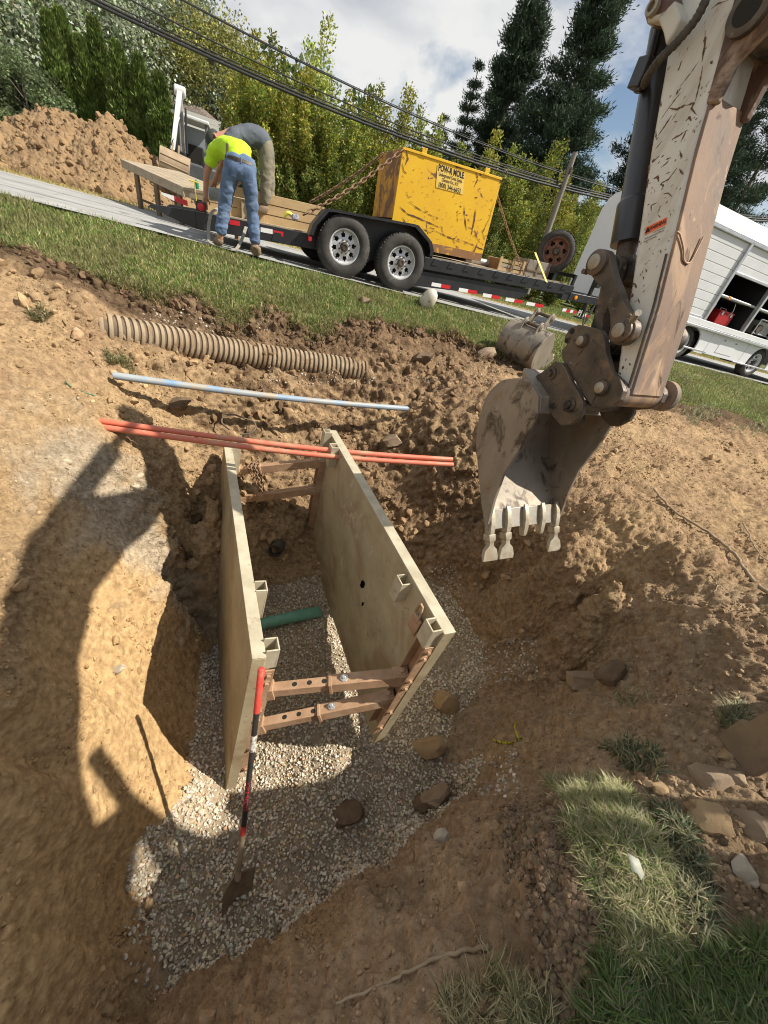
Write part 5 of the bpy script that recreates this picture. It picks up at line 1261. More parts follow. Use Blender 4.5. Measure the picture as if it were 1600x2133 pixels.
# gouges through the yellow paint
def box_pl(u, v): q = tpx(u, v, YW - .0045); return tr_(q[0], YW - .0045, q[1])
gl_ = [([(967, 430), (968, 450), (972, 480)], .014), ([(952, 438), (954, 462)], .010), ([(991, 435), (988, 460), (982, 490)], .016), ([(975, 455), (978, 462)], .01), ([(846, 312), (850, 330), (844, 345)], .010), ([(838, 340), (842, 360)], .006), ([(850, 420), (880, 440), (905, 452)], .008), ([(832, 430), (850, 446), (878, 456)], .012), ([(860, 450), (890, 462), (916, 474)], .012), ([(845, 400), (852, 412), (858, 408)], .005), ([(884, 430), (888, 445)], .004),
       ([(930, 335), (945, 340), (958, 345)], .016), ([(940, 330), (952, 348), (965, 352)], .012), ([(990, 355), (996, 372), (988, 390)], .010), ([(1000, 352), (1002, 366)], .014), ([(1030, 420), (1022, 445), (1018, 470)], .004), ([(1022, 450), (1012, 470), (1004, 490)], .006), ([(905, 480), (930, 492), (960, 505)], .008), ([(880, 476), (900, 486)], .007), ([(960, 500), (990, 512), (1005, 520)], .008), ([(918, 470), (925, 490)], .005), ([(940, 492), (948, 508)], .005), ([(990, 490), (1000, 505)], .006), ([(1004, 478), (1010, 500)], .005), ([(868, 465), (872, 478)], .006), ([(838, 452), (845, 464)], .006), ([(1020, 500), (1010, 520)], .008)]
for _ in range(120):
    f_, g_ = RNG.random(), RNG.random() ** .6; u_ = 838 + 195 * f_ - 30 * g_; v_ = 312 + 66 * f_ + 160 * g_; sz = 3 + 9 * RNG.random(); gl_.append(([(u_, v_), (u_ + sz * RNG.random(), v_ + sz * (RNG.random() - .3))], .002 + .006 * RNG.random() ** 2))
chips_on(gl_, box_pl, face, 'paint_gouges', M('gouge_rust', (.16, .075, .045), (.09, .05, .04), 20, rough=.85), seed=5, jag=.5)
# timbers: a long sideboard at the rear, blocks under the box, crate and case near the front, grey pipe
SB = .85
a_ = np.array(tpx(545, 400, SB)); b_ = np.array(tpx(676, 431, SB))
sb = thing('timber_sideboard', tr_(-.7, SB, .5), 'stack of light timber planks standing on edge along the trailer deck', 'planks')
dx_ = (b_ - a_) / np.linalg.norm(b_ - a_); 
ea = a_ - dx_ * .75
for k in range(3):
    h0 = -.005 - k * .125; m = MB(); o_ = np.array([.008 * (k % 2), 0])
    m.prism([tuple(ea + o_ + [0, h0]), tuple(b_ + o_ + [0, h0]), tuple(b_ + o_ + [0, h0 - .118]), tuple(ea + o_ + [0, h0 - .118])], tr_(0, 0, 0), TD, TU, TN, SB + .006 * k, SB + .05); m.build('plank', WOODT, sb, bevel=.004)
t_, h_ = tpx(545, 430, SB - .05); MB().box(tr_(t_, SB - .03, h_ - .04), (.09, .05, .42), AXT).build('stake', WOODT, sb, bevel=.004)
t_, h_ = tpx(510, 445, SB - .05); MB().box(tr_(t_, SB - .03, h_ - .04), (.09, .05, .36), AXT).build('stake', WOODG, sb, bevel=.004)
for k, t in enumerate((.95, 2.3)):
    m = MB().box(tr_(t, YW + .6, .575 if t < 2 else .59), (.12, 1.2, .10), AXT); m.solo('timber_block', WOODD, tr_(t, YW + .6, .525), ('dark timber block under the left end of the yellow box', 'dark timber block under the right end of the yellow box')[k], 'timber block', 'blocks under the yellow box', bevel=.005)
a_, b_ = tpx(1005, 545, .9), tpx(1048, 555, .9)
MB().tube([tr_(a_[0] - .6, .9, a_[1]), tr_(b_[0] + .25, .95, b_[1] - .01)], .055, 16).solo('grey_pipe', M('galvanised', (.5, .5, .49), (.4, .4, .4), 10, rough=.45, metal=.5), tr_(a_[0], .9, a_[1]), 'grey metal pipe lying on the trailer between yellow box and crate', 'pipe', smooth=60)
CW = .55
t0, h0 = tpx(1032, 572, CW); t1, h1 = tpx(1082, 585, CW)
cr_ = thing('wooden_crate', tr_((t0 + t1) / 2, CW + .2, h0), 'open slatted wooden crate on the trailer right of the yellow box', 'crate')
cw_, chh, cdp = t1 - t0, .26, .42
for k in range(4):
    MB().box(tr_((t0 + t1) / 2, CW, h0 + .035 + k * .066), (cw_, .018, .05), AXT).build('slat', WOODT if k % 2 else WOODG, cr_, bevel=.003)
    MB().box(tr_((t0 + t1) / 2, CW + cdp, h0 + .035 + k * .066), (cw_, .018, .05), AXT).build('slat', WOODG, cr_, bevel=.003)
for tt_ in (t0 + .02, (t0 + t1) / 2 + .02, t1 - .02):
    MB().box(tr_(tt_, CW - .016, h0 + .14), (.05, .018, chh + .03), AXT).build('batten', WOODT, cr_, bevel=.003)
for tt_ in (t0 + .01, t1 - .01): MB().box(tr_(tt_, CW + cdp / 2, h0 + .13), (.018, cdp - .02, chh - .02), AXT).build('end_board', WOODD, cr_)
MB().box(tr_((t0 + t1) / 2, CW + cdp / 2, h0 + .02), (cw_ - .05, cdp - .03, .02), AXT).build('floor_board', WOODD, cr_)
t0, h0 = tpx(1086, 582, CW); t1, h1 = tpx(1132, 596, CW)
cs_ = thing('wooden_case', tr_((t0 + t1) / 2, CW + .2, h0), 'grey closed wooden case on the trailer under the yellow strap', 'case')
MB().box(tr_((t0 + t1) / 2, CW + .22, h0 + .16), (t1 - t0, .44, .34), AXT).build('case_body', M('grey_case', (.27, .245, .215), (.2, .17, .14), 6, rough=.85, bump=.3, layers=(((.42, .40, .37), 6, .62, .7), ((.12, .09, .07), 7, .6, .7))), cs_, bevel=.006)
for f in (.02, .5, .98): MB().box(tr_(t0 + (t1 - t0) * f, CW - .006, h0 + .16), (.04, .014, .34), AXT).build('batten', WOODD, cs_, bevel=.003)
MB().box(tr_((t0 + t1) / 2, CW - .006, h0 + .17), (t1 - t0 - .08, .012, .03), AXT).build('batten', WOODD, cs_, bevel=.002)
MB().box(tr_((t0 + t1) / 2, CW + .22, h0 - .03), (t1 - t0 + .02, .42, .04), AXT).build('skid', WOODG, cs_)
# small wooden bottom board under crate and case
STRAP = M('yellow_strap', (.72, .62, .10), (.6, .5, .1), 30, rough=.6)
a_, b_ = tpx(1115, 526, CW - .02), tpx(1139, 588, BW0 - .01)
pa, pb2 = tr_(a_[0], CW - .02, a_[1]), tr_(b_[0], BW0 - .01, b_[1]); wv = TD * .022
m = MB(); pc = tr_(a_[0] - .02, CW + .46, a_[1] + .01); nv = np.cross(nrm(pb2 - pa), TD) * .002
m.rings([[pc - wv, pc + wv, pc + wv - TU * .003, pc - wv - TU * .003], [pa - wv, pa + wv, pa + wv + nv, pa - wv + nv], [pb2 - wv, pb2 + wv, pb2 + wv + nv, pb2 - wv + nv]]); m.solo('ratchet_strap', STRAP, pb2, 'yellow ratchet strap over the grey wooden case', 'strap')
# chains
ca, cb2 = yq(mixp(TL, BL2, .03), YW - .02), np.array(tr_(*[tpx(623, 452, BW0)[0]], BW0 - .01, tpx(623, 452, BW0)[1]))
c1 = thing('tie_down_chain', cb2, 'rusty chain from the upper left corner of the yellow box down to the trailer rail', 'chain', 'tie-down chains')
chain_links([ca + (cb2 - ca) * s - np.array([0, 0, .06 * math.sin(math.pi * s)]) for s in np.linspace(0, 1, 12)], .055, .010, 'link', CHAIN, c1)
ca2, cb3 = yq(TL, YW + 1.0), tr_(tpx(640, 425, 1.9)[0], 1.9, tpx(640, 425, 1.9)[1])
c2_ = thing('tie_down_chain', cb3, 'rusty chain sloping from the back of the yellow box to the boards', 'chain', 'tie-down chains')
chain_links([ca2 + (cb3 - ca2) * s - np.array([0, 0, .04 * math.sin(math.pi * s)]) for s in np.linspace(0, 1, 12)], .055, .010, 'link', CHAIN, c2_)
ca3 = yq(TR, YW + .3); q_ = tpx(1098, 585, BW0 + .1); cb4 = tr_(q_[0], BW0 + .1, q_[1])
c3_ = thing('tie_down_chain', cb4, 'rusty chain from the right end of the yellow box down beside the crate', 'chain', 'tie-down chains')
chain_links([ca3 + (cb4 - ca3) * s - np.array([0, 0, .05 * math.sin(math.pi * s)]) for s in np.linspace(0, 1, 12)], .042, .0065, 'link', CHAIN, c3_)
# rags on the rail
t_, h_ = tpx(606, 452, BW0)
rg_ = thing('ratchet_binder', tr_(t_, BW0 + .02, h_), 'yellow and blue ratchet binder lying on the rail left of the fender', 'ratchet')
MB().tube(catmull([tr_(t_ - .10, BW0 + .03, h_ - .01), tr_(t_ - .04, BW0 + .02, h_ + .04), tr_(t_ + .02, BW0 + .04, h_ + .02), tr_(t_ + .10, BW0 + .02, h_ - .02)], 6), .026, 10).build('yellow_handle', STRAP, rg_, smooth=60)
MB().box(tr_(t_ + .06, BW0 - .01, h_ + .01), (.09, .05, .07), AXT).build('blue_body', M('blue_cloth', (.06, .09, .25), (.5, .5, .55), 30, rough=.8), rg_, bevel=.015)

# ================================================================== WHITE SERVICE TRUCK
TW = thing('service_truck', rd(8.2, 1.2, 0), 'white box truck with roll-up side doors, one bay open showing a red toolbox', 'truck')
WP = M('white_truck_paint', (.74, .75, .76), (.70, .71, .72), 1.5, rough=.32, bump=0, spec=.5, layers=(((.58, .58, .56), 2.5, .60, .85),))
WS = M('truck_slats', (.66, .67, .68), (.60, .61, .62), 2, rough=.4, bump=.03)
WT = M('bare_aluminium', (.60, .61, .62), (.5, .51, .52), 8, rough=.35, metal=.6)
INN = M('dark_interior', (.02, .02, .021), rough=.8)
tw0, tw1 = .20, 2.5; t0, t1 = 6.2, 13.6
AXR = (RD, RN, RU)
# body shell: floor, rear wall, far wall, rounded roof
def bodyprof(): return
rf = MB(); prof = [(tw0, 2.38), (tw0 + .01, 2.46), (tw0 + .07, 2.57), (tw0 + .2, 2.66), (tw0 + .5, 2.72), (tw1 - .5, 2.72), (tw1 - .2, 2.66), (tw1 - .07, 2.57), (tw1, 2.4), (tw1 - .03, 2.4), (tw1 - .2, 2.6), (tw1 - .5, 2.66), (tw0 + .5, 2.66), (tw0 + .2, 2.6), (tw0 + .04, 2.38)]
rf.prism(prof, rd(0, 0, 0), RN, RU, RD, t0, t1); rf.build('roof', WP, TW, smooth=30)
rw = MB(); rw.prism([(tw0, .62), (tw1, .62), (tw1, 2.4), (tw1 - .2, 2.6), (tw1 - .5, 2.66), (tw0 + .5, 2.66), (tw0 + .2, 2.6), (tw0, 2.38)], rd(0, 0, 0), RN, RU, RD, t0 - .03, t0 + .05); rw.build('rear_wall', WP, TW, bevel=.03)
MB().box(rd((t0 + t1) / 2, tw1 - .03, 1.5), (t1 - t0 - .1, .05, 1.76), AXR).build('far_wall', WP, TW)
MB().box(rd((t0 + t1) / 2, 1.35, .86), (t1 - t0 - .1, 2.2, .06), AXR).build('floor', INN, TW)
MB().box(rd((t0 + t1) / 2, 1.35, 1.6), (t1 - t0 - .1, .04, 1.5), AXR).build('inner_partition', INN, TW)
MB().box(rd((t0 + t1) / 2, tw0 + .03, 2.34), (t1 - t0, .09, .08), AXR).build('gutter', WT, TW, bevel=.01)
MB().box(rd((t0 + t1) / 2, tw0 + .02, .83), (t1 - t0, .08, .11), AXR).build('sill', WP, TW, bevel=.008)
MB().box(rd((t0 + t1) / 2, tw0 - .025, .74), (t1 - t0 - .2, .05, .05), AXR).build('sill_rail', WT, TW, bevel=.006)
divs = [6.22, 8.18, 9.62, 11.1, 12.55]
for d in divs: MB().box(rd(d, tw0 + .03, 1.6), (.07, .09, 1.46), AXR).build('door_post', WT, TW, bevel=.006)
for i in range(len(divs) - 1):
    a_, b_ = divs[i] + .035, divs[i + 1] - .035; lo_ = .89 if i in (0, 3) else 1.80
    n = int((2.3 - lo_) / .155)
    dr_ = MB().box(rd((a_ + b_) / 2, tw0 + .05, (lo_ + 2.3) / 2), (b_ - a_, .02, 2.3 - lo_), AXR).build('roll_up_door', WS, TW)
    for k in range(max(n, 1)):
        hh = (2.3 - lo_) / max(n, 1); MB().box(rd((a_ + b_) / 2, tw0 + .036, lo_ + hh * (k + .5)), (b_ - a_, .014, hh - .012), AXR).build('slat', WS, dr_, bevel=.004)
    MB().box(rd((a_ + b_) / 2, tw0 + .034, lo_ + .015), (b_ - a_, .05, .05), AXR).build('door_bar', WT, dr_, bevel=.006)
    if i in (1, 2):
        MB().cyl(rd(a_, tw0 + .1, 1.40), rd(b_, tw0 + .1, 1.40), .028, 14).build('shelf_rail', WT, TW, smooth=40)
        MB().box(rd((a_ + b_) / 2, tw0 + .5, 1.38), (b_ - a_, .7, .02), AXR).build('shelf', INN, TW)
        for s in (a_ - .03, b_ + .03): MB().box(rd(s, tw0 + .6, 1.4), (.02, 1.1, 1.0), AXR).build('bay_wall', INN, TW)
MB().box(rd(8.62, tw0 + .098, 1.40), (.06, .064, .064), AXR).build('amber_tag', AMB, TW, bevel=.006)
# skirt with wheel arches
def skirt(ta, tb, cut=None):
    if cut is None:
        MB().box(rd((ta + tb) / 2, tw0 + .06, .5), (tb - ta, .04, .50), AXR).build('skirt_panel', WP, TW, bevel=.006)
wheels_t = (8.05, 10.95)
for wt in wheels_t:
    r = .44; pts = [(wt - .75, .25), (wt - .75, .775), (wt + .75, .775), (wt + .75, .25), (wt + r + .02, .25)]
    pts += [(wt + r * math.copysign(abs(math.cos(a)) ** .7, math.cos(a)), .27 + .44 * abs(math.sin(a)) ** .7) for a in np.linspace(0, math.pi, 15)] + [(wt - r - .02, .25)]
    m = MB(); A = [rd(p[0], tw0 + .04, p[1]) for p in pts]; m.prism(pts, rd(0, 0, 0), RD, RU, RN, tw0 + .03, tw0 + .06); m.build('wheel_arch', WP, TW)
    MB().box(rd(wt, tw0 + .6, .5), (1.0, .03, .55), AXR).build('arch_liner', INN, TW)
    wo = tyre_wheel(TW, rd(wt, tw0 + .2, .345), -RN, .345, .22, RIM, 6); tyre_wheel(TW, rd(wt, tw1 - .2, .345), RN, .345, .22, RIM, 6)
for ta, tb in ((6.2, 7.29), (8.81, 10.19), (11.71, 13.5)):
    MB().box(rd((ta + tb) / 2, tw0 + .045, .52), (tb - ta, .03, .50), AXR).build('skirt_panel', WP, TW, bevel=.006)
MB().box(rd(9.5, tw0 + .028, .5), (.62, .01, .30), AXR).build('hatch', WP, TW, bevel=.004)
for s in (9.28, 9.72): MB().box(rd(s, tw0 + .018, .63), (.05, .012, .02), AXR).build('hatch_latch', GREASY, TW)
MB().box(rd(8.3, tw0 - .03, .30), (1.0, .04, .035), AXR).build('side_guard', WT, TW, bevel=.006)
MB().box(rd(11.2, tw0 - .03, .27), (2.6, .03, .03), AXR).build('side_guard', WT, TW, bevel=.006)
# front of the truck (out of the picture): cab
m = MB(); m.prism([(13.6, .35), (15.2, .35), (15.3, .9), (15.0, 1.3), (14.6, 2.2), (13.6, 2.3)], rd(0, 0, 0), RD, RU, RN, tw0 + .1, tw1 - .1); m.build('cab', WP, TW, bevel=.05)
# what is in the bays
q = on_plane(1500, 668, rd(0, tw0 + .25), RN) - RP; tq = q @ RD
tb_ = thing('toolbox', rd(tq, tw0 + .3, .89), 'red metal toolbox on the floor of the open truck bay', 'toolbox')
RT = M('red_toolbox', (.42, .02, .025), (.36, .02, .02), 5, rough=.4)
MB().box(rd(tq, tw0 + .34, 1.01), (.50, .30, .24), AXR).build('box_body', RT, tb_, bevel=.01)
MB().box(rd(tq, tw0 + .34, 1.155), (.51, .31, .04), AXR).build('lid', RT, tb_, bevel=.01)
for s in (-.16, .16): MB().box(rd(tq + s, tw0 + .183, 1.12), (.05, .012, .07), AXR).build('latch', WT, tb_, bevel=.003)
MB().tube([rd(tq - .1, tw0 + .34, 1.175), rd(tq - .1, tw0 + .34, 1.22), rd(tq + .1, tw0 + .34, 1.22), rd(tq + .1, tw0 + .34, 1.175)], .009, 8).build('handle', WT, tb_)
q = on_plane(1585, 683, rd(0, tw0 + .3), RN) - RP; tq = q @ RD
en = thing('generator', rd(tq, tw0 + .35, .89), 'grey machine with frame and hoses in the rightmost open truck bay', 'machine')
MB().box(rd(tq, tw0 + .4, 1.08), (.55, .35, .3), AXR).build('machine_block', M('machine_grey', (.3, .3, .27), (.45, .44, .38), 8, rough=.5, metal=.4), en, bevel=.02)
MB().cyl(rd(tq - .2, tw0 + .18, 1.05), rd(tq - .2, tw0 + .3, 1.05), .1, 20).build('pulley', GREASY, en, smooth=40)
for z in (.95, 1.25): MB().tube([rd(tq - .34, tw0 + .2, z), rd(tq + .34, tw0 + .2, z)], .016, 8).build('frame_bar', WT, en)
for s in (-.34, .34): MB().tube([rd(tq + s, tw0 + .2, .9), rd(tq + s, tw0 + .2, 1.25)], .016, 8).build('frame_bar', WT, en)
for i, s in enumerate((8.45, 9.1, 9.9)):
    MB().tube(catmull([rd(s, tw0 + .2, 1.36), rd(s + .04, tw0 + .18, 1.2), rd(s - .02, tw0 + .2, 1.08)], 6), .008, 8).solo('hanging_lead', WT, rd(s, tw0 + .2, 1.36), ('grey lead hanging over the red toolbox', 'grey lead hanging at the right side of the toolbox bay', 'grey lead hanging in the machine bay')[i], 'cable', smooth=60)
# things lying on the lawn
gp, gn = ground_px(889, 640)
gp = gp + np.array([0, 0, .0]); ball = MB(); ball.lathe([(.0, -.16), (.05, -.155), (.09, -.13), (.115, -.08), (.122, -.01), (.112, .06), (.085, .12), (.045, .155), (.0, .165)], gp + np.array([0, 0, .115]), nrm([.35, -.3, .75]), 24)
ball.solo('pear_shaped_float', M('speckled_pale_plastic', (.60, .57, .48), (.52, .48, .38), 8, rough=.6, layers=(((.05, .045, .04), 16, .62, .65), )), gp, 'pale pear-shaped float with dark specks lying on the lawn', 'float', smooth=60)
# ================================================================== PEOPLE
def skin_mesh(name, J, E, mat, parent, level=2, root=0, base=None, wrinkle=0):
    """J: list of (point, radius or (rx, ry)); E: edges; grown with a skin modifier and applied"""
    me = bpy.data.meshes.new(name); base = ROOT[parent if parent.parent is None else parent.parent]
    me.from_pydata([[float(x) for x in (np.asarray(p) - base)] for p, r in J], E, [])
    o = bpy.data.objects.new(name, me); COL.objects.link(o)
    sk = o.modifiers.new('skin', 'SKIN'); sk.use_smooth_shade = True
    me.skin_vertices[0].data[root].use_root = True
    for i, (p, r) in enumerate(J): me.skin_vertices[0].data[i].radius = (r, r) if np.isscalar(r) else r
    ss = o.modifiers.new('sub', 'SUBSURF'); ss.levels = level; ss.render_levels = level
    dg = bpy.context.evaluated_depsgraph_get(); m2 = bpy.data.meshes.new_from_object(o.evaluated_get(dg))
    bpy.data.objects.remove(o); m2.name = name
    if wrinkle:
        n = len(m2.vertices); co = np.zeros(n * 3); m2.vertices.foreach_get('co', co); co = co.reshape(-1, 3); no = np.zeros(n * 3); m2.vertices.foreach_get('normal', no); no = no.reshape(-1, 3)
        co = co + no * (wrinkle * (.8 * fbm(co * np.array([7, 7, 13.]) + 3, 3) + .6 * np.abs(fbm(co * np.array([9, 9, 22.]) + 30, 2))))[:, None]; m2.vertices.foreach_set('co', co.astype(np.float32).ravel()); m2.update()
    m2.polygons.foreach_set('use_smooth', np.ones(len(m2.polygons), bool)); m2.materials.clear(); m2.materials.append(mat)
    q = bpy.data.objects.new(name, m2); COL.objects.link(q); q.parent = parent
    return q
SKIN = M('sunburnt_skin', (.45, .24, .15), (.38, .19, .12), 14, rough=.55, spec=.4)
JEAN = M('blue_jeans', (.085, .135, .235), (.13, .19, .30), 7, rough=.9, bump=.45, bscale=14, bdist=.03, layers=(((.22, .25, .28), 5, .58, .72),))
OLIVE = M('dusty_work_pants', (.17, .16, .12), (.24, .21, .15), 6, rough=.9, bump=.5, bscale=14, bdist=.03, layers=(((.30, .25, .17), 5, .58, .72),))
HIVIS = M('hi_vis_yellow_shirt', (.52, .80, .03), (.44, .70, .02), 6, rough=.8, bump=.5, bscale=9, bdist=.03)
GREYS = M('grey_tee', (.10, .115, .14), (.075, .088, .11), 7, rough=.85, bump=.5, bscale=10, bdist=.03)
BOOT = M('work_boots', (.26, .19, .12), (.18, .13, .085), 14, rough=.8, bump=.2)
CAPM = M('dark_cap', (.035, .04, .035), (.05, .055, .05), 10, rough=.85)
HAIRM = M('sandy_hair', (.30, .20, .11), (.2, .13, .08), 40, rough=.8)
LEATHER = M('belt_leather', (.05, .035, .022), rough=.5)
def person(label, base, K, cloth, cap, legs_long=True):
    """K: joint positions in road coordinates (t, w, h)"""
    j = {k: rd(*v) for k, v in K.items()}
    p = thing('person', base, label, 'person', None)
    J = [(j['pelvis'], (.09, .08)), (j['spine'], (.105, .09)), (j['chest'], (.15, .11)), (j['neck'], .062), (j['head'], (.082, .09)), (j['crown'], (.08, .088))]
    E = [(0, 1), (1, 2), (2, 3), (3, 4), (4, 5)]; idx = {}
    def add(k, r, par):
        J.append((j[k] if isinstance(k, str) else k, r)); E.append((par, len(J) - 1)); return len(J) - 1
    for s in 'LR':
        a = add('sho' + s, .062, 2); b = add('elb' + s, .042, a); c = add('wri' + s, .029, b)
        hd = nrm(j['wri' + s] - j['elb' + s] + np.array([0, 0, -.02])); side = nrm(np.cross(hd, RN) + 1e-6); nn = np.cross(side, hd)
        pal = j['wri' + s] + hd * .07; d = add(pal, (.040, .020), c)
        for k, l in enumerate((.075, .088, .082, .062)):
            o = pal + hd * .02 + side * (.028 - .019 * k); f1 = add(o + hd * l * .5 + nn * .008, .0092, d); f2 = add(o + hd * l * .9 + nn * .03, .0078, f1)
        th = add(j['wri' + s] + hd * .05 + side * .045 + nn * .01, .010, c); add(j['wri' + s] + hd * .09 + side * .06 + nn * .02, .0085, th)
        a = add('hip' + s, .06, 0); b = add('kne' + s, .058, a); c = add('ank' + s, .042, b); add('toe' + s, (.042, .03), c)
    # face: nose and ears on the turned head
    body = skin_mesh('body', J, E, SKIN, p)
    fd = nrm(j['face'] - j['head']); up = nrm(j['crown'] - j['head']); up = nrm(up - up.dot(fd) * fd); sd = np.cross(fd, up); hc = (j['head'] + j['crown']) / 2
    fm = MB(); fm.tube([hc + fd * .085 + up * .02, hc + fd * .112 - up * .012, hc + fd * .09 - up * .03], [.010, .016, .010], 8); fm.build('nose', SKIN, p, smooth=70)
    for s in (-1, 1):
        MB().tube([hc + sd * s * .082 + up * .03 - fd * .005, hc + sd * s * .096 + up * .0 - fd * .015, hc + sd * s * .084 - up * .03], [.012, .018, .010], 8).build('ear', SKIN, p, smooth=70)
        MB().lathe([(.0, .004), (.009, .002), (.012, 0)], hc + fd * .084 + sd * s * .032 + up * .025, fd, 10).build('eye', DARK, p, smooth=60)
    MB().tube([hc + fd * .086 - up * .058 - sd * .025, hc + fd * .094 - up * .062, hc + fd * .086 - up * .058 + sd * .025], .006, 6).build('mouth', M('lips', (.32, .13, .1)) if 'lips' not in MATS else MATS['lips'], p, smooth=60)
    # hair or cap
    if cap:
        cm = MB(); R = []
        for a, r in ((-.2, .098), (.15, .101), (.5, .095), (.85, .075), (1.15, .045), (1.4, .012)):
            R.append([hc + up * (.02 + .095 * math.sin(a)) + (fd * math.cos(b) * 1.08 + sd * math.sin(b)) * r for b in np.arange(20) * math.pi / 10])
        cm.rings(R, cap=True); co = cm.build('cap', CAPM, p, smooth=60)
        bm2 = MB(); R = []
        for l, w in ((.085, .08), (.13, .075), (.165, .05)): R.append([hc + fd * l + sd * w + up * (.015 - .1 * (l - .085)), hc + fd * (l + .012) + up * (.026 - .1 * (l - .085)), hc + fd * l - sd * w + up * (.015 - .1 * (l - .085)), hc + fd * l + up * (.02 - .1 * (l - .085))])
        bm2.rings(R); bm2.build('cap_peak', CAPM, co, smooth=60)
    else:
        hm = MB(); R = []
        for a, r in ((-.55, .088), (-.1, .098), (.4, .096), (.85, .076), (1.2, .042), (1.42, .012)):
            R.append([hc - fd * .012 + up * (.02 + .092 * math.sin(a)) + (fd * math.cos(b) * 1.0 + sd * math.sin(b)) * r * (1 + .04 * math.sin(5 * b)) for b in np.arange(20) * math.pi / 10])
        hm.rings(R); hm.build('hair', HAIRM, p, smooth=60)
    mt_top, mt_leg = cloth
    # shirt, with short sleeves
    sl = lambda s, k: j['sho' + s] + (j['elb' + s] - j['sho' + s]) * k
    bs = nrm(j['spine'] - j['pelvis'])
    J2 = [(j['pelvis'] - bs * .07, (.162, .145)), (j['spine'], (.162, .140)), (j['chest'], (.185, .148)), (j['chest'] + (j['neck'] - j['chest']) * .85, (.085, .08))]
    E2 = [(0, 1), (1, 2), (2, 3)]
    for s in 'LR':
        J2 += [(sl(s, .08), .088), (sl(s, .45), .074), (sl(s, .72), .072)]; n = len(J2); E2 += [(2, n - 3), (n - 3, n - 2), (n - 2, n - 1)]
    skin_mesh('shirt', J2, E2, mt_top, p, level=3, wrinkle=.016)
    J3 = [(j['pelvis'] + bs * .09, (.155, .138)), (j['pelvis'], (.172, .155))]; E3 = [(0, 1)]
    for s in 'LR':
        m1 = (j['hip' + s] + j['kne' + s]) / 2; m2 = (j['kne' + s] + j['ank' + s]) / 2
        J3 += [(j['hip' + s], .112), (m1, .094), (j['kne' + s], .080), (m2, .076), (j['ank' + s] + (j['kne' + s] - j['ank' + s]) * .12, .073)]; n = len(J3)
        E3 += [(1, n - 5), (n - 5, n - 4), (n - 4, n - 3), (n - 3, n - 2), (n - 2, n - 1)]
    tr = skin_mesh('trousers', J3, E3, mt_leg, p, root=1, level=3, wrinkle=.014)
    # belt and back pockets laid on the cloth
    tm = tr.data; tv = np.zeros(len(tm.vertices) * 3); tm.vertices.foreach_get('co', tv); tv = tv.reshape(-1, 3) + ROOT[p]
    bv = BVHTree.FromPolygons(tv.tolist(), [list(f.vertices) for f in tm.polygons])
    def patch(name, mat, t0, t1, h0, h1, off, sk=0):
        V, F = [], []; n1_, n2_ = 9, 5
        for a in range(n2_ + 1):
            for b in range(n1_ + 1):
                t = t0 + (t1 - t0) * b / n1_; h = h0 + (h1 - h0) * a / n2_ + sk * (t - t0)
                o = j['pelvis'] + RD * t + RU * h - RN * 1.0
                hit = bv.ray_cast(Vector(o.tolist()), Vector(RN.tolist()))
                V.append(np.array(hit[0]) + np.array(hit[1]) * off if hit[0] else None)
        for a in range(n2_):
            for b in range(n1_):
                q = [a * (n1_ + 1) + b, a * (n1_ + 1) + b + 1, (a + 1) * (n1_ + 1) + b + 1, (a + 1) * (n1_ + 1) + b]
                if all(V[i] is not None for i in q): F.append(tuple(q))
        V = [v if v is not None else j['pelvis'] for v in V]
        if F: MB().add(V, F).build(name, mat, p, smooth=60)
    if not cap:
        top = max((v - j['pelvis']) @ RU for v in tv)
        PKT = M('denim_pocket', (.07, .11, .20), (.11, .165, .27), 9, rough=.9, bump=.3, bscale=30)
        patch('belt', LEATHER, -.17, .19, .005, .04, .004); patch('pocket', PKT, -.135, -.03, -.15, -.02, .003); patch('pocket', PKT, .045, .15, -.16, -.03, .003)
        patch('belt_loop', PKT, .004, .02, -.005, .055, .008)
    for s in 'LR':
        a, t = j['ank' + s], j['toe' + s]; d = nrm((t - a) * np.array([1, 1, 0])); g = a - RU * (a - j['sole' + s] if False else 0)
        J4 = [(a + RU * .05, .062), (a - RU * .02, .062), (a - RU * .035 - d * .03, (.058, .05)), (a - RU * .045 + d * .10, (.056, .046)), (a - RU * .05 + d * .18, (.05, .036))]
        skin_mesh('boot', J4, [(0, 1), (1, 2), (1, 3), (3, 4)], BOOT, p, root=1)
    return p
W1 = dict(pelvis=(-1.46, -.05, .95), spine=(-1.50, .10, 1.08), chest=(-1.57, .32, 1.12), neck=(-1.66, .50, 1.10), head=(-1.70, .58, 1.04), crown=(-1.73, .68, 1.0), face=(-1.72, .60, .9),
          shoL=(-1.76, .34, 1.03), elbL=(-1.86, .36, .76), wriL=(-1.88, .40, .53), shoR=(-1.40, .42, 1.06), elbR=(-1.46, .58, .80), wriR=(-1.68, .60, .62),
          hipL=(-1.565, -.05, .88), kneL=(-1.63, .0, .49), ankL=(-1.69, -.04, .10), toeL=(-1.74, .14, .05), hipR=(-1.355, -.05, .88), kneR=(-1.29, .0, .49), ankR=(-1.235, -.04, .10), toeR=(-1.18, .14, .05))
W1 = {k: (v[0], v[1] - .06, v[2] - .015) for k, v in W1.items()}
w1p = person('worker in hi-vis yellow shirt and blue jeans, bent over beside the trailer, back to camera', rd(-1.46, -.1, 0), W1, (HIVIS, JEAN), False)
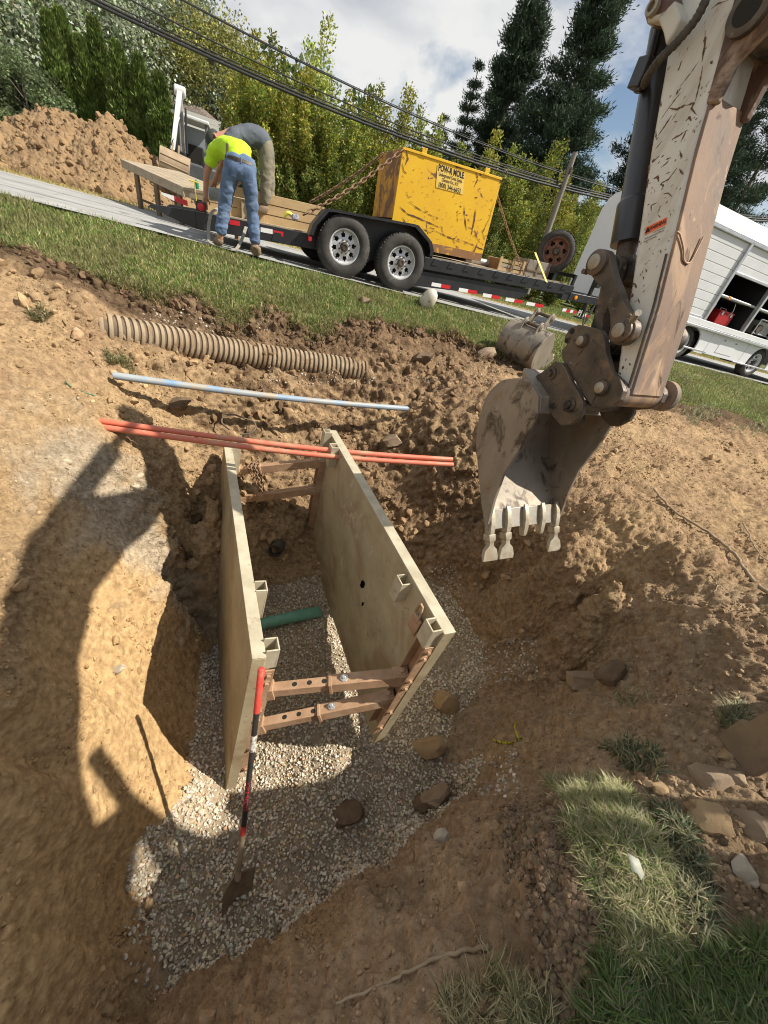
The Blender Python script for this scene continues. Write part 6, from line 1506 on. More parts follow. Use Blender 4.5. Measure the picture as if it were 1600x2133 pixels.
W2 = dict(pelvis=(-1.12, .84, 1.27), spine=(-1.25, .82, 1.35), chest=(-1.46, .76, 1.30), neck=(-1.63, .71, 1.22), head=(-1.72, .69, 1.15), crown=(-1.82, .68, 1.11), face=(-1.80, .62, 1.0),
          shoL=(-1.58, .56, 1.20), elbL=(-1.66, .50, .94), wriL=(-1.78, .54, .70), shoR=(-1.54, .94, 1.24), elbR=(-1.60, 1.0, .97), wriR=(-1.75, .9, .74),
          hipL=(-1.12, .74, 1.19), kneL=(-1.10, .74, .84), ankL=(-1.10, .74, .56), toeL=(-1.27, .72, .50), hipR=(-1.09, .95, 1.19), kneR=(-1.04, .96, .86), ankR=(-1.02, .96, .56), toeR=(-1.19, .96, .50))
person('worker in grey t-shirt, dark cap and dusty work trousers, stooping on the trailer', rd(-1.1, .8, .46), W2, (GREYS, OLIVE), True)
# belt gear
m = MB(); m.box(rd(-1.61, -.10, 1.02), (.03, .025, .12), (RD, RN, RU)); m.build('belt_tool', GREASY, w1p, bevel=.006)
# webbing strap and grey drum the workers handle
P = [rd_ for rd_ in (rd(-1.72, .28, .42), rd(-1.80, .12, .34), rd(-1.83, .0, .15), rd(-1.80, -.12, .03), rd(-1.66, -.18, .015), rd(-1.5, -.15, .02), rd(-1.42, -.02, .14), rd(-1.36, .15, .3))]
P = catmull(P, 8); m = MB(); A_ = [[p - RU * .003 - RD * .02, p - RU * .003 + RD * .02, p + RU * .003 + RD * .02, p + RU * .003 - RD * .02] for p in P]
m.rings(A_); m.solo('webbing_strap', M('grey_webbing', (.33, .31, .26), (.25, .23, .19), 30, rough=.85), P[0], 'loop of grey webbing strap hanging beside the legs of the worker in jeans', 'strap')
t_, h_ = tpx(447, 405, .5); c = tr_(t_, .5, h_); MB().lathe([(.04, -.08), (.075, -.07), (.075, .07), (.04, .08)], c, nrm(RD + RU * .1), 22).solo('grey_drum', M('grey_drum', (.34, .36, .36), (.27, .28, .29), 10, rough=.5), c, 'small grey drum in the hands of the worker in hi-vis yellow', 'drum', smooth=40)

# ================================================================== ACROSS THE ROAD
# spoil heap
def far_at(t, w):
    p = rd(t, w); return np.array([p[0], p[1], float(ground_z(np.array([p[0]]), np.array([p[1]]))[0])])
HEAP = M('spoil_clay', (.33, .215, .11), (.23, .15, .08), 2.4, rough=.95, bump=0, layers=(((.19, .125, .07), 1.6, .58, .68, .8), ((.50, .33, .16), 3, .60, .75)))
soil_bump(HEAP, (('n', 9, .8, .06), ('v', 14, .5, .05), ('n', 50, .7, .02)))
def heap_h(t, w):
    d1 = np.hypot((t + 5.2) / 1.0, (w - 7.6) / .9); d2 = np.hypot((t + 4.2) / .95, (w - 7.4) / .9); d3 = np.hypot((t + 6.6) / 1.1, (w - 7.2) / .9)
    return np.maximum(np.maximum(1.34 * np.clip(1 - d1 / 2.2, 0, 1) ** .85, 1.46 * np.clip(1 - d2 / 2.05, 0, 1) ** .88), .85 * np.clip(1 - d3 / 1.8, 0, 1))
tt, ww = np.meshgrid(np.linspace(-9.2, -2.2, 230), np.linspace(5.2, 10.2, 150)); hh = heap_h(tt, ww)
P = RP + tt.ravel()[:, None] * RD + ww.ravel()[:, None] * RN
gz = ground_z(P[:, 0], P[:, 1]); lowz = np.minimum(gz, 1e9)
h = hh.ravel()
nz = fbm(P * 2.2, 4) * .10 + fbm(P * 7, 4, .6) * .075 + np.maximum(fbm(P * 13 + 4, 3), 0) * .05
base_plane = P[:, 2] + .05
P[:, 2] = np.where(h > .001, np.maximum(base_plane, gz - .0) * 0 + base_plane + h + nz * sstep(0, .25, h), gz - .06)
P[:, 2] = np.maximum(P[:, 2], gz - .06)
n_t, n_w = 230, 150; ii = np.arange(n_t * n_w).reshape(n_w, n_t); F = np.stack([ii[:-1, :-1].ravel(), ii[:-1, 1:].ravel(), ii[1:, 1:].ravel(), ii[1:, :-1].ravel()], 1)
keep = (h[F] > .001).any(1); F = F[keep]
used = np.unique(F); rm = -np.ones(len(P), int); rm[used] = np.arange(len(used))
hb_ = far_at(-5, 7.4); hpme = bpy.data.meshes.new('dirt_heap'); set_mesh(hpme, P[used] - hb_, None, rm[F])
hpo = link('dirt_heap', hpme, HEAP, smooth=180); hpo.location = hb_.tolist(); tag(hpo, 'big heap of orange brown clay across the road in front of the tall narrow evergreens', 'dirt heap')
HEAP_P = P[used]
# clods on the heap
ICO = bmesh.new(); bmesh.ops.create_icosphere(ICO, subdivisions=2, radius=1); ICO2_V = np.array([v.co[:] for v in ICO.verts]); ICO2_F = np.array([[v.index for v in f.verts] for f in ICO.faces]); ICO.free()
ICO = bmesh.new(); bmesh.ops.create_icosphere(ICO, subdivisions=1, radius=1); ICO1_V = np.array([v.co[:] for v in ICO.verts]); ICO1_F = np.array([[v.index for v in f.verts] for f in ICO.faces]); ICO.free()
def rand_rot(n):
    q = RNG.normal(size=(n, 4)); q /= np.linalg.norm(q, axis=1)[:, None]; w, x, y, z = q.T
    return np.stack([np.stack([1 - 2 * (y * y + z * z), 2 * (x * y - z * w), 2 * (x * z + y * w)], 1), np.stack([2 * (x * y + z * w), 1 - 2 * (x * x + z * z), 2 * (y * z - x * w)], 1), np.stack([2 * (x * z - y * w), 2 * (y * z + x * w), 1 - 2 * (x * x + y * y)], 1)], 1)
def facet(BV, n, seed, amp):
    """a lump with broken faces: noise, then cut by random planes"""
    r = np.random.default_rng(1000 + seed); V = BV * (1 + amp * np.clip(fbm(BV * 1.3 + seed, 3), -1, 1))[:, None]
    for k in range(n):
        d = r.normal(size=3); d /= np.linalg.norm(d); h = .48 + .36 * r.random(); over = np.maximum(V @ d - h, 0); V = V - over[:, None] * d * .93
    return V * (1 + .05 * fbm(BV * 5 + seed, 2))[:, None]
def lumps(name, P, S, mat, cols=None, hi=False, angular=.25, squash=.7, kinds=14):
    BV, BF = (ICO2_V, ICO2_F) if hi else (ICO1_V, ICO1_F)
    if not hi and angular > .3: BV, BF = ICO_V, ICO_F
    shapes = [facet(BV, 9 if hi else 6, 31 * k, angular) * (1, .8 + .2 * RNG.random(), squash + .25 * RNG.random()) for k in range(kinds)]
    k = RNG.integers(0, kinds, len(P)); R = rand_rot(len(P)); B = np.array(shapes)[k]
    V = np.einsum('nij,nvj->nvi', R, B) * S[:, None, None] + P[:, None]
    F = BF[None] + (np.arange(len(P)) * len(BV))[:, None, None]
    me = bpy.data.meshes.new(name); set_mesh(me, V.reshape(-1, 3), F.reshape(-1, 3))
    if cols is not None: put_color(me, 'tint', np.repeat(cols, len(BV), 0))
    return me
_b = bmesh.new(); bmesh.ops.create_icosphere(_b, subdivisions=1, radius=1); bmesh.ops.dissolve_limit(_b, angle_limit=.01, verts=_b.verts, edges=_b.edges); _b.free()
phi = (1 + 5 ** .5) / 2
ICO_V = np.array([(-1, phi, 0), (1, phi, 0), (-1, -phi, 0), (1, -phi, 0), (0, -1, phi), (0, 1, phi), (0, -1, -phi), (0, 1, -phi), (phi, 0, -1), (phi, 0, 1), (-phi, 0, -1), (-phi, 0, 1)]) / math.hypot(1, phi)
ICO_F = np.array([(0, 11, 5), (0, 5, 1), (0, 1, 7), (0, 7, 10), (0, 10, 11), (1, 5, 9), (5, 11, 4), (11, 10, 2), (10, 7, 6), (7, 1, 8), (3, 9, 4), (3, 4, 2), (3, 2, 6), (3, 6, 8), (3, 8, 9), (4, 9, 5), (2, 4, 11), (6, 2, 10), (8, 6, 7), (9, 8, 1)])
k = RNG.choice(len(HEAP_P), 1500); hgt = HEAP_P[k][:, 2]
S = .025 + .085 * RNG.random(1500) ** 3
me = lumps('heap_clods', HEAP_P[k] + RNG.normal(size=(1500, 3)) * .02, S, HEAP); o = link('heap_clods', me, HEAP, smooth=50); tag(o, 'loose clods of clay lying over the big orange brown heap', 'clods', kind='stuff')
# timber platform on legs
C1 = rd(*[rd_px(378, 388, 2.3)[0]], 2.3, rd_px(378, 388, 2.3)[1]); C2 = rd(rd_px(440, 401, 2.25)[0], 2.25, rd_px(440, 401, 2.25)[1]); C3 = rd(rd_px(249, 330, 4.9)[0], 4.9, rd_px(249, 330, 4.9)[1])
ex1 = nrm(C3 - C1); C2 = C1 + (C2 - C1) * 2.4; wv = C2 - C1; upn = nrm(np.cross(ex1, wv)); upn = upn if upn[2] > 0 else -upn
pf = thing('timber_platform', (C1 + C2 + C3) / 3 - np.array([0, 0, .5]), 'pale timber platform on short legs between the trailer tail and the dirt heap', 'platform')
LPF = np.linalg.norm(C3 - C1)
for k in range(6):
    a_ = C1 + wv * (k / 6 + .004); b_ = C1 + wv * ((k + 1) / 6 - .004)
    MB().hexa([a_ - upn * .045, b_ - upn * .045, b_ + ex1 * LPF - upn * .045, a_ + ex1 * LPF - upn * .045], [a_, b_, b_ + ex1 * LPF, a_ + ex1 * LPF]).build('plank', WOODG, pf, bevel=.004)
for a_, b_ in ((C1 - ex1 * .0, C1 + wv), ): 
    m = MB(); x = nrm(b_ - a_); m.box((a_ + b_) / 2 - upn * .09 + ex1 * .03, (np.linalg.norm(b_ - a_), .04, .09), (x, np.cross(upn, x), upn)); m.build('end_beam', WOODG, pf, bevel=.004)
m = MB(); m.box(C1 + ex1 * LPF / 2 - upn * .09 + wv * .03, (LPF, .04, .09), (ex1, np.cross(upn, ex1), upn)); m.build('side_beam', WOODG, pf, bevel=.004)
for s, f in ((.1, .06), (.12, .36), (.45, .06), (.78, .06), (.8, .7), (.1, .9)):
    c = C1 + ex1 * LPF * s + wv * f - upn * .06; g = float(ground_z(np.array([c[0]]), np.array([c[1]]))[0]); tq, hq = (c - RP) @ RD, 0
    m = MB(); m.box(np.array([c[0], c[1], (c[2] + min(g, c[2] - .45)) / 2]), (.07, .07, abs(c[2] - min(g, c[2] - .45)))); m.build('leg', WOODD, pf, bevel=.004)
c = C1 + ex1 * LPF * .03 + wv * .25; MB().lathe([(.03, 0), (.035, .01), (.035, .08), (.026, .09), (.03, .1), (.0, .13)], c, upn, 16).solo('green_tool', M('green_plastic', (.02, .22, .12), rough=.4), c, 'green plastic tool standing on the near edge of the timber platform', 'tool', smooth=40)
c = C1 + wv * .18 - ex1 * .03; m = MB(); m.tube([c + upn * .10, c - upn * .42], .008, 8); m.tube([c + upn * .10 - RD * .08, c + upn * .10 + RD * .06], .010, 8); m.solo('yellow_rod', M('yellow_rod', (.6, .45, .05), rough=.5), c, 'thin yellow rod with a cross handle leaning on the platform edge', 'rod', smooth=60)
# loose blocks on the verge
for i, (u, v, sz, mat, la) in enumerate(((362, 436, (.14, .1, .09), 'WOODG', 'pale concrete block leftmost of the small row on the verge'), (381, 443, (.15, .1, .09), 'WOODG', 'pale block in the middle of the row under the trailer tail'), (404, 447, (.3, .09, .07), 'WOODT', 'rusty orange timber block under the red tail light'), (430, 452, (.5, .12, .04), 'WOODT', 'flat light board lying on the verge below the trailer rail'))):
    t_, h_ = rd_px(u, v, 5.0); c = rd(t_, 5.0, max(h_, .03)); o = MB().box(c, sz, AXR).solo('timber_offcut', globals()[mat], c - RU * sz[2] / 2, la, 'block', 'offcuts on the verge', bevel=.008)
a_, b_ = rd_px(305, 420, 5.0), rd_px(352, 440, 5.0)
c = rd((a_[0] + b_[0]) / 2, 5.0, (a_[1] + b_[1]) / 2); x = nrm(rd(b_[0], 5.0, b_[1]) - rd(a_[0], 5.0, a_[1])); MB().box(c, (.75, .1, .04), (x, RN, np.cross(x, RN))).solo('dark_plank', WOODD, c, 'dark grey plank lying at the foot of the dirt heap', 'plank', bevel=.005)
# mini excavator
MG = far_at(-2.55, 7.6); MGz = MG[2]
def mp(t, w, h): return np.array([*(rd(t, w)[:2]), MGz + h])
mx = thing('mini_excavator', MG, 'small grey and white mini excavator with raised boom behind the timber platform', 'mini excavator')
MGREY = M('mini_grey', (.07, .075, .08), (.10, .105, .11), 5, rough=.5); MWHT = M('mini_white', (.62, .63, .62), (.55, .56, .55), 4, rough=.45)
AXM = (RD, RN, AZ)
def mh(v, u=400, w=7.6): return rd_px(u, v, w)[1]
off = (rd(0, 7.6, 0)[2] - 0)
def mz(u, v, w=7.6):
    t, h = rd_px(u, v, w); return rd(t, w, h)
cabb = mz(395, 335); cabt = mz(383, 248); cz0, cz1 = cabb[2] - MGz, cabt[2] - MGz
ct = rd_px(393, 300, 7.6)[0]
for s0 in (-.5, .5):
    m = MB(); R = []
    pr_ = [(-.75, .06), (-.68, 0), (.68, 0), (.75, .06), (.78, .2), (.72, .34), (.62, .38), (-.62, .38), (-.72, .34), (-.78, .2)]
    m.prism(pr_, mp(ct + .1, 7.9 + 0, .0) + RD * s0, RN, AZ, RD, -.15, .15); m.build('track', TRK, mx, bevel=.02)
m = MB(); m.box(mp(ct + .1, 7.1, .18), (1.3, .06, .36), AXM); m.build('dozer_blade', MGREY, mx, bevel=.01)
m = MB(); m.prism([(-.55, 0), (.6, 0), (.6, .45), (-.55, .45)], mp(ct + .15, 7.95, .42), RD, AZ, RN, -.55, .75); m.build('house', MGREY, mx, bevel=.05)
fr = MB(); H_ = max(cz1 - .45, 1.2); base = mp(ct + .18, 7.7, .45)
for sx_, sy in ((-.34, -.3), (.34, -.3), (-.34, .6), (.34, .6)):
    MB().box(base + RD * sx_ + RN * sy + AZ * H_ / 2, (.07, .07, H_), AXM).build('cab_post', MGREY, mx, bevel=.01)
MB().box(base + RN * .15 + AZ * (H_ + .03), (.82, 1.05, .07), AXM).build('cab_roof', MWHT, mx, bevel=.02)
MB().box(base + RN * .6 + AZ * H_ * .5, (.62, .02, H_ - .1), AXM).build('rear_window', M('pale_glass', (.25, .29, .30), rough=.15, spec=.6), mx)
m = MB(); m.box(base + RN * .2 + AZ * .25, (.42, .42, .12), AXM); m.box(base + RN * .42 + AZ * .55, (.42, .1, .55), AXM); m.build('seat', DARK, mx, bevel=.03)
for s0 in (-.15, .15): MB().tube([base - RN * .12 + RD * s0, base - RN * .16 + RD * s0 + AZ * .5], .02, 8).build('control_lever', DARK, mx)
MB().lathe([(.05, 0), (.10, .05), (.12, .2), (.09, .4), (.03, .46)], mp(ct - .35, 7.3, cz0 - .35), AZ, 16).build('boom_swing_post', MWHT, mx, smooth=40)
q0, q1_ = mz(381, 318, 7.2), mz(375, 190, 7.2)
m = MB(); x = RD * .055
m.rings([[q0 - x - RN * .09, q0 + x - RN * .09, q0 + x + RN * .09, q0 - x + RN * .09], [q1_ - x * .8 - RN * .08, q1_ + x * .8 - RN * .08, q1_ + x * .8 + RN * .08, q1_ - x * .8 + RN * .08]]); bm3 = m.build('boom', M('mini_boom', (.34, .34, .32), (.22, .21, .20), 6, rough=.5), mx, bevel=.012)
for s0 in (-.11, .11): MB().tube([q0 + RD * s0 - RN * .12, q0 + (q1_ - q0) * .75 + RD * s0 - RN * .12], .024, 10).build('boom_cylinder', CYL, bm3, smooth=40)
MB().lathe([(.08, -.12), (.10, -.1), (.10, .1), (.08, .12)], q1_, RD, 18).build('boom_head', MWHT, bm3, smooth=40)
qs = mz(362, 338, 6.6)
m = MB(); m.rings([[q1_ - x + RN * .07, q1_ + x + RN * .07, q1_ + x - RN * .1, q1_ - x - RN * .1], [qs + AZ * .22 - x * .8 + RN * .05, qs + AZ * .22 + x * .8 + RN * .05, qs + AZ * .22 + x * .8 - RN * .05, qs + AZ * .22 - x * .8 - RN * .05]]); m.build('stick', MWHT, mx, bevel=.01)
MB().tube([q0 + AZ * .6 - RN * .2, qs + AZ * .3], .03, 10).build('bucket_cylinder', CYL, mx, smooth=40)
fe2 = nrm(RD * .93 - AZ * .12 + RN * .1); up2 = nrm(AZ - AZ.dot(fe2) * fe2); fq2 = -nrm(np.cross(up2, fe2)); fq2 = fq2 if fq2 @ RN > 0 else -fq2
TANB = M('tan_bucket', (.36, .27, .17), (.28, .2, .13), 5, rough=.7, bump=.2)
OB = mz(330, 362, 6.3); bwid = np.linalg.norm(mz(392, 385, 6.3) - OB)
bucket(mx, OB, -fq2, up2, fe2, [(.0, .54), (.14, .52), (.25, .40), (.27, .22), (.18, .05), (.0, -.02), (-.24, .0)], [(-.03, .51), (-.05, .43), (-.09, .29), (-.15, .14), (-.23, .03)], 0, bwid, (TANB, TANB, TANB))
for hz in (.12, .26, .40): MB().tube([OB - fq2 * (.272 if hz < .3 else .255) + up2 * hz + fe2 * .03, OB - fq2 * (.272 if hz < .3 else .255) + up2 * hz + fe2 * (bwid - .03)], .014, 8).build('wear_strip', TANB, mx)
for f in (.4, .6): MB().prism([(-.06, .48), (.14, .48), (.08, .68), (-.08, .68)], OB, -fq2, up2, fe2, bwid * f - .02, bwid * f + .02).build('bucket_ear', TANB, mx, bevel=.004)
# house far behind
HO = far_at(-1.9, 19.0)
ho = thing('house', HO, 'house with grey-brown shingle roof and pale siding far behind the workers', 'house')
SHG = M('shingles', (.20, .16, .135), (.14, .115, .10), 3, rough=.9, bump=.2, bscale=30); SID = M('siding', (.58, .57, .52), (.52, .51, .46), 2, rough=.7)
hp0 = lambda t, w, h: np.array([*(rd(t, w)[:2]), HO[2] + h])
eave = rd(*(lambda q: (q[0], 18.2, q[1]))(rd_px(470, 300, 18.2)))[2] - HO[2]; ridge = rd(*(lambda q: (q[0], 21.5, q[1]))(rd_px(385, 212, 21.5)))[2] - HO[2]
ht0, ht1 = -4.7, -.7
MB().hexa([hp0(ht0 + .3, 18.6, -.3), hp0(ht1 - .3, 18.6, -.3), hp0(ht1 - .3, 25, -.3), hp0(ht0 + .3, 25, -.3)], [hp0(ht0 + .3, 18.6, eave), hp0(ht1 - .3, 18.6, eave), hp0(ht1 - .3, 25, eave), hp0(ht0 + .3, 25, eave)]).build('wall', SID, ho)
rfm = MB()
rfm.hexa([hp0(ht0, 18.2, eave - .05), hp0(ht1, 18.2, eave - .05), hp0(ht1 - 2.2, 21.8, ridge - .05), hp0(ht0, 21.8, ridge - .05)], [hp0(ht0, 18.2, eave), hp0(ht1, 18.2, eave), hp0(ht1 - 2.2, 21.8, ridge), hp0(ht0, 21.8, ridge)])
roofo = rfm.build('roof', SHG, ho)
MB().hexa([hp0(ht0, 21.8, ridge - .05), hp0(ht1 - 2.2, 21.8, ridge - .05), hp0(ht1, 25.4, eave - .05), hp0(ht0, 25.4, eave - .05)], [hp0(ht0, 21.8, ridge), hp0(ht1 - 2.2, 21.8, ridge), hp0(ht1, 25.4, eave), hp0(ht0, 25.4, eave)]).build('roof', SHG, ho)
nrow = 26; Q = MB(); rng2 = random.Random(3)
for r in range(nrow):
    f0, f1_ = r / nrow, (r + 1) / nrow; t = ht0 + .1 * rng2.random()
    while t < ht1 - .3 - 2.2 * f1_:
        l = .22 + .14 * rng2.random(); a_ = .012 + .012 * rng2.random()
        A0 = hp0(t, 18.2 + 3.6 * f0, eave + (ridge - eave) * f0); B0 = hp0(t + l - .012, 18.2 + 3.6 * f0, eave + (ridge - eave) * f0); C0 = hp0(t + l - .012, 18.2 + 3.6 * f1_, eave + (ridge - eave) * f1_); D0 = hp0(t, 18.2 + 3.6 * f1_, eave + (ridge - eave) * f1_)
        Q.add([A0 + AZ * a_, B0 + AZ * a_, C0 + AZ * .003, D0 + AZ * .003, A0, B0], [(0, 1, 2, 3), (4, 5, 1, 0)]); t += l
shg = Q.build('shingles', SHG, roofo); shg['kind'] = 'stuff'
for k in range(14):
    MB().box(hp0(-2.7, 18.59, .1 + k * .19), (3.3, .025, .175), AXM).build('clapboard', SID, ho)
MB().box(hp0(-2.7, 18.16, eave - .02), (4.0, .08, .12), AXM).build('gutter', MWHT, ho)
# pale drive on the far left
dq_ = [(-16, 9.5), (-6.0, 9.2), (-6.4, 12.5), (-16, 13.5)]
V = []; F = []
for i in range(13):
    for jx in range(4):
        s, t = i / 12, jx / 3; p = np.array(dq_[0]) * (1 - s) * (1 - t) + np.array(dq_[1]) * s * (1 - t) + np.array(dq_[2]) * s * t + np.array(dq_[3]) * (1 - s) * t
        g = far_at(*p); V.append(g + np.array([0, 0, .03]))
for i in range(12):
    for jx in range(3): F.append((i * 4 + jx, i * 4 + jx + 1, (i + 1) * 4 + jx + 1, (i + 1) * 4 + jx))
me = bpy.data.meshes.new('driveway'); set_mesh(me, V, None, F); tag(link('driveway', me, M('pale_concrete', (.46, .44, .40), (.40, .385, .35), 2, rough=.9), smooth=180), kind='structure')
# utility pole and overhead wires
POLE = M('grey_pole', (.24, .21, .18), (.18, .155, .13), 4, rough=.9, bump=.3, stretch=(6, 6, .5))
WPL = 7.5
tb, hb2 = rd_px(1133, 505, WPL); tt2, ht2 = rd_px(1195, 326, WPL); pb0 = rd(tb, WPL, hb2); pt0 = rd(tt2, WPL, ht2); dpl = nrm(pt0 - pb0); g0 = pb0 - dpl * 1.6
up_ = thing('utility_pole', g0, 'weathered grey wooden utility pole leaning beside the wires behind the trailer', 'utility pole')
MB().tube([g0, pt0 + dpl * .1], [.11, .075], 14).build('pole', POLE, up_, smooth=60)
MB().box(pt0 - dpl * .35 - RN * .09, (.06, .12, .16), (RD, RN, RU)).build('bracket', GREASY, up_)
WIRE = M('black_wire', (.03, .03, .032), rough=.6)
wires = [((180, -2), (800, 246), (1268, 416), .030, 'thickest overhead cable, lowest of the bundle above the trailer'), ((196, -2), (800, 240), (1275, 412), .022, 'overhead cable riding just above the thickest lowest cable'),
         ((212, -2), (800, 236), (1282, 408), .012, 'thin wire on top of the low cable bundle'), ((272, 0), (800, 219), (1290, 412), .014, 'middle single overhead wire between the bundle and the top wire'),
         ((380, 0), (800, 184), (1306, 402), .016, 'topmost overhead wire crossing the sky'), ((384, 0), (900, 225), (1309, 398), .008, 'thin wire just under the topmost overhead wire')]
def wire_pts(a, b, c):
    Q = []
    for s in np.linspace(-.35, 1.25, 40):
        # quadratic through the three sight lines
        sb = (b[0] - a[0]) / (c[0] - a[0]); L0 = (s - sb) * (s - 1) / ((0 - sb) * (0 - 1)); L1 = s * (s - 1) / (sb * (sb - 1)); L2 = s * (s - sb) / (1 - sb)
        Q.append((L0, L1, L2))
    A3 = [np.array([*rd_px(*q, WPL)]) for q in (a, b, c)]
    # sag parabola in the vertical plane above the far verge
    co = np.polyfit([q[0] for q in A3], [q[1] for q in A3], 2); co[0] = max(min(co[0], .02), 0)
    if co[0] == 0 or True:
        lin = np.polyfit([A3[0][0], A3[2][0]], [A3[0][1], A3[2][1]], 1); 
    t = np.linspace(A3[0][0] - 8, A3[2][0] + 14, 40); k = .006
    return [rd(x, WPL, lin[0] * x + lin[1] + k * (x - A3[0][0]) * (x - A3[2][0])) for x in t]
for a, b, c, r, la in wires:
    P = wire_pts(a, b, c); MB().tube(P, r, 8).solo('overhead_wire', WIRE, P[20], la, 'wire', 'overhead wires along the road', smooth=80)
# ================================================================== VEGETATION
def leaf_cloud(P, D, L, W, C, fold=.25):
    """one folded leaf (two triangles) per point: P base, D direction, L length, W width"""
    n = len(P); D = D / np.maximum(np.linalg.norm(D, axis=1), 1e-9)[:, None]
    r = RNG.normal(size=(n, 3)); S = np.cross(D, r); S /= np.maximum(np.linalg.norm(S, axis=1), 1e-9)[:, None]; N_ = np.cross(S, D)
    a = P; b = P + D * (L * .5)[:, None] + S * (W * .5)[:, None] + N_ * (W * fold)[:, None]; c = P + D * L[:, None]; d = P + D * (L * .5)[:, None] - S * (W * .5)[:, None] + N_ * (W * fold)[:, None]
    V = np.stack([a, b, c, d], 1).reshape(-1, 3); i = np.arange(n) * 4
    F = np.concatenate([np.stack([i, i + 1, i + 2], 1), np.stack([i, i + 2, i + 3], 1)])
    return V, F, np.repeat(C, 4, 0)
LEAFM = M('leaves', (.9, .9, .9), (1.1, 1.1, 1.1), 3, rough=.55, bump=0, attr='tint', spec=.3, trans=.35)
NEEDLE = M('needles', (.9, .9, .9), (1.1, 1.1, 1.1), 3, rough=.6, bump=0, attr='tint', spec=.3, trans=.15)
BARK = M('bark', (.13, .10, .075), (.20, .165, .13), 5, rough=.95, bump=.4, bscale=20)
def tint(n, base, var, hue=.12, alt=None, altp=0):
    c = np.array(base) * np.exp(RNG.normal(size=(n, 1)) * var) * np.exp(RNG.normal(size=(n, 3)) * hue * np.array([1, .5, .8]))
    if alt is not None:
        k = RNG.random(n) < altp; c[k] = np.array(alt) * np.exp(RNG.normal(size=(k.sum(), 1)) * var)
    return np.clip(c, .004, .9)
def crown_obj(parts, parent, mat, root):
    V = np.concatenate([p[0] for p in parts]); off = np.cumsum([0] + [len(p[0]) for p in parts[:-1]]); F = np.concatenate([p[1] + o for p, o in zip(parts, off)]); Cc = np.concatenate([p[2] for p in parts])
    me = bpy.data.meshes.new('crown'); set_mesh(me, V - root, F); put_color(me, 'tint', Cc); return link('crown', me, mat, parent)
def limbs(segs, parent, root, name='trunk'):
    m = MB()
    for P, r in segs: m.tube(P, r, 7)
    return m.build(name, BARK, parent, smooth=60)
def plume_tree(base, H, spread, nst, nl, leaf, col, alt, altp, label, group, seed, lean=0, thin=1.0, low=.03):
    """upright young tree: many stems, each a plume of small leaves"""
    t = thing('leafy_tree', base, label, 'tree', group); segs = []; parts = []
    rs = np.random.default_rng(seed)
    for k in range(nst):
        a = rs.random() * 6.283; out = spread * math.sqrt(rs.random()); h = H * (1 - .45 * (out / spread) ** 1.5) * (.82 + .25 * rs.random())
        S = np.linspace(0, 1, 9); bend = rs.normal(size=2) * .08 * H
        P = np.stack([base[0] + out * math.cos(a) * S ** .7 + bend[0] * S ** 2 * .4 + lean * S * H, base[1] + out * math.sin(a) * S ** .7 + bend[1] * S ** 2 * .4, base[2] + h * S], 1)
        segs.append(([*P[:8]], list(np.linspace(.032, .006, 8) * (H / 5))))
        n = int(nl / nst * (h / H))
        s = rs.random(n) ** .8 * (1 - low) + low; c = np.stack([np.interp(s, S, P[:, j]) for j in range(3)], 1)
        # leaves sit in small sprays along side twigs
        tw = rs.integers(0, 40, n); tang = tw * 2.4 + k; rad = (.10 + .34 * (1 - s) ** .6) * (H / 5) * thin
        q = rs.random(n) ** .6
        d = np.stack([np.cos(tang), np.sin(tang), .55 + 0 * tang], 1)
        pos = c + d * (rad * q)[:, None] + rs.normal(size=(n, 3)) * .05 * (H / 5)
        dirn = d * .8 + rs.normal(size=(n, 3)) * .7 + np.array([0, 0, .15])
        tone = np.exp(.32 * (fbm(pos * 1.2 + seed, 2)))[:, None]
        C = np.clip(tint(n, col, .28, .14, alt, altp) * tone, .004, .8)
        parts.append(leaf_cloud(pos, dirn, leaf * (.7 + .6 * rs.random(n)), leaf * .5 * (.7 + .6 * rs.random(n)), C))
    limbs(segs, t, base); crown_obj(parts, t, LEAFM, base); return t
def blob_tree(base, H, R, ncl, nl, leaf, col, alt, altp, label, group, seed, trunk=.25, low=.2, droop=0., cat='tree', name='broadleaf_tree', mat=None):
    """round-headed tree: clusters of leaves over limbs"""
    rs = np.random.default_rng(seed); t = thing(name, base, label, cat, group); segs = []; parts = []
    top = np.array(base) + [0, 0, H]
    segs.append(([np.array(base) - [0, 0, .2], np.array(base) + [0, 0, H * .35], np.array(base) + [0, 0, H * .75]], [trunk, trunk * .7, trunk * .25]))
    for k in range(ncl):
        u = rs.normal(size=3); u /= np.linalg.norm(u); rr = R * (.55 + .5 * rs.random()); zc = low * H + (1 - low) * H * .5; hz = (1 - low) * H * .5
        c = np.array(base) + [u[0] * rr, u[1] * rr, zc + u[2] * hz * (.6 + .42 * rs.random())]
        s0 = np.array(base) + [0, 0, max(.12 * H, (c[2] - base[2]) * .6)]
        if k % 3 == 0: segs.append(([s0, (s0 + c) / 2 + [0, 0, .04 * H], c], [trunk * .3, trunk * .16, trunk * .05]))
        n = int(nl / ncl * (.6 + .8 * rs.random())); sz = R * (.22 + .2 * rs.random())
        p = rs.normal(size=(n, 3)); p /= np.linalg.norm(p, axis=1)[:, None]; p = p * (rs.random(n) ** .45)[:, None] * sz * np.array([1, 1, .75])
        pos = c + p; dirn = p / sz + rs.normal(size=(n, 3)) * .7 + np.array([0, 0, -droop])
        tone = math.exp(rs.normal() * .22)
        parts.append(leaf_cloud(pos, dirn, leaf * (.7 + .6 * rs.random(n)), leaf * .62 * (.7 + .6 * rs.random(n)), np.clip(tint(n, col, .28, .1, alt, altp) * tone, .004, .8)))
    limbs(segs, t, base); crown_obj(parts, t, mat or LEAFM, base); return t
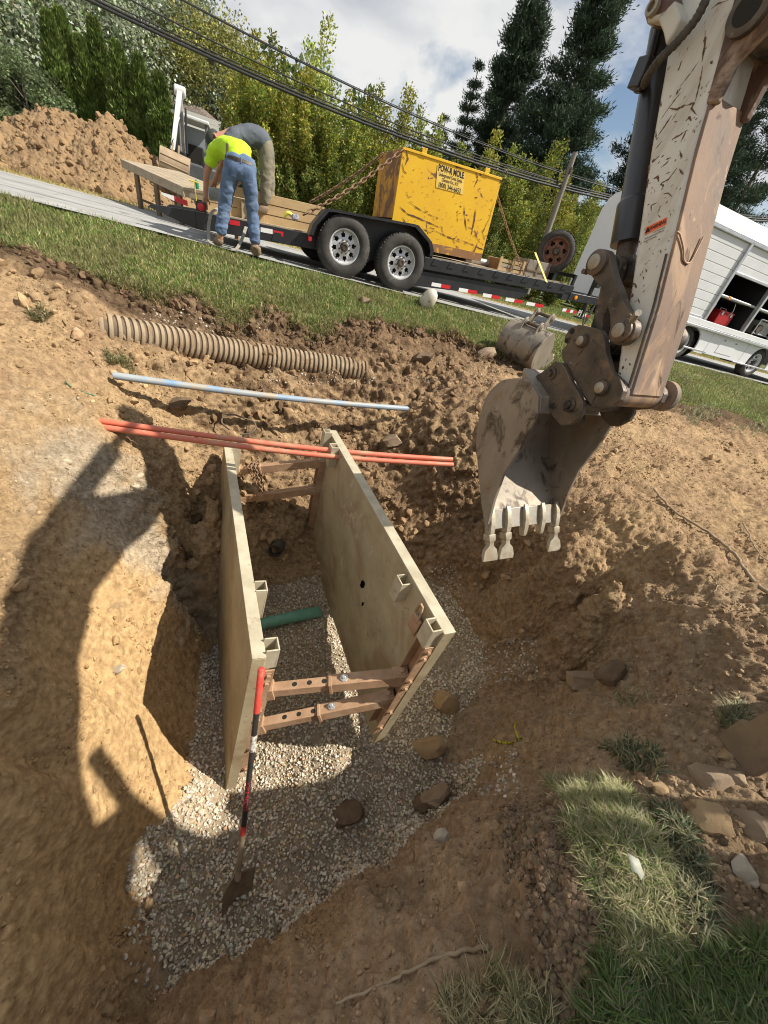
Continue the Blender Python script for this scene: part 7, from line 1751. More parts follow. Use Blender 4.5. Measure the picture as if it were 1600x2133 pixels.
def cone_tree(base, H, R, nl, col, label, group, seed):
    """narrow arborvitae: upright flat sprays on a column"""
    rs = np.random.default_rng(seed); t = thing('arborvitae', base, label, 'evergreen', group)
    s = rs.random(nl) ** .85; a = rs.random(nl) * 6.283
    prof = R * np.clip(np.minimum(1, (1.02 - s) * 1.9) ** .8, .02, 1) * (.86 + .14 * np.minimum(1, s * 8)) * (1 + .16 * np.sin(a * 3 + s * 21 + seed) * np.sin(s * 37 + a * 2))
    r = prof * (.55 + .47 * rs.random(nl) ** .5)
    pos = np.array(base) + np.stack([r * np.cos(a), r * np.sin(a), s * H], 1)
    d = np.stack([np.cos(a) * .45, np.sin(a) * .45, np.ones(nl)], 1) + rs.normal(size=(nl, 3)) * .25
    tone = np.exp(.35 * fbm(pos * 3 + seed, 2))[:, None] * (.55 + .55 * (r / np.maximum(prof, 1e-3)))[:, None] ** 0
    parts = [leaf_cloud(pos, d, .16 * (.6 + .8 * rs.random(nl)), .07 * (.6 + .8 * rs.random(nl)), np.clip(tint(nl, col, .22, .08) * tone, .003, .5))]
    limbs([([np.array(base) - [0, 0, .1], np.array(base) + [0, 0, H * .9]], [.07, .015])], t, base); crown_obj(parts, t, NEEDLE, base); return t
def pine_tree(base, H, R, nl, col, label, group, seed, low=.18, whorls=17, lean=(0, 0)):
    rs = np.random.default_rng(seed); t = thing('pine_tree', base, label, 'pine', group); segs = []; parts = []
    base = np.array(base); ax = np.array([lean[0], lean[1], 1.0])
    segs.append(([base - [0, 0, .3], base + ax * H * .5, base + ax * H * .98], [.22 * H / 12, .14 * H / 12, .02]))
    tot = 0
    for w in range(whorls):
        f = low + (1 - low) * (w + .5 * rs.random()) / whorls; nb = 6 if f < .85 else 5
        Lb = R * (1 - ((f - low) / (1 - low)) ** 1.35) * (.75 + .5 * rs.random()) + .05 * R
        for b in range(nb):
            if rs.random() < .12: continue
            a = b * 6.283 / nb + w * 1.1 + rs.normal() * .25; L = Lb * (.6 + .55 * rs.random())
            o = base + ax * f * H; d = np.array([math.cos(a), math.sin(a), .10 + .25 * f]); e = o + d * L; mid_ = o + d * L * .5 - [0, 0, .06 * L]
            segs.append(([o, mid_, e], [.028 * H / 12, .018 * H / 12, .006]))
            n = int(1.7 * nl / (whorls * 5.0) * (.35 + L / R))
            s = .25 + .8 * rs.random(n) ** .8; c = o + (mid_ - o) * np.minimum(s * 2, 1)[:, None] + (e - mid_) * np.maximum(s * 2 - 1, 0)[:, None]
            side = np.array([-math.sin(a), math.cos(a), 0]); tw = rs.integers(0, 9, n); so = np.sin(tw * 2.1) * .30 * L * (1.1 - .7 * s)
            pos = c + side * so[:, None] + rs.normal(size=(n, 3)) * np.array([.15, .15, .10]) * H / 12
            dirn = d * .5 + side * np.sign(so)[:, None] * .35 + rs.normal(size=(n, 3)) * .55 + np.array([0, 0, .35])
            parts.append(leaf_cloud(pos, dirn, (.20 * H / 12) * (.7 + .6 * rs.random(n)), (.045 * H / 12) * (.7 + .6 * rs.random(n)), tint(n, col, .25, .08)))
    limbs(segs, t, base); crown_obj(parts, t, NEEDLE, base); return t
def fb(t, w): return far_at(t, w)
def top_px(u, v, w):
    """foot and height of a tree across the road whose top is seen at (u, v)"""
    t, h = rd_px(u, v, w); b = far_at(t, w); return b, rd(t, w, h)[2] - b[2]
# mixed row of young trees behind the trailer
OLV, YG = (.20, .245, .045), (.30, .31, .055)
row = [(548, 70, 12.0, .95, 'slim olive tree directly right of the stooping workers', 3), (545, 118, 10.4, 1.0, 'yellow-green tree behind the low end of the timber planks', 4), (598, 100, 11.2, 1.05, 'bushy yellow-green tree left of the tall pale sapling', 5),
       (640, 150, 9.6, 1.0, 'bushy tree in front of the tall pale sapling', 6), (705, 170, 9.4, 1.0, 'bushy tree behind the chain, left of the yellow box', 7), (770, 160, 10.6, 1.0, 'bushy tree behind the left corner of the yellow box', 8),
       (845, 165, 11.2, 1.0, 'tall bushy tree rising over the middle of the yellow box', 9), (905, 215, 9.6, 1.0, 'bushy tree above the lettering of the yellow box', 10), (965, 250, 10.6, 1.05, 'bushy tree above the right end of the yellow box', 11), (1040, 245, 10.0, 1.0, 'bright yellow-green tree just right of the yellow box', 12),
       (1100, 300, 9.5, 1.05, 'yellow-green tree between the yellow box and the utility pole', 13), (1150, 270, 11.5, .9, 'bright green tree just behind the utility pole', 14), (1205, 350, 9.6, 1.1, 'yellow-green bush right of the utility pole', 15), (1265, 365, 10.4, 1.1, 'yellow-green bush left of the white truck corner', 16), (1330, 380, 11, 1.2, 'yellow-green bush hidden partly by the white truck', 17)]
for u, v, w, sp, la, sd in row:
    b, H = top_px(u, v, w); plume_tree(b, H * 1.02, sp, 19, 19000, .098, OLV if sd % 3 else YG, (.34, .31, .06), .25, la, 'young trees behind the trailer', sd, low=.0)
for u, v, w, la, sd in ((560, 320, 8.6, 'low leafy shrub at the foot of the trees behind the planks', 41), (720, 330, 8.4, 'low leafy shrub behind the chains left of the yellow box', 42), (640, 330, 8.8, 'low leafy shrub between the chains and the timber planks', 46), (1055, 430, 8.5, 'low leafy shrub behind the wooden crate', 43), (1160, 420, 8.6, 'low leafy shrub behind the spare wheel', 44), (1225, 440, 8.8, 'low leafy shrub between spare wheel and white truck', 47), (535, 310, 8.9, 'low leafy shrub right of the stooping workers', 45)):
    b, H = top_px(u, v, w); plume_tree(b, max(H, .8), .95, 13, 9000, .09, (.16, .20, .045), (.3, .28, .07), .2, la, 'low shrubs at the foot of the tree row', sd, low=.0)
b, H = top_px(694, 8, 12.5); plume_tree(b, H, .95, 10, 7500, .12, (.32, .37, .085), (.40, .42, .13), .3, 'tall airy sapling with pale leaves standing against the clouds', None, 21, thin=1.1, low=.25)
b, H = top_px(598, 42, 14.0); plume_tree(b, H, .3, 2, 420, .11, (.25, .29, .08), None, 0, 'bare thin sapling bending over left of the pale tall sapling', None, 22, lean=.02, low=.5)
b, H = top_px(455, 10, 24.0); blob_tree(b, H, 2.9, 60, 24000, .14, (.21, .22, .06), (.33, .30, .10), .3, 'tall olive tree rising between the silvery maples and the clouds', None, 23, low=.1)
# dark conifers
PN = (.055, .085, .05)
for u, v, w, R, n, la, sd, lw_, wh in ((1165, -110, 26, 2.5, 46000, 'tallest dark pine standing against the clouds left of the arm', 31, .08, 26), (1012, 133, 24, 1.15, 11000, 'small narrow pine left of the tallest pine', 32, .1, 16), (1068, 155, 27, 1.9, 16000, 'mid-height dark pine filling the gap below the tallest pine', 37, .05, 18),
                                       (1330, -160, 22, 3.6, 48000, 'broad dark pine right behind the excavator arm', 33, .06, 24), (1235, 190, 28, 3.4, 26000, 'dark pine seen below the broad one beside the cylinder', 36, .03, 18), (1640, 0, 19, 4.6, 46000, 'dark pine over the roof of the white truck, right of the arm', 34, .03, 20), (1500, 60, 26, 4.6, 36000, 'dark pine behind the white truck and the arm', 35, .03, 20), (1575, 190, 17, 3.4, 26000, 'low dark pine right behind the white truck roof', 39, .0, 17), (1690, 170, 16, 3.6, 20000, 'low dark pine cut by the right edge of the picture', 40, .0, 16), (940, 240, 29, 1.8, 9000, 'lowest dark pine above the yellow box', 38, .0, 15)):
    b, H = top_px(u, v, w); pine_tree(b, H, R, n, PN, la, 'dark pines', sd, low=lw_, whorls=wh)
# left: silvery maples, arborvitae hedge, shrub
for u, v, w, R, la, sd in ((60, -120, 23, 4.4, 'silvery green maple at the far left edge', 51), (235, -60, 25, 4.4, 'silvery green maple behind the tall narrow evergreens', 52), (390, 70, 27, 4.0, 'silvery green maple behind the house roof', 53), (-120, -60, 20, 4.6, 'silvery green maple cut by the left edge', 54), (330, -110, 32, 5.2, 'tallest silvery maple at the top of the picture', 55)):
    b, H = top_px(u, v, w); blob_tree(b, H, R, 85, 36000, .17, (.23, .275, .15), (.46, .50, .40), .30, la, 'silvery maples on the left', sd, low=.03, droop=.5)
for u, v, w, R, sd, la in ((118, 42, 13.0, .46, 61, 'leftmost tall narrow evergreen behind the dirt heap'), (144, 36, 13.3, .44, 62, 'second tall narrow evergreen from the left'), (184, 92, 13.0, .42, 63, 'third and shorter narrow evergreen from the left'), (212, 54, 13.2, .44, 64, 'narrow evergreen with the sharpest tip, fourth from the left'),
                           (258, 104, 12.4, .50, 65, 'broad evergreen column fifth from the left'), (302, 132, 12.2, .46, 66, 'evergreen column sixth from the left'), (343, 168, 11.6, .46, 67, 'shortest evergreen column, beside the mini excavator boom')):
    b, H = top_px(u, v, w); cone_tree(b, H, R * .82, 12000, (.125, .175, .042), la, 'narrow evergreens behind the dirt heap', sd)
b, H = top_px(45, 118, 12.5); blob_tree(b, H, 1.15, 44, 18000, .075, (.12, .165, .07), (.2, .24, .12), .3, 'round green shrub left of the narrow evergreens', None, 71, trunk=.05, low=.0, cat='shrub', name='round_shrub')
b, H = top_px(-30, 110, 13.5); blob_tree(b, H, 1.2, 40, 12000, .075, (.10, .14, .06), (.18, .22, .10), .3, 'darker round shrub cut by the left edge of the picture', None, 72, trunk=.05, low=.0, cat='shrub', name='round_shrub')
# far wood that closes the view
rs = np.random.default_rng(5); parts = []
for k in range(60):
    t = -60 + k * 2.7 + rs.normal(); w = 38 + 8 * rs.random(); b = far_at(t, w); H = 6 + 5 * rs.random(); n = 900
    p = rs.normal(size=(n, 3)); p /= np.linalg.norm(p, axis=1)[:, None]; p *= (rs.random(n) ** .4)[:, None]
    pos = b + np.array([0, 0, H * .5]) + p * np.array([2.6, 2.6, H * .55])
    parts.append(leaf_cloud(pos, p + rs.normal(size=(n, 3)) * .6, .55 * (.6 + .8 * rs.random(n)), .4 * (.6 + .8 * rs.random(n)), tint(n, (.10, .14, .05), .3, .12)))
V = np.concatenate([p[0] for p in parts]); off = np.cumsum([0] + [len(p[0]) for p in parts[:-1]]); me = bpy.data.meshes.new('far_wood'); set_mesh(me, V, np.concatenate([p[1] + o for p, o in zip(parts, off)])); put_color(me, 'tint', np.concatenate([p[2] for p in parts]))
tag(link('far_wood', me, LEAFM), 'far-off wood closing the view behind the row of young trees', 'wood', kind='stuff')

# ================================================================== GRASS
GRASSM = M('grass', (.92, .92, .92), (1.08, 1.08, 1.08), 3, rough=.6, bump=0, attr='tint', spec=.25, trans=.3)
def in_view(P, m=330):
    c = (P - CAM_LOC) @ CAM_R; c = c if c.shape[1] == 3 else c
    c = (CAM_R.T @ (P - CAM_LOC).T).T; d = -c[:, 2]; u = CXP + FOCAL * c[:, 0] / np.maximum(d, .05); v = CYP - FOCAL * c[:, 1] / np.maximum(d, .05)
    return (d > .1) & (u > -m) & (u < 1600 + m) & (v > -m) & (v < 2133 + m)
def blades(name, P, N, H, Wd, lean, C, label=None, cat=None, bend=.6, prefer=None):
    n = len(P); a = RNG.random(n) * 6.283; side = np.stack([np.cos(a), np.sin(a), 0 * a], 1)
    d = np.stack([np.cos(a + 1.57 + RNG.normal(size=n) * .5), np.sin(a + 1.57 + RNG.normal(size=n) * .5), 0 * a], 1) * (lean * (.3 + RNG.random(n)))[:, None]
    if prefer is not None: d = d + prefer
    up = np.array([0, 0, 1.0]) * .8 + N * .35
    t1 = up + d; t1 /= np.linalg.norm(t1, axis=1)[:, None]; t2 = up * (1 - bend) + d * (1 + bend * 1.2) + 0; t2 /= np.linalg.norm(t2, axis=1)[:, None]
    m = P + t1 * (H * .55)[:, None]; e = m + t2 * (H * .5)[:, None]; w = (Wd / 2)[:, None]
    V = np.stack([P - side * w, P + side * w, m + side * w * .75, m - side * w * .75, e], 1).reshape(-1, 3); i = np.arange(n) * 5
    F3 = np.stack([i + 3, i + 2, i + 4], 1); F4 = np.stack([i, i + 1, i + 2, i + 3], 1)
    me = bpy.data.meshes.new(name); set_mesh(me, V, F3, F4); put_color(me, 'tint', np.repeat(C, 5, 0)); o = link(name, me, GRASSM)
    return tag(o, label, cat, kind='stuff')
def gcol(n, green, straw, p, var=.25):
    c = np.array(green) * np.exp(RNG.normal(size=(n, 1)) * var) * np.exp(RNG.normal(size=(n, 3)) * [.12, .06, .12]); k = RNG.random(n) < p
    c[k] = np.array(straw) * np.exp(RNG.normal(size=(k.sum(), 1)) * var); return np.clip(c, .01, .8)
lawnmask = (~T_DIRT) & (T_W > -5.5) & (T_W < -.06) & (np.abs(T_CEN[:, 0]) < 13) & (T_CEN[:, 1] > 1.2)
dist_ = np.linalg.norm(T_CEN - CAM_LOC, axis=1)
P, N = scatter(190000, lawnmask * (6.0 / np.maximum(dist_, 3)) ** 1.2); k = in_view(P); P, N = P[k], N[k]
pat = fbm(P * 1.6 + 3, 3); bare = fbm(P * 3.1 + 50, 3); k = bare < .52 + .3 * RNG.random(len(P)); P, N, pat = P[k], N[k], pat[k]
C = gcol(len(P), (.16, .215, .055), (.38, .33, .16), .3); C *= np.exp(-.25 * pat)[:, None]; dry = sstep(-.1, .6, pat)[:, None]; C = C * (1 - .45 * dry) + np.array([.27, .24, .11]) * .45 * dry
blades('lawn_grass', P, N, (.035 + .045 * RNG.random(len(P))) * (1 + .25 * pat), .0055 + .003 * RNG.random(len(P)), .75, C, 'mown lawn grass between the pit edge and the road', 'grass')
# long grass hanging over the edge of the pit
LPz = np.array([[x, y, ground_at(x, y)] for x, y in LIP]); cum = np.concatenate([[0], np.cumsum(np.linalg.norm(np.diff(LPz[:, :2], axis=0), axis=1))])
n = 15000; s = RNG.random(n) * cum[-1]; e = np.stack([np.interp(s, cum, LPz[:, k]) for k in range(2)], 1)
sd_ = np.gradient(np.stack([np.interp(np.linspace(0, cum[-1], 400), cum, LPz[:, k]) for k in range(2)], 1), axis=0); nx = np.interp(s, np.linspace(0, cum[-1], 400), sd_[:, 1]); ny = -np.interp(s, np.linspace(0, cum[-1], 400), sd_[:, 0]); ln_ = np.hypot(nx, ny); out = np.stack([nx / ln_, ny / ln_], 1)
e = e + out * (RNG.normal(size=n) * .06 - .02)[:, None]; e = e[:, :2]
zz_ = np.array([ground_at(a, b) for a, b in e]); P = np.stack([e[:, 0], e[:, 1], zz_ + .0], 1); k = in_view(P); P, out = P[k], out[k]
dens = fbm(P * 2.3 + 13, 3); k = (dens > -.25 + .25 * RNG.random(len(P))) & (P[:, 0] < 1.6); P, out, dens = P[k], out[k], dens[k]; n = len(P)
C = gcol(n, (.15, .185, .05), (.38, .32, .16), .45)
blades('edge_grass', P, np.tile([0, 0, 1.0], (n, 1)), (.06 + .10 * RNG.random(n)) * (1 + .5 * np.clip(dens, -.3, .8)), .005 + .003 * RNG.random(n), .5, C, 'long grass hanging over the broken edge of the lawn', 'grass', bend=1.1, prefer=np.concatenate([out * .5, np.zeros((n, 1))], 1))
# verge and lawn across the road
vm = (T_W > 5.2) & (T_W < 15) & (np.abs(T_CEN[:, 0]) < 16)
P, N = scatter(60000, vm * 1.0); k = in_view(P); P, N = P[k], N[k]; wv_ = road_w(P[:, 0], P[:, 1]); dry = sstep(7.2, 5.3, wv_)[:, None]
C = gcol(len(P), (.14, .19, .045), (.36, .29, .12), .2) * (1 - dry * .6) + np.array([.36, .28, .11]) * .6 * dry
k = heap_h((P - RP) @ RD, wv_) < .02; P, N, C = P[k], N[k], C[k]
blades('verge_grass', P, N, .06 + .07 * RNG.random(len(P)), .010 + .006 * RNG.random(len(P)), .7, C, 'dry grass on the verge across the road', 'grass')
t_ = RNG.random(9000) * 40 - 16; w_ = 4.55 + RNG.random(9000) * .9; P = RP + t_[:, None] * RD + w_[:, None] * RN; N = np.tile([0, 0, 1.], (9000, 1))
blades('verge_straw', P, N, .03 + .06 * RNG.random(9000), .008 + .005 * RNG.random(9000), .9, gcol(9000, (.20, .2, .06), (.40, .31, .13), .75), 'cut straw along the far edge of the road', 'straw')
# torn turf by the camera and single tufts
def turf(name, poly, n, h0, h1, w, lean, green, straw, p, label, seed=0, base_lift=.0, bend=.9, prefer=None):
    pts = np.array([ground_px(u, v)[0] for u, v in poly]); lo, hi = pts[:, :2].min(0), pts[:, :2].max(0)
    q = lo + RNG.random((n * 3, 2)) * (hi - lo); wob = q + .03 * np.stack([fbm(np.c_[q * 8, np.zeros(len(q)) + 3], 3), fbm(np.c_[q * 8, np.zeros(len(q)) + 9], 3)], 1)
    q = q[in_poly(wob[:, 0], wob[:, 1], [tuple(a[:2]) for a in pts])][:n]
    clump = fbm(np.c_[q * 7, np.zeros(len(q)) + seed], 3); q = q[clump > -.45 + .3 * RNG.random(len(q))]
    P = np.array([[a, b, ground_at(a, b)] for a, b in q]); m = len(P)
    N = np.tile([0, 0, 1.0], (m, 1))
    o = blades(name, P + [0, 0, base_lift], N, h0 + (h1 - h0) * RNG.random(m), w * (.6 + .8 * RNG.random(m)), lean, gcol(m, green, straw, p), None, None, bend=bend, prefer=prefer)
    del o['kind']; o['kind'] = 'stuff'; return tag(o, label, 'grass')
GRN, STR = (.16, .22, .065), (.42, .38, .22)
turf('turf_grass', [(1140, 1625), (1230, 1620), (1300, 1650), (1350, 1730), (1400, 1800), (1390, 1880), (1410, 1960), (1370, 2040), (1290, 1990), (1240, 1900), (1210, 1800), (1160, 1740)], 11000, .03, .09, .0034, 1.35, (.20, .25, .08), (.50, .45, .26), .6, 'matted turf with sunlit straw and grass beside the dirt bank', 1, bend=1.0)
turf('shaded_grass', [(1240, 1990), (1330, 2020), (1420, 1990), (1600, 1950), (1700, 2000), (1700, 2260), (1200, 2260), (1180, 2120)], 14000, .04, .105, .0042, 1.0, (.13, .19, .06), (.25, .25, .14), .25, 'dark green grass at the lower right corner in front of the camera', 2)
turf('bank_tuft', [(1000, 2010), (1050, 2000), (1100, 2050), (1150, 2140), (1130, 2200), (1060, 2200), (1030, 2100)], 1300, .05, .12, .0036, .8, (.15, .18, .07), STR, .65, 'upright tuft of dry grass at the bottom edge of the bank', 3)
turf('thin_tuft', [(930, 2060), (1000, 2040), (1030, 2130), (960, 2200), (900, 2160)], 450, .05, .11, .004, 1.0, (.16, .16, .08), STR, .8, 'thin straw-coloured tuft left of the upright tuft', 4)
for poly, n, la, g, h in (([(1240, 1560), (1300, 1540), (1360, 1570), (1380, 1610), (1300, 1600)], 700, 'grey-green grass mat above the matted turf', (.12, .15, .08), .09), ([(1490, 1480), (1530, 1460), (1560, 1500), (1540, 1530), (1500, 1520)], 500, 'pale tuft of grass beside the excavator track', (.2, .22, .13), .10),
                       ([(1350, 1690), (1400, 1700), (1440, 1760), (1400, 1770)], 500, 'sparse dark tuft left of the big clods', (.1, .14, .07), .09), ([(1400, 1780), (1460, 1800), (1500, 1900), (1450, 1960), (1400, 1880)], 700, 'sparse grass among crumbs right of the turf', (.13, .15, .08), .08), ([(1420, 855), (1480, 850), (1510, 870), (1440, 885)], 700, 'clump of grass at the lawn edge right of the arm', (.12, .14, .06), .12),
                       ([(1520, 890), (1600, 880), (1610, 905), (1540, 910)], 500, 'clump of torn grass at the far right lawn edge', (.12, .14, .06), .12), ([(60, 650), (95, 645), (100, 665), (65, 670)], 300, 'small dry tuft on the upper left bank', (.2, .18, .08), .09), ([(215, 730), (245, 725), (290, 775), (270, 785), (225, 760)], 900, 'olive grass tuft left of the water pipe end', (.19, .18, .07), .10), ([(1290, 1440), (1340, 1430), (1350, 1460), (1300, 1470)], 150, 'wisp of straw on the sunlit slope', (.3, .27, .15), .07)):
    turf('grass_tuft', poly, n, h * .5, h * 1.2, .005, .9, g, STR, .45, la, 5)

# ================================================================== GRAVEL, CLODS, STONES
GRAVM = M('gravel_stone', (.85, .85, .85), (1.15, 1.12, 1.08), 40, rough=.8, bump=.15, bscale=120, attr='tint', spec=.3)
P, N = scatter(25000, T_GRAV * 1.0); edge = RNG.random(len(P))
S = .0068 + .0105 * RNG.random(len(P)) ** 2.2
C = np.array([.58, .515, .41]) * np.exp(RNG.normal(size=(len(P), 1)) * .2) * np.exp(RNG.normal(size=(len(P), 3)) * [.05, .03, .06]); k = RNG.random(len(P)) < .13; C[k] *= np.array([.8, .66, .5]); k = RNG.random(len(P)) < .07; C[k] = np.array([.62, .58, .5]) * (.85 + .3 * RNG.random((k.sum(), 1)))
P2 = P + N * (S * (.1 + .9 * RNG.random(len(P))))[:, None]
mud = fbm(P * 2.6 + 7, 3); k = mud < .5 + .2 * RNG.random(len(P)); me = lumps('gravel', P2[k], S[k], GRAVM, np.clip(C[k], .03, .75), angular=.34, squash=.62)
tag(link('gravel', me, GRAVM, smooth=30), 'pale crushed gravel covering the pit floor around the trench shield', 'gravel', kind='stuff')
# stray stones on the slope right of the shield
strays = []
for u0, u1, v0, v1, n in ((940, 1120, 1330, 1420, 420), (890, 960, 1180, 1300, 260), (980, 1080, 1560, 1660, 90), (260, 330, 1830, 2060, 40), (850, 1030, 740, 800, 90), (560, 780, 760, 800, 150), (290, 560, 640, 700, 160)):
    for k in range(n):
        a = RNG.random(); p, nn = ground_px(u0 + (u1 - u0) * RNG.random(), v0 + (v1 - v0) * RNG.random()); strays.append(p)
strays = np.array(strays); me = lumps('stray_gravel', strays, .008 + .009 * RNG.random(len(strays)), GRAVM, np.clip(np.array([.42, .38, .32]) * np.exp(RNG.normal(size=(len(strays), 1)) * .3), .03, .7), angular=.34, squash=.62)
tag(link('stray_gravel', me, GRAVM, smooth=30), 'stray pieces of gravel scattered over the dirt slopes', 'gravel', kind='stuff')
# crumbs and clods of soil everywhere
CLOD = M('soil_clod', (.78, .76, .74), (1.2, 1.2, 1.2), 30, rough=.95, bump=.5, bscale=70, attr='tint', spec=.12)
vt = col[GT].mean(1)
lw = sstep(-.5, -.9, T_CEN[:, 0]) * sstep(2.4, 1.4, T_CEN[:, 1]) * sstep(-.15, -.5, T_CEN[:, 2])
vis = T_DIRT & (~T_GRAV) & (np.abs(T_CEN[:, 0]) < 7) & (T_CEN[:, 1] > -.4)
flat = np.clip((np.abs(T_N[:, 2]) - .25) * 1.5, .12, 1)
cl_no = np.clip(.35 + fbm(T_CEN * 1.7 + 21, 3), .03, 2) ** 1.5
wgt = vis * flat * cl_no * (1 - .93 * lw) * (3.0 / np.maximum(dist_, 1.2)) ** .8
def soil_clods(n, s0, s1, pw, name, la, hi=False, weight=None):
    p = T_AREA * (wgt if weight is None else weight); p = p / p.sum(); k = RNG.choice(len(p), n, p=p); a, b = RNG.random((2, n)); s = a + b > 1; a[s] = 1 - a[s]; b[s] = 1 - b[s]
    P = _ta[k] + a[:, None] * (_tb[k] - _ta[k]) + b[:, None] * (_tc[k] - _ta[k]); S = s0 + (s1 - s0) * RNG.random(n) ** pw
    C = .88 * vt[k] * np.exp(RNG.normal(size=(n, 1)) * .16); kk = in_view(P, 240); P, S, C = P[kk], S[kk], C[kk]
    me = lumps(name, P + T_N[k][kk] * (S * .15)[:, None], S, CLOD, C, hi=hi, angular=.42 if not hi else .4, squash=.6); return tag(link(name, me, CLOD, smooth=40), la, 'dirt crumbs', kind='stuff')
soil_clods(52000, .003, .015, 2.6, 'soil_crumbs', 'fine crumbs of soil lying over the slopes')
soil_clods(2600, .009, .045, 3.8, 'soil_lumps', 'fist-sized lumps of soil lying over the slopes', hi=True, weight=wgt * np.clip((dist_ - 1.6) / 1.2, .12, 1))
wg2 = T_DIRT * (T_CEN[:, 0] > 1.2) * (T_CEN[:, 1] < 1.9) * (T_CEN[:, 1] > .1) * (T_CEN[:, 2] > -.4) * 1.0
soil_clods(5200, .004, .022, 3, 'track_crumbs', 'crumbled soil on the ground beside the excavator track', weight=wg2)
# smears of loose clay stuck on the smooth left wall
wg3 = T_DIRT * lw * np.clip(fbm(T_CEN * 3.1 + 4, 3) + .1, 0, 1)
soil_clods(5200, .0025, .020, 3.6, 'clay_smears', 'small flakes of clay stuck to the smooth left wall', weight=wg3)
# broken soil under the lawn edge, round the drain
wg4 = T_DIRT * (T_CEN[:, 1] > 3.0) * (T_CEN[:, 1] < 6.4) * (T_CEN[:, 0] < 1.6) * (T_CEN[:, 0] > -4.2) * np.clip(.4 + fbm(T_CEN * 2.2 + 11, 3), .05, 1)
soil_clods(2200, .010, .07, 4.2, 'bank_lumps', 'broken soil lumps below the lawn edge around the ribbed drain', hi=True, weight=wg4)
_b = bmesh.new(); bmesh.ops.create_icosphere(_b, subdivisions=3, radius=1); ICO3_V = np.array([v.co[:] for v in _b.verts]); ICO3_F = np.array([[v.index for v in f.verts] for f in _b.faces]); _b.free()
# torn sod: dark root-bound lumps along the lawn edge and along the turf by the camera
def sod(name, line, n, spread, down, s0, s1, la, c0=(.125, .083, .05), var=.28):
    L = np.array(line); cu = np.concatenate([[0], np.cumsum(np.linalg.norm(np.diff(L[:, :2], axis=0), axis=1))]); s = RNG.random(n) * cu[-1]
    e = np.stack([np.interp(s, cu, L[:, k]) for k in range(2)], 1) + RNG.normal(size=(n, 2)) * spread + np.array(down)
    P = np.array([[a, b, ground_at(a, b)] for a, b in e]); S = s0 + (s1 - s0) * RNG.random(n) ** 3
    C = np.array(c0) * np.exp(RNG.normal(size=(n, 1)) * var) * np.exp(RNG.normal(size=(n, 3)) * .03)
    me = lumps(name, P + [0, 0, .004], S, CLOD, C, hi=True, angular=.45, squash=.6); return tag(link(name, me, CLOD, smooth=40), la, 'sod', kind='stuff')
sod('lawn_edge_sod', [p for p in LIP if p[0] < 1.4], 2600, .06, (.02, -.07), .008, .06, 'dark torn sod along the broken edge of the lawn')
sod('turf_edge_sod', [ground_px(u, v)[0] for u, v in ((1125, 1680), (1150, 1760), (1195, 1840), (1220, 1920), (1235, 2000), (1200, 2100))], 4200, .04, (-.03, .0), .0018, .020, 'dark crumbling sod along the left side of the matted turf', (.215, .155, .10), .16)
# single clods and stones that can be told apart
ROCKM = {'soil': M('clod_soil', (.24, .175, .115), (.32, .24, .16), 9, rough=.95, bump=.6, bscale=28), 'clay': M('clod_clay', (.36, .25, .135), (.28, .19, .105), 8, rough=.95, bump=.5, bscale=30), 'pale': M('pale_stone', (.42, .36, .27), (.33, .27, .2), 9, rough=.85, bump=.4, bscale=40), 'dark': M('clod_dark', (.17, .115, .07), (.11, .075, .045), 10, rough=.95, bump=.6, bscale=30)}
rocks = [(727, 1672, 38, 26, 'dark', 'dark wet clod lying alone on the gravel in front of the shield'), (890, 1540, 32, 28, 'clay', 'brown clod on the gravel near the lower right end of the shield'), (905, 1660, 40, 26, 'soil', 'pair-sized clod half sunk at the right edge of the gravel'), (878, 1668, 22, 18, 'dark', 'small dark clod touching the left of the half sunk clod'),
         (925, 1452, 30, 24, 'clay', 'ochre clod right of the shield end, above the brown clod'), (1480, 1690, 38, 34, 'clay', 'big rounded ochre clod, largest of those beside the track'), (1450, 1690, 14, 13, 'pale', 'small pale stone touching the left of the big rounded clod'), (1490, 1610, 40, 24, 'soil', 'long brown clod above the big rounded clod'), (1520, 1565, 22, 14, 'clay', 'flat clod at the foot of the excavator track'),
         (1535, 1610, 20, 16, 'soil', 'clod between the long clod and the track'), (1563, 1700, 36, 30, 'soil', 'big brown clod right of the rounded ochre clod'), (1542, 1790, 24, 22, 'pale', 'pale angular stone at the right, below the big clods'), (1565, 1828, 17, 12, 'pale', 'small grey stone below the pale angular stone'), (1380, 1640, 18, 12, 'clay', 'ochre clod above the dark tuft'),
         (1215, 1405, 46, 18, 'soil', 'flat slab of soil broken off in the notch of the right wall'), (1275, 1395, 26, 26, 'dark', 'upright slab of soil in the notch of the right wall'), (757, 623, 12, 10, 'soil', 'lone brown clod on the lawn left of the pale float'), (920, 1745, 20, 12, 'pale', 'flat grey stone at the foot of the near bank'), (300, 1880, 13, 18, 'clay', 'clod standing at the foot of the left wall'), (240, 1392, 14, 9, 'pale', 'pale stone set in the left wall'),
         (820, 905, 22, 18, 'soil', 'knobby lump below the blue pipe end'), (700, 1080, 8, 8, 'dark', 'dark lump between the shield panels'), (365, 835, 24, 16, 'dark', 'dark lump under the water pipe at the left'), (1180, 1000, 22, 14, 'soil', 'lump of soil on the spoil slope behind the bucket'), (1010, 730, 20, 13, 'soil', 'clod at the lawn edge left of the spare bucket'), (880, 740, 26, 18, 'dark', 'dark hanging clod of the lawn edge')]
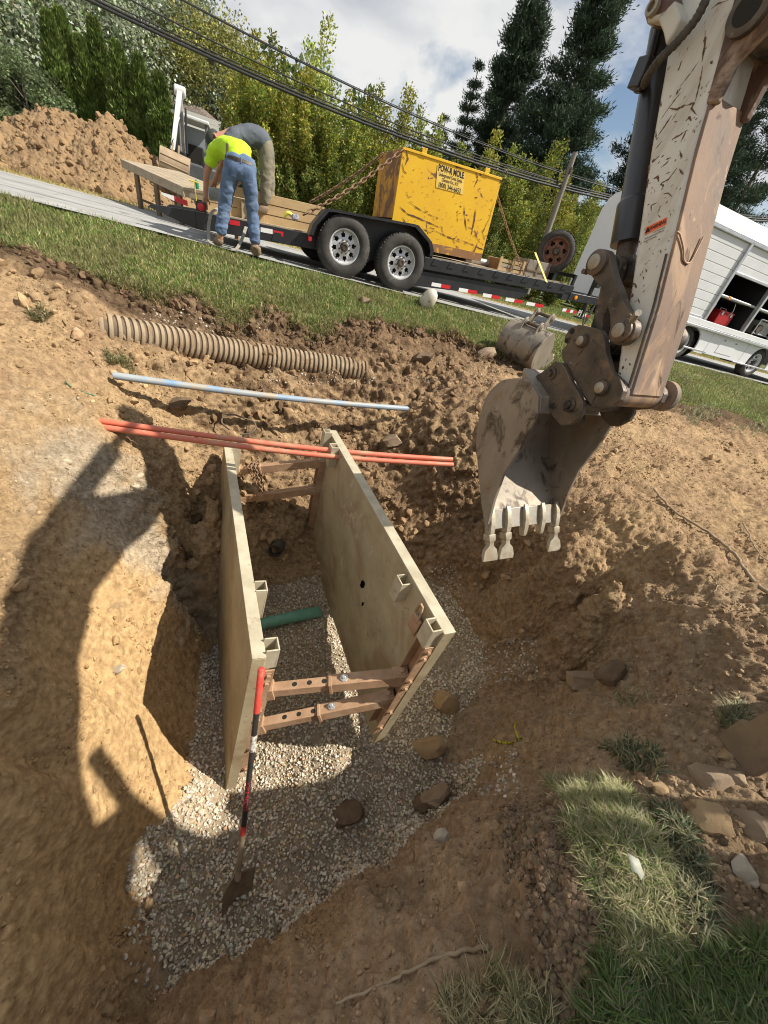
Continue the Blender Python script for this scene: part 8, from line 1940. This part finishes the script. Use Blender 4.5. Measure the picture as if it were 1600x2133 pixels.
for i, (u, v, ru, rv, mt, la) in enumerate(rocks):
    p, nn = ground_px(u, v + rv * .6); d = (CAM_R.T @ (p - CAM_LOC))[2] * -1; r = d / FOCAL; rs = np.random.default_rng(100 + i)
    B = facet(ICO3_V, 11, 13 * i, .35) * 1.12 * (1 + .07 * fbm(ICO3_V * 4 + i, 3))[:, None]
    xa = CAM_R[:, 0]; za = np.array([0, 0, 1.0]); ya = nrm(np.cross(za, xa)); V = B[:, :1] * xa * ru * r + B[:, 1:2] * ya * (ru + rv) * .45 * r + B[:, 2:3] * (za * .9 + nn * .1) * rv * r + p + nn * rv * r * .35
    me = bpy.data.meshes.new('clod'); set_mesh(me, V - p, ICO3_F); nm = 'stone' if mt == 'pale' else 'soil_clod'
    o = link(nm, me, ROCKM[mt], smooth=28); o.location = p.tolist(); tag(o, la, 'stone' if mt == 'pale' else 'clod', 'single clods and stones')
# roots, twig, leaf, tape
ROOTM = M('root', (.36, .28, .19), (.25, .19, .12), 14, rough=.9)
def root_px(pts, r0, r1, la, lift=.012):
    Q = np.array([ground_px(u, v)[0] for u, v in pts]) + [0, 0, lift]; Q = catmull(Q, 6); Q += np.c_[RNG.normal(size=(len(Q), 2)) * .003, RNG.normal(size=len(Q)) * .003]
    MB().tube(Q, list(np.linspace(r0, r1, len(Q))), 8).solo('root', ROOTM, Q[0], la, 'root', 'exposed roots', smooth=80)
root_px([(1360, 1020), (1390, 1055), (1430, 1085), (1480, 1115), (1520, 1150), (1550, 1190), (1580, 1225), (1620, 1255)], .008, .014, 'long thin root curving down the spoil slope at the right')
root_px([(1545, 1090), (1560, 1120), (1575, 1150), (1600, 1175)], .005, .004, 'short thin root right of the long curving root')
root_px([(1485, 1240), (1490, 1215), (1478, 1200)], .004, .003, 'tiny root sticking up below the long curving root')
root_px([(700, 2092), (770, 2060), (840, 2030), (900, 2000), (950, 1985), (1020, 1975)], .004, .0075, 'pale knotted root crossing the near bank at the bottom')
root_px([(1000, 1970), (985, 1940), (965, 1900), (945, 1920)], .0022, .0015, 'hair-thin rootlet above the pale knotted root', .03)
root_px([(1130, 1690), (1100, 1710), (1095, 1740), (1110, 1765)], .003, .002, 'thin pale rootlet curling from the turf edge', .02)
c, nn = ground_px(1288, 1818); c = c + [0, 0, .10]; ex_ = CAM_R[:, 0] * .8 - CAM_R[:, 1] * .45; ex_ = nrm(ex_); ey_ = nrm(np.cross([.1, -.2, 1.0], ex_)); s_ = .034
lf = [(-.95, .55), (-.2, .62), (.25, .5), (.55, .12), (1.0, -.25), (.72, -.62), (.45, -1.0), (.1, -.62), (-.35, -.5), (-.55, 0)]
m = MB(); m.add([c] + [c + ex_ * x * s_ + ey_ * y * s_ + np.array([0, 0, .006 * math.sin(5 * x)]) for x, y in lf], [(0, i + 1, (i + 1) % 10 + 1) for i in range(10)])
m.solo('pale_leaf', M('pale_leaf', (.62, .63, .52), (.54, .55, .43), 30, rough=.5), c, 'single pale dead leaf lying on the matted turf', 'leaf', smooth=60).modifiers.new('thick', 'SOLIDIFY').thickness = .001
YT = M('caution_tape', (.72, .74, .03), (.62, .62, .03), 20, rough=.4, trans=.2)
tp = [(1020, 1538), (1028, 1546), (1040, 1550), (1055, 1552), (1068, 1549), (1078, 1543), (1084, 1540)]
Q = catmull(np.array([ground_px(u, v)[0] for u, v in tp]) + [0, 0, .03], 5); tw = thing('caution_tape', Q[0], 'torn piece of yellow caution tape lying on the dirt right of the gravel', 'tape')
m = MB(); V = []; F = []
for i, q in enumerate(Q):
    a = .5 + .5 * math.sin(i * .35); up = np.array([0, -.25 * a, 1.0]); up = nrm(up + .4 * CAM_R[:, 1]); V += [q - up * .014, q + up * .014 * (1 + .2 * math.sin(i))]
for i in range(len(Q) - 1): F.append((2 * i, 2 * i + 2, 2 * i + 3, 2 * i + 1))
m.add(V, F); tb = m.build('tape_strip', YT, tw, smooth=80); tb.modifiers.new('thick', 'SOLIDIFY').thickness = .0006
for k, ch_ in enumerate('CAUTION'):
    i = 3 + k * 4; 
    if i + 1 < len(Q):
        q = Q[i]; x = nrm(Q[min(i + 2, len(Q) - 1)] - Q[i - 1]); up = nrm(np.array([0, -.1, 1.0]) + .4 * CAM_R[:, 1]); up = nrm(up - up.dot(x) * x); n_ = np.cross(x, up); n_ = n_ if n_ @ (CAM_LOC - q) > 0 else -n_
        text_mesh(ch_, .026, 'tape_lettering', BLKP, tb, q + n_ * .0035, x, up, .0012)
Q = catmull(np.array([ground_px(u, v)[0] for u, v in ((1078, 1540), (1074, 1528), (1070, 1515), (1076, 1505))]) + [0, 0, .02], 4); m = MB(); V = []; F = []
for i, q in enumerate(Q): V += [q - CAM_R[:, 0] * .007, q + CAM_R[:, 0] * .007]
for i in range(len(Q) - 1): F.append((2 * i, 2 * i + 2, 2 * i + 3, 2 * i + 1))
m.add(V, F).build('tape_tail', YT, tw, smooth=80).modifiers.new('thick', 'SOLIDIFY').thickness = .0006
# green plastic threads on the left bank
for pts, la in ((((137, 795), (142, 802), (150, 808)), 'green plastic thread lying on the upper left bank'), (((170, 817), (185, 822), (198, 826)), 'longer green plastic thread, lower and right of the other one')):
    Q = catmull(np.array([ground_px(u, v)[0] for u, v in pts]) + [0, 0, .008], 4); MB().tube(Q, .0035, 6).solo('plastic_thread', MATS['green_plastic'], Q[0], la, 'thread', 'green plastic threads')
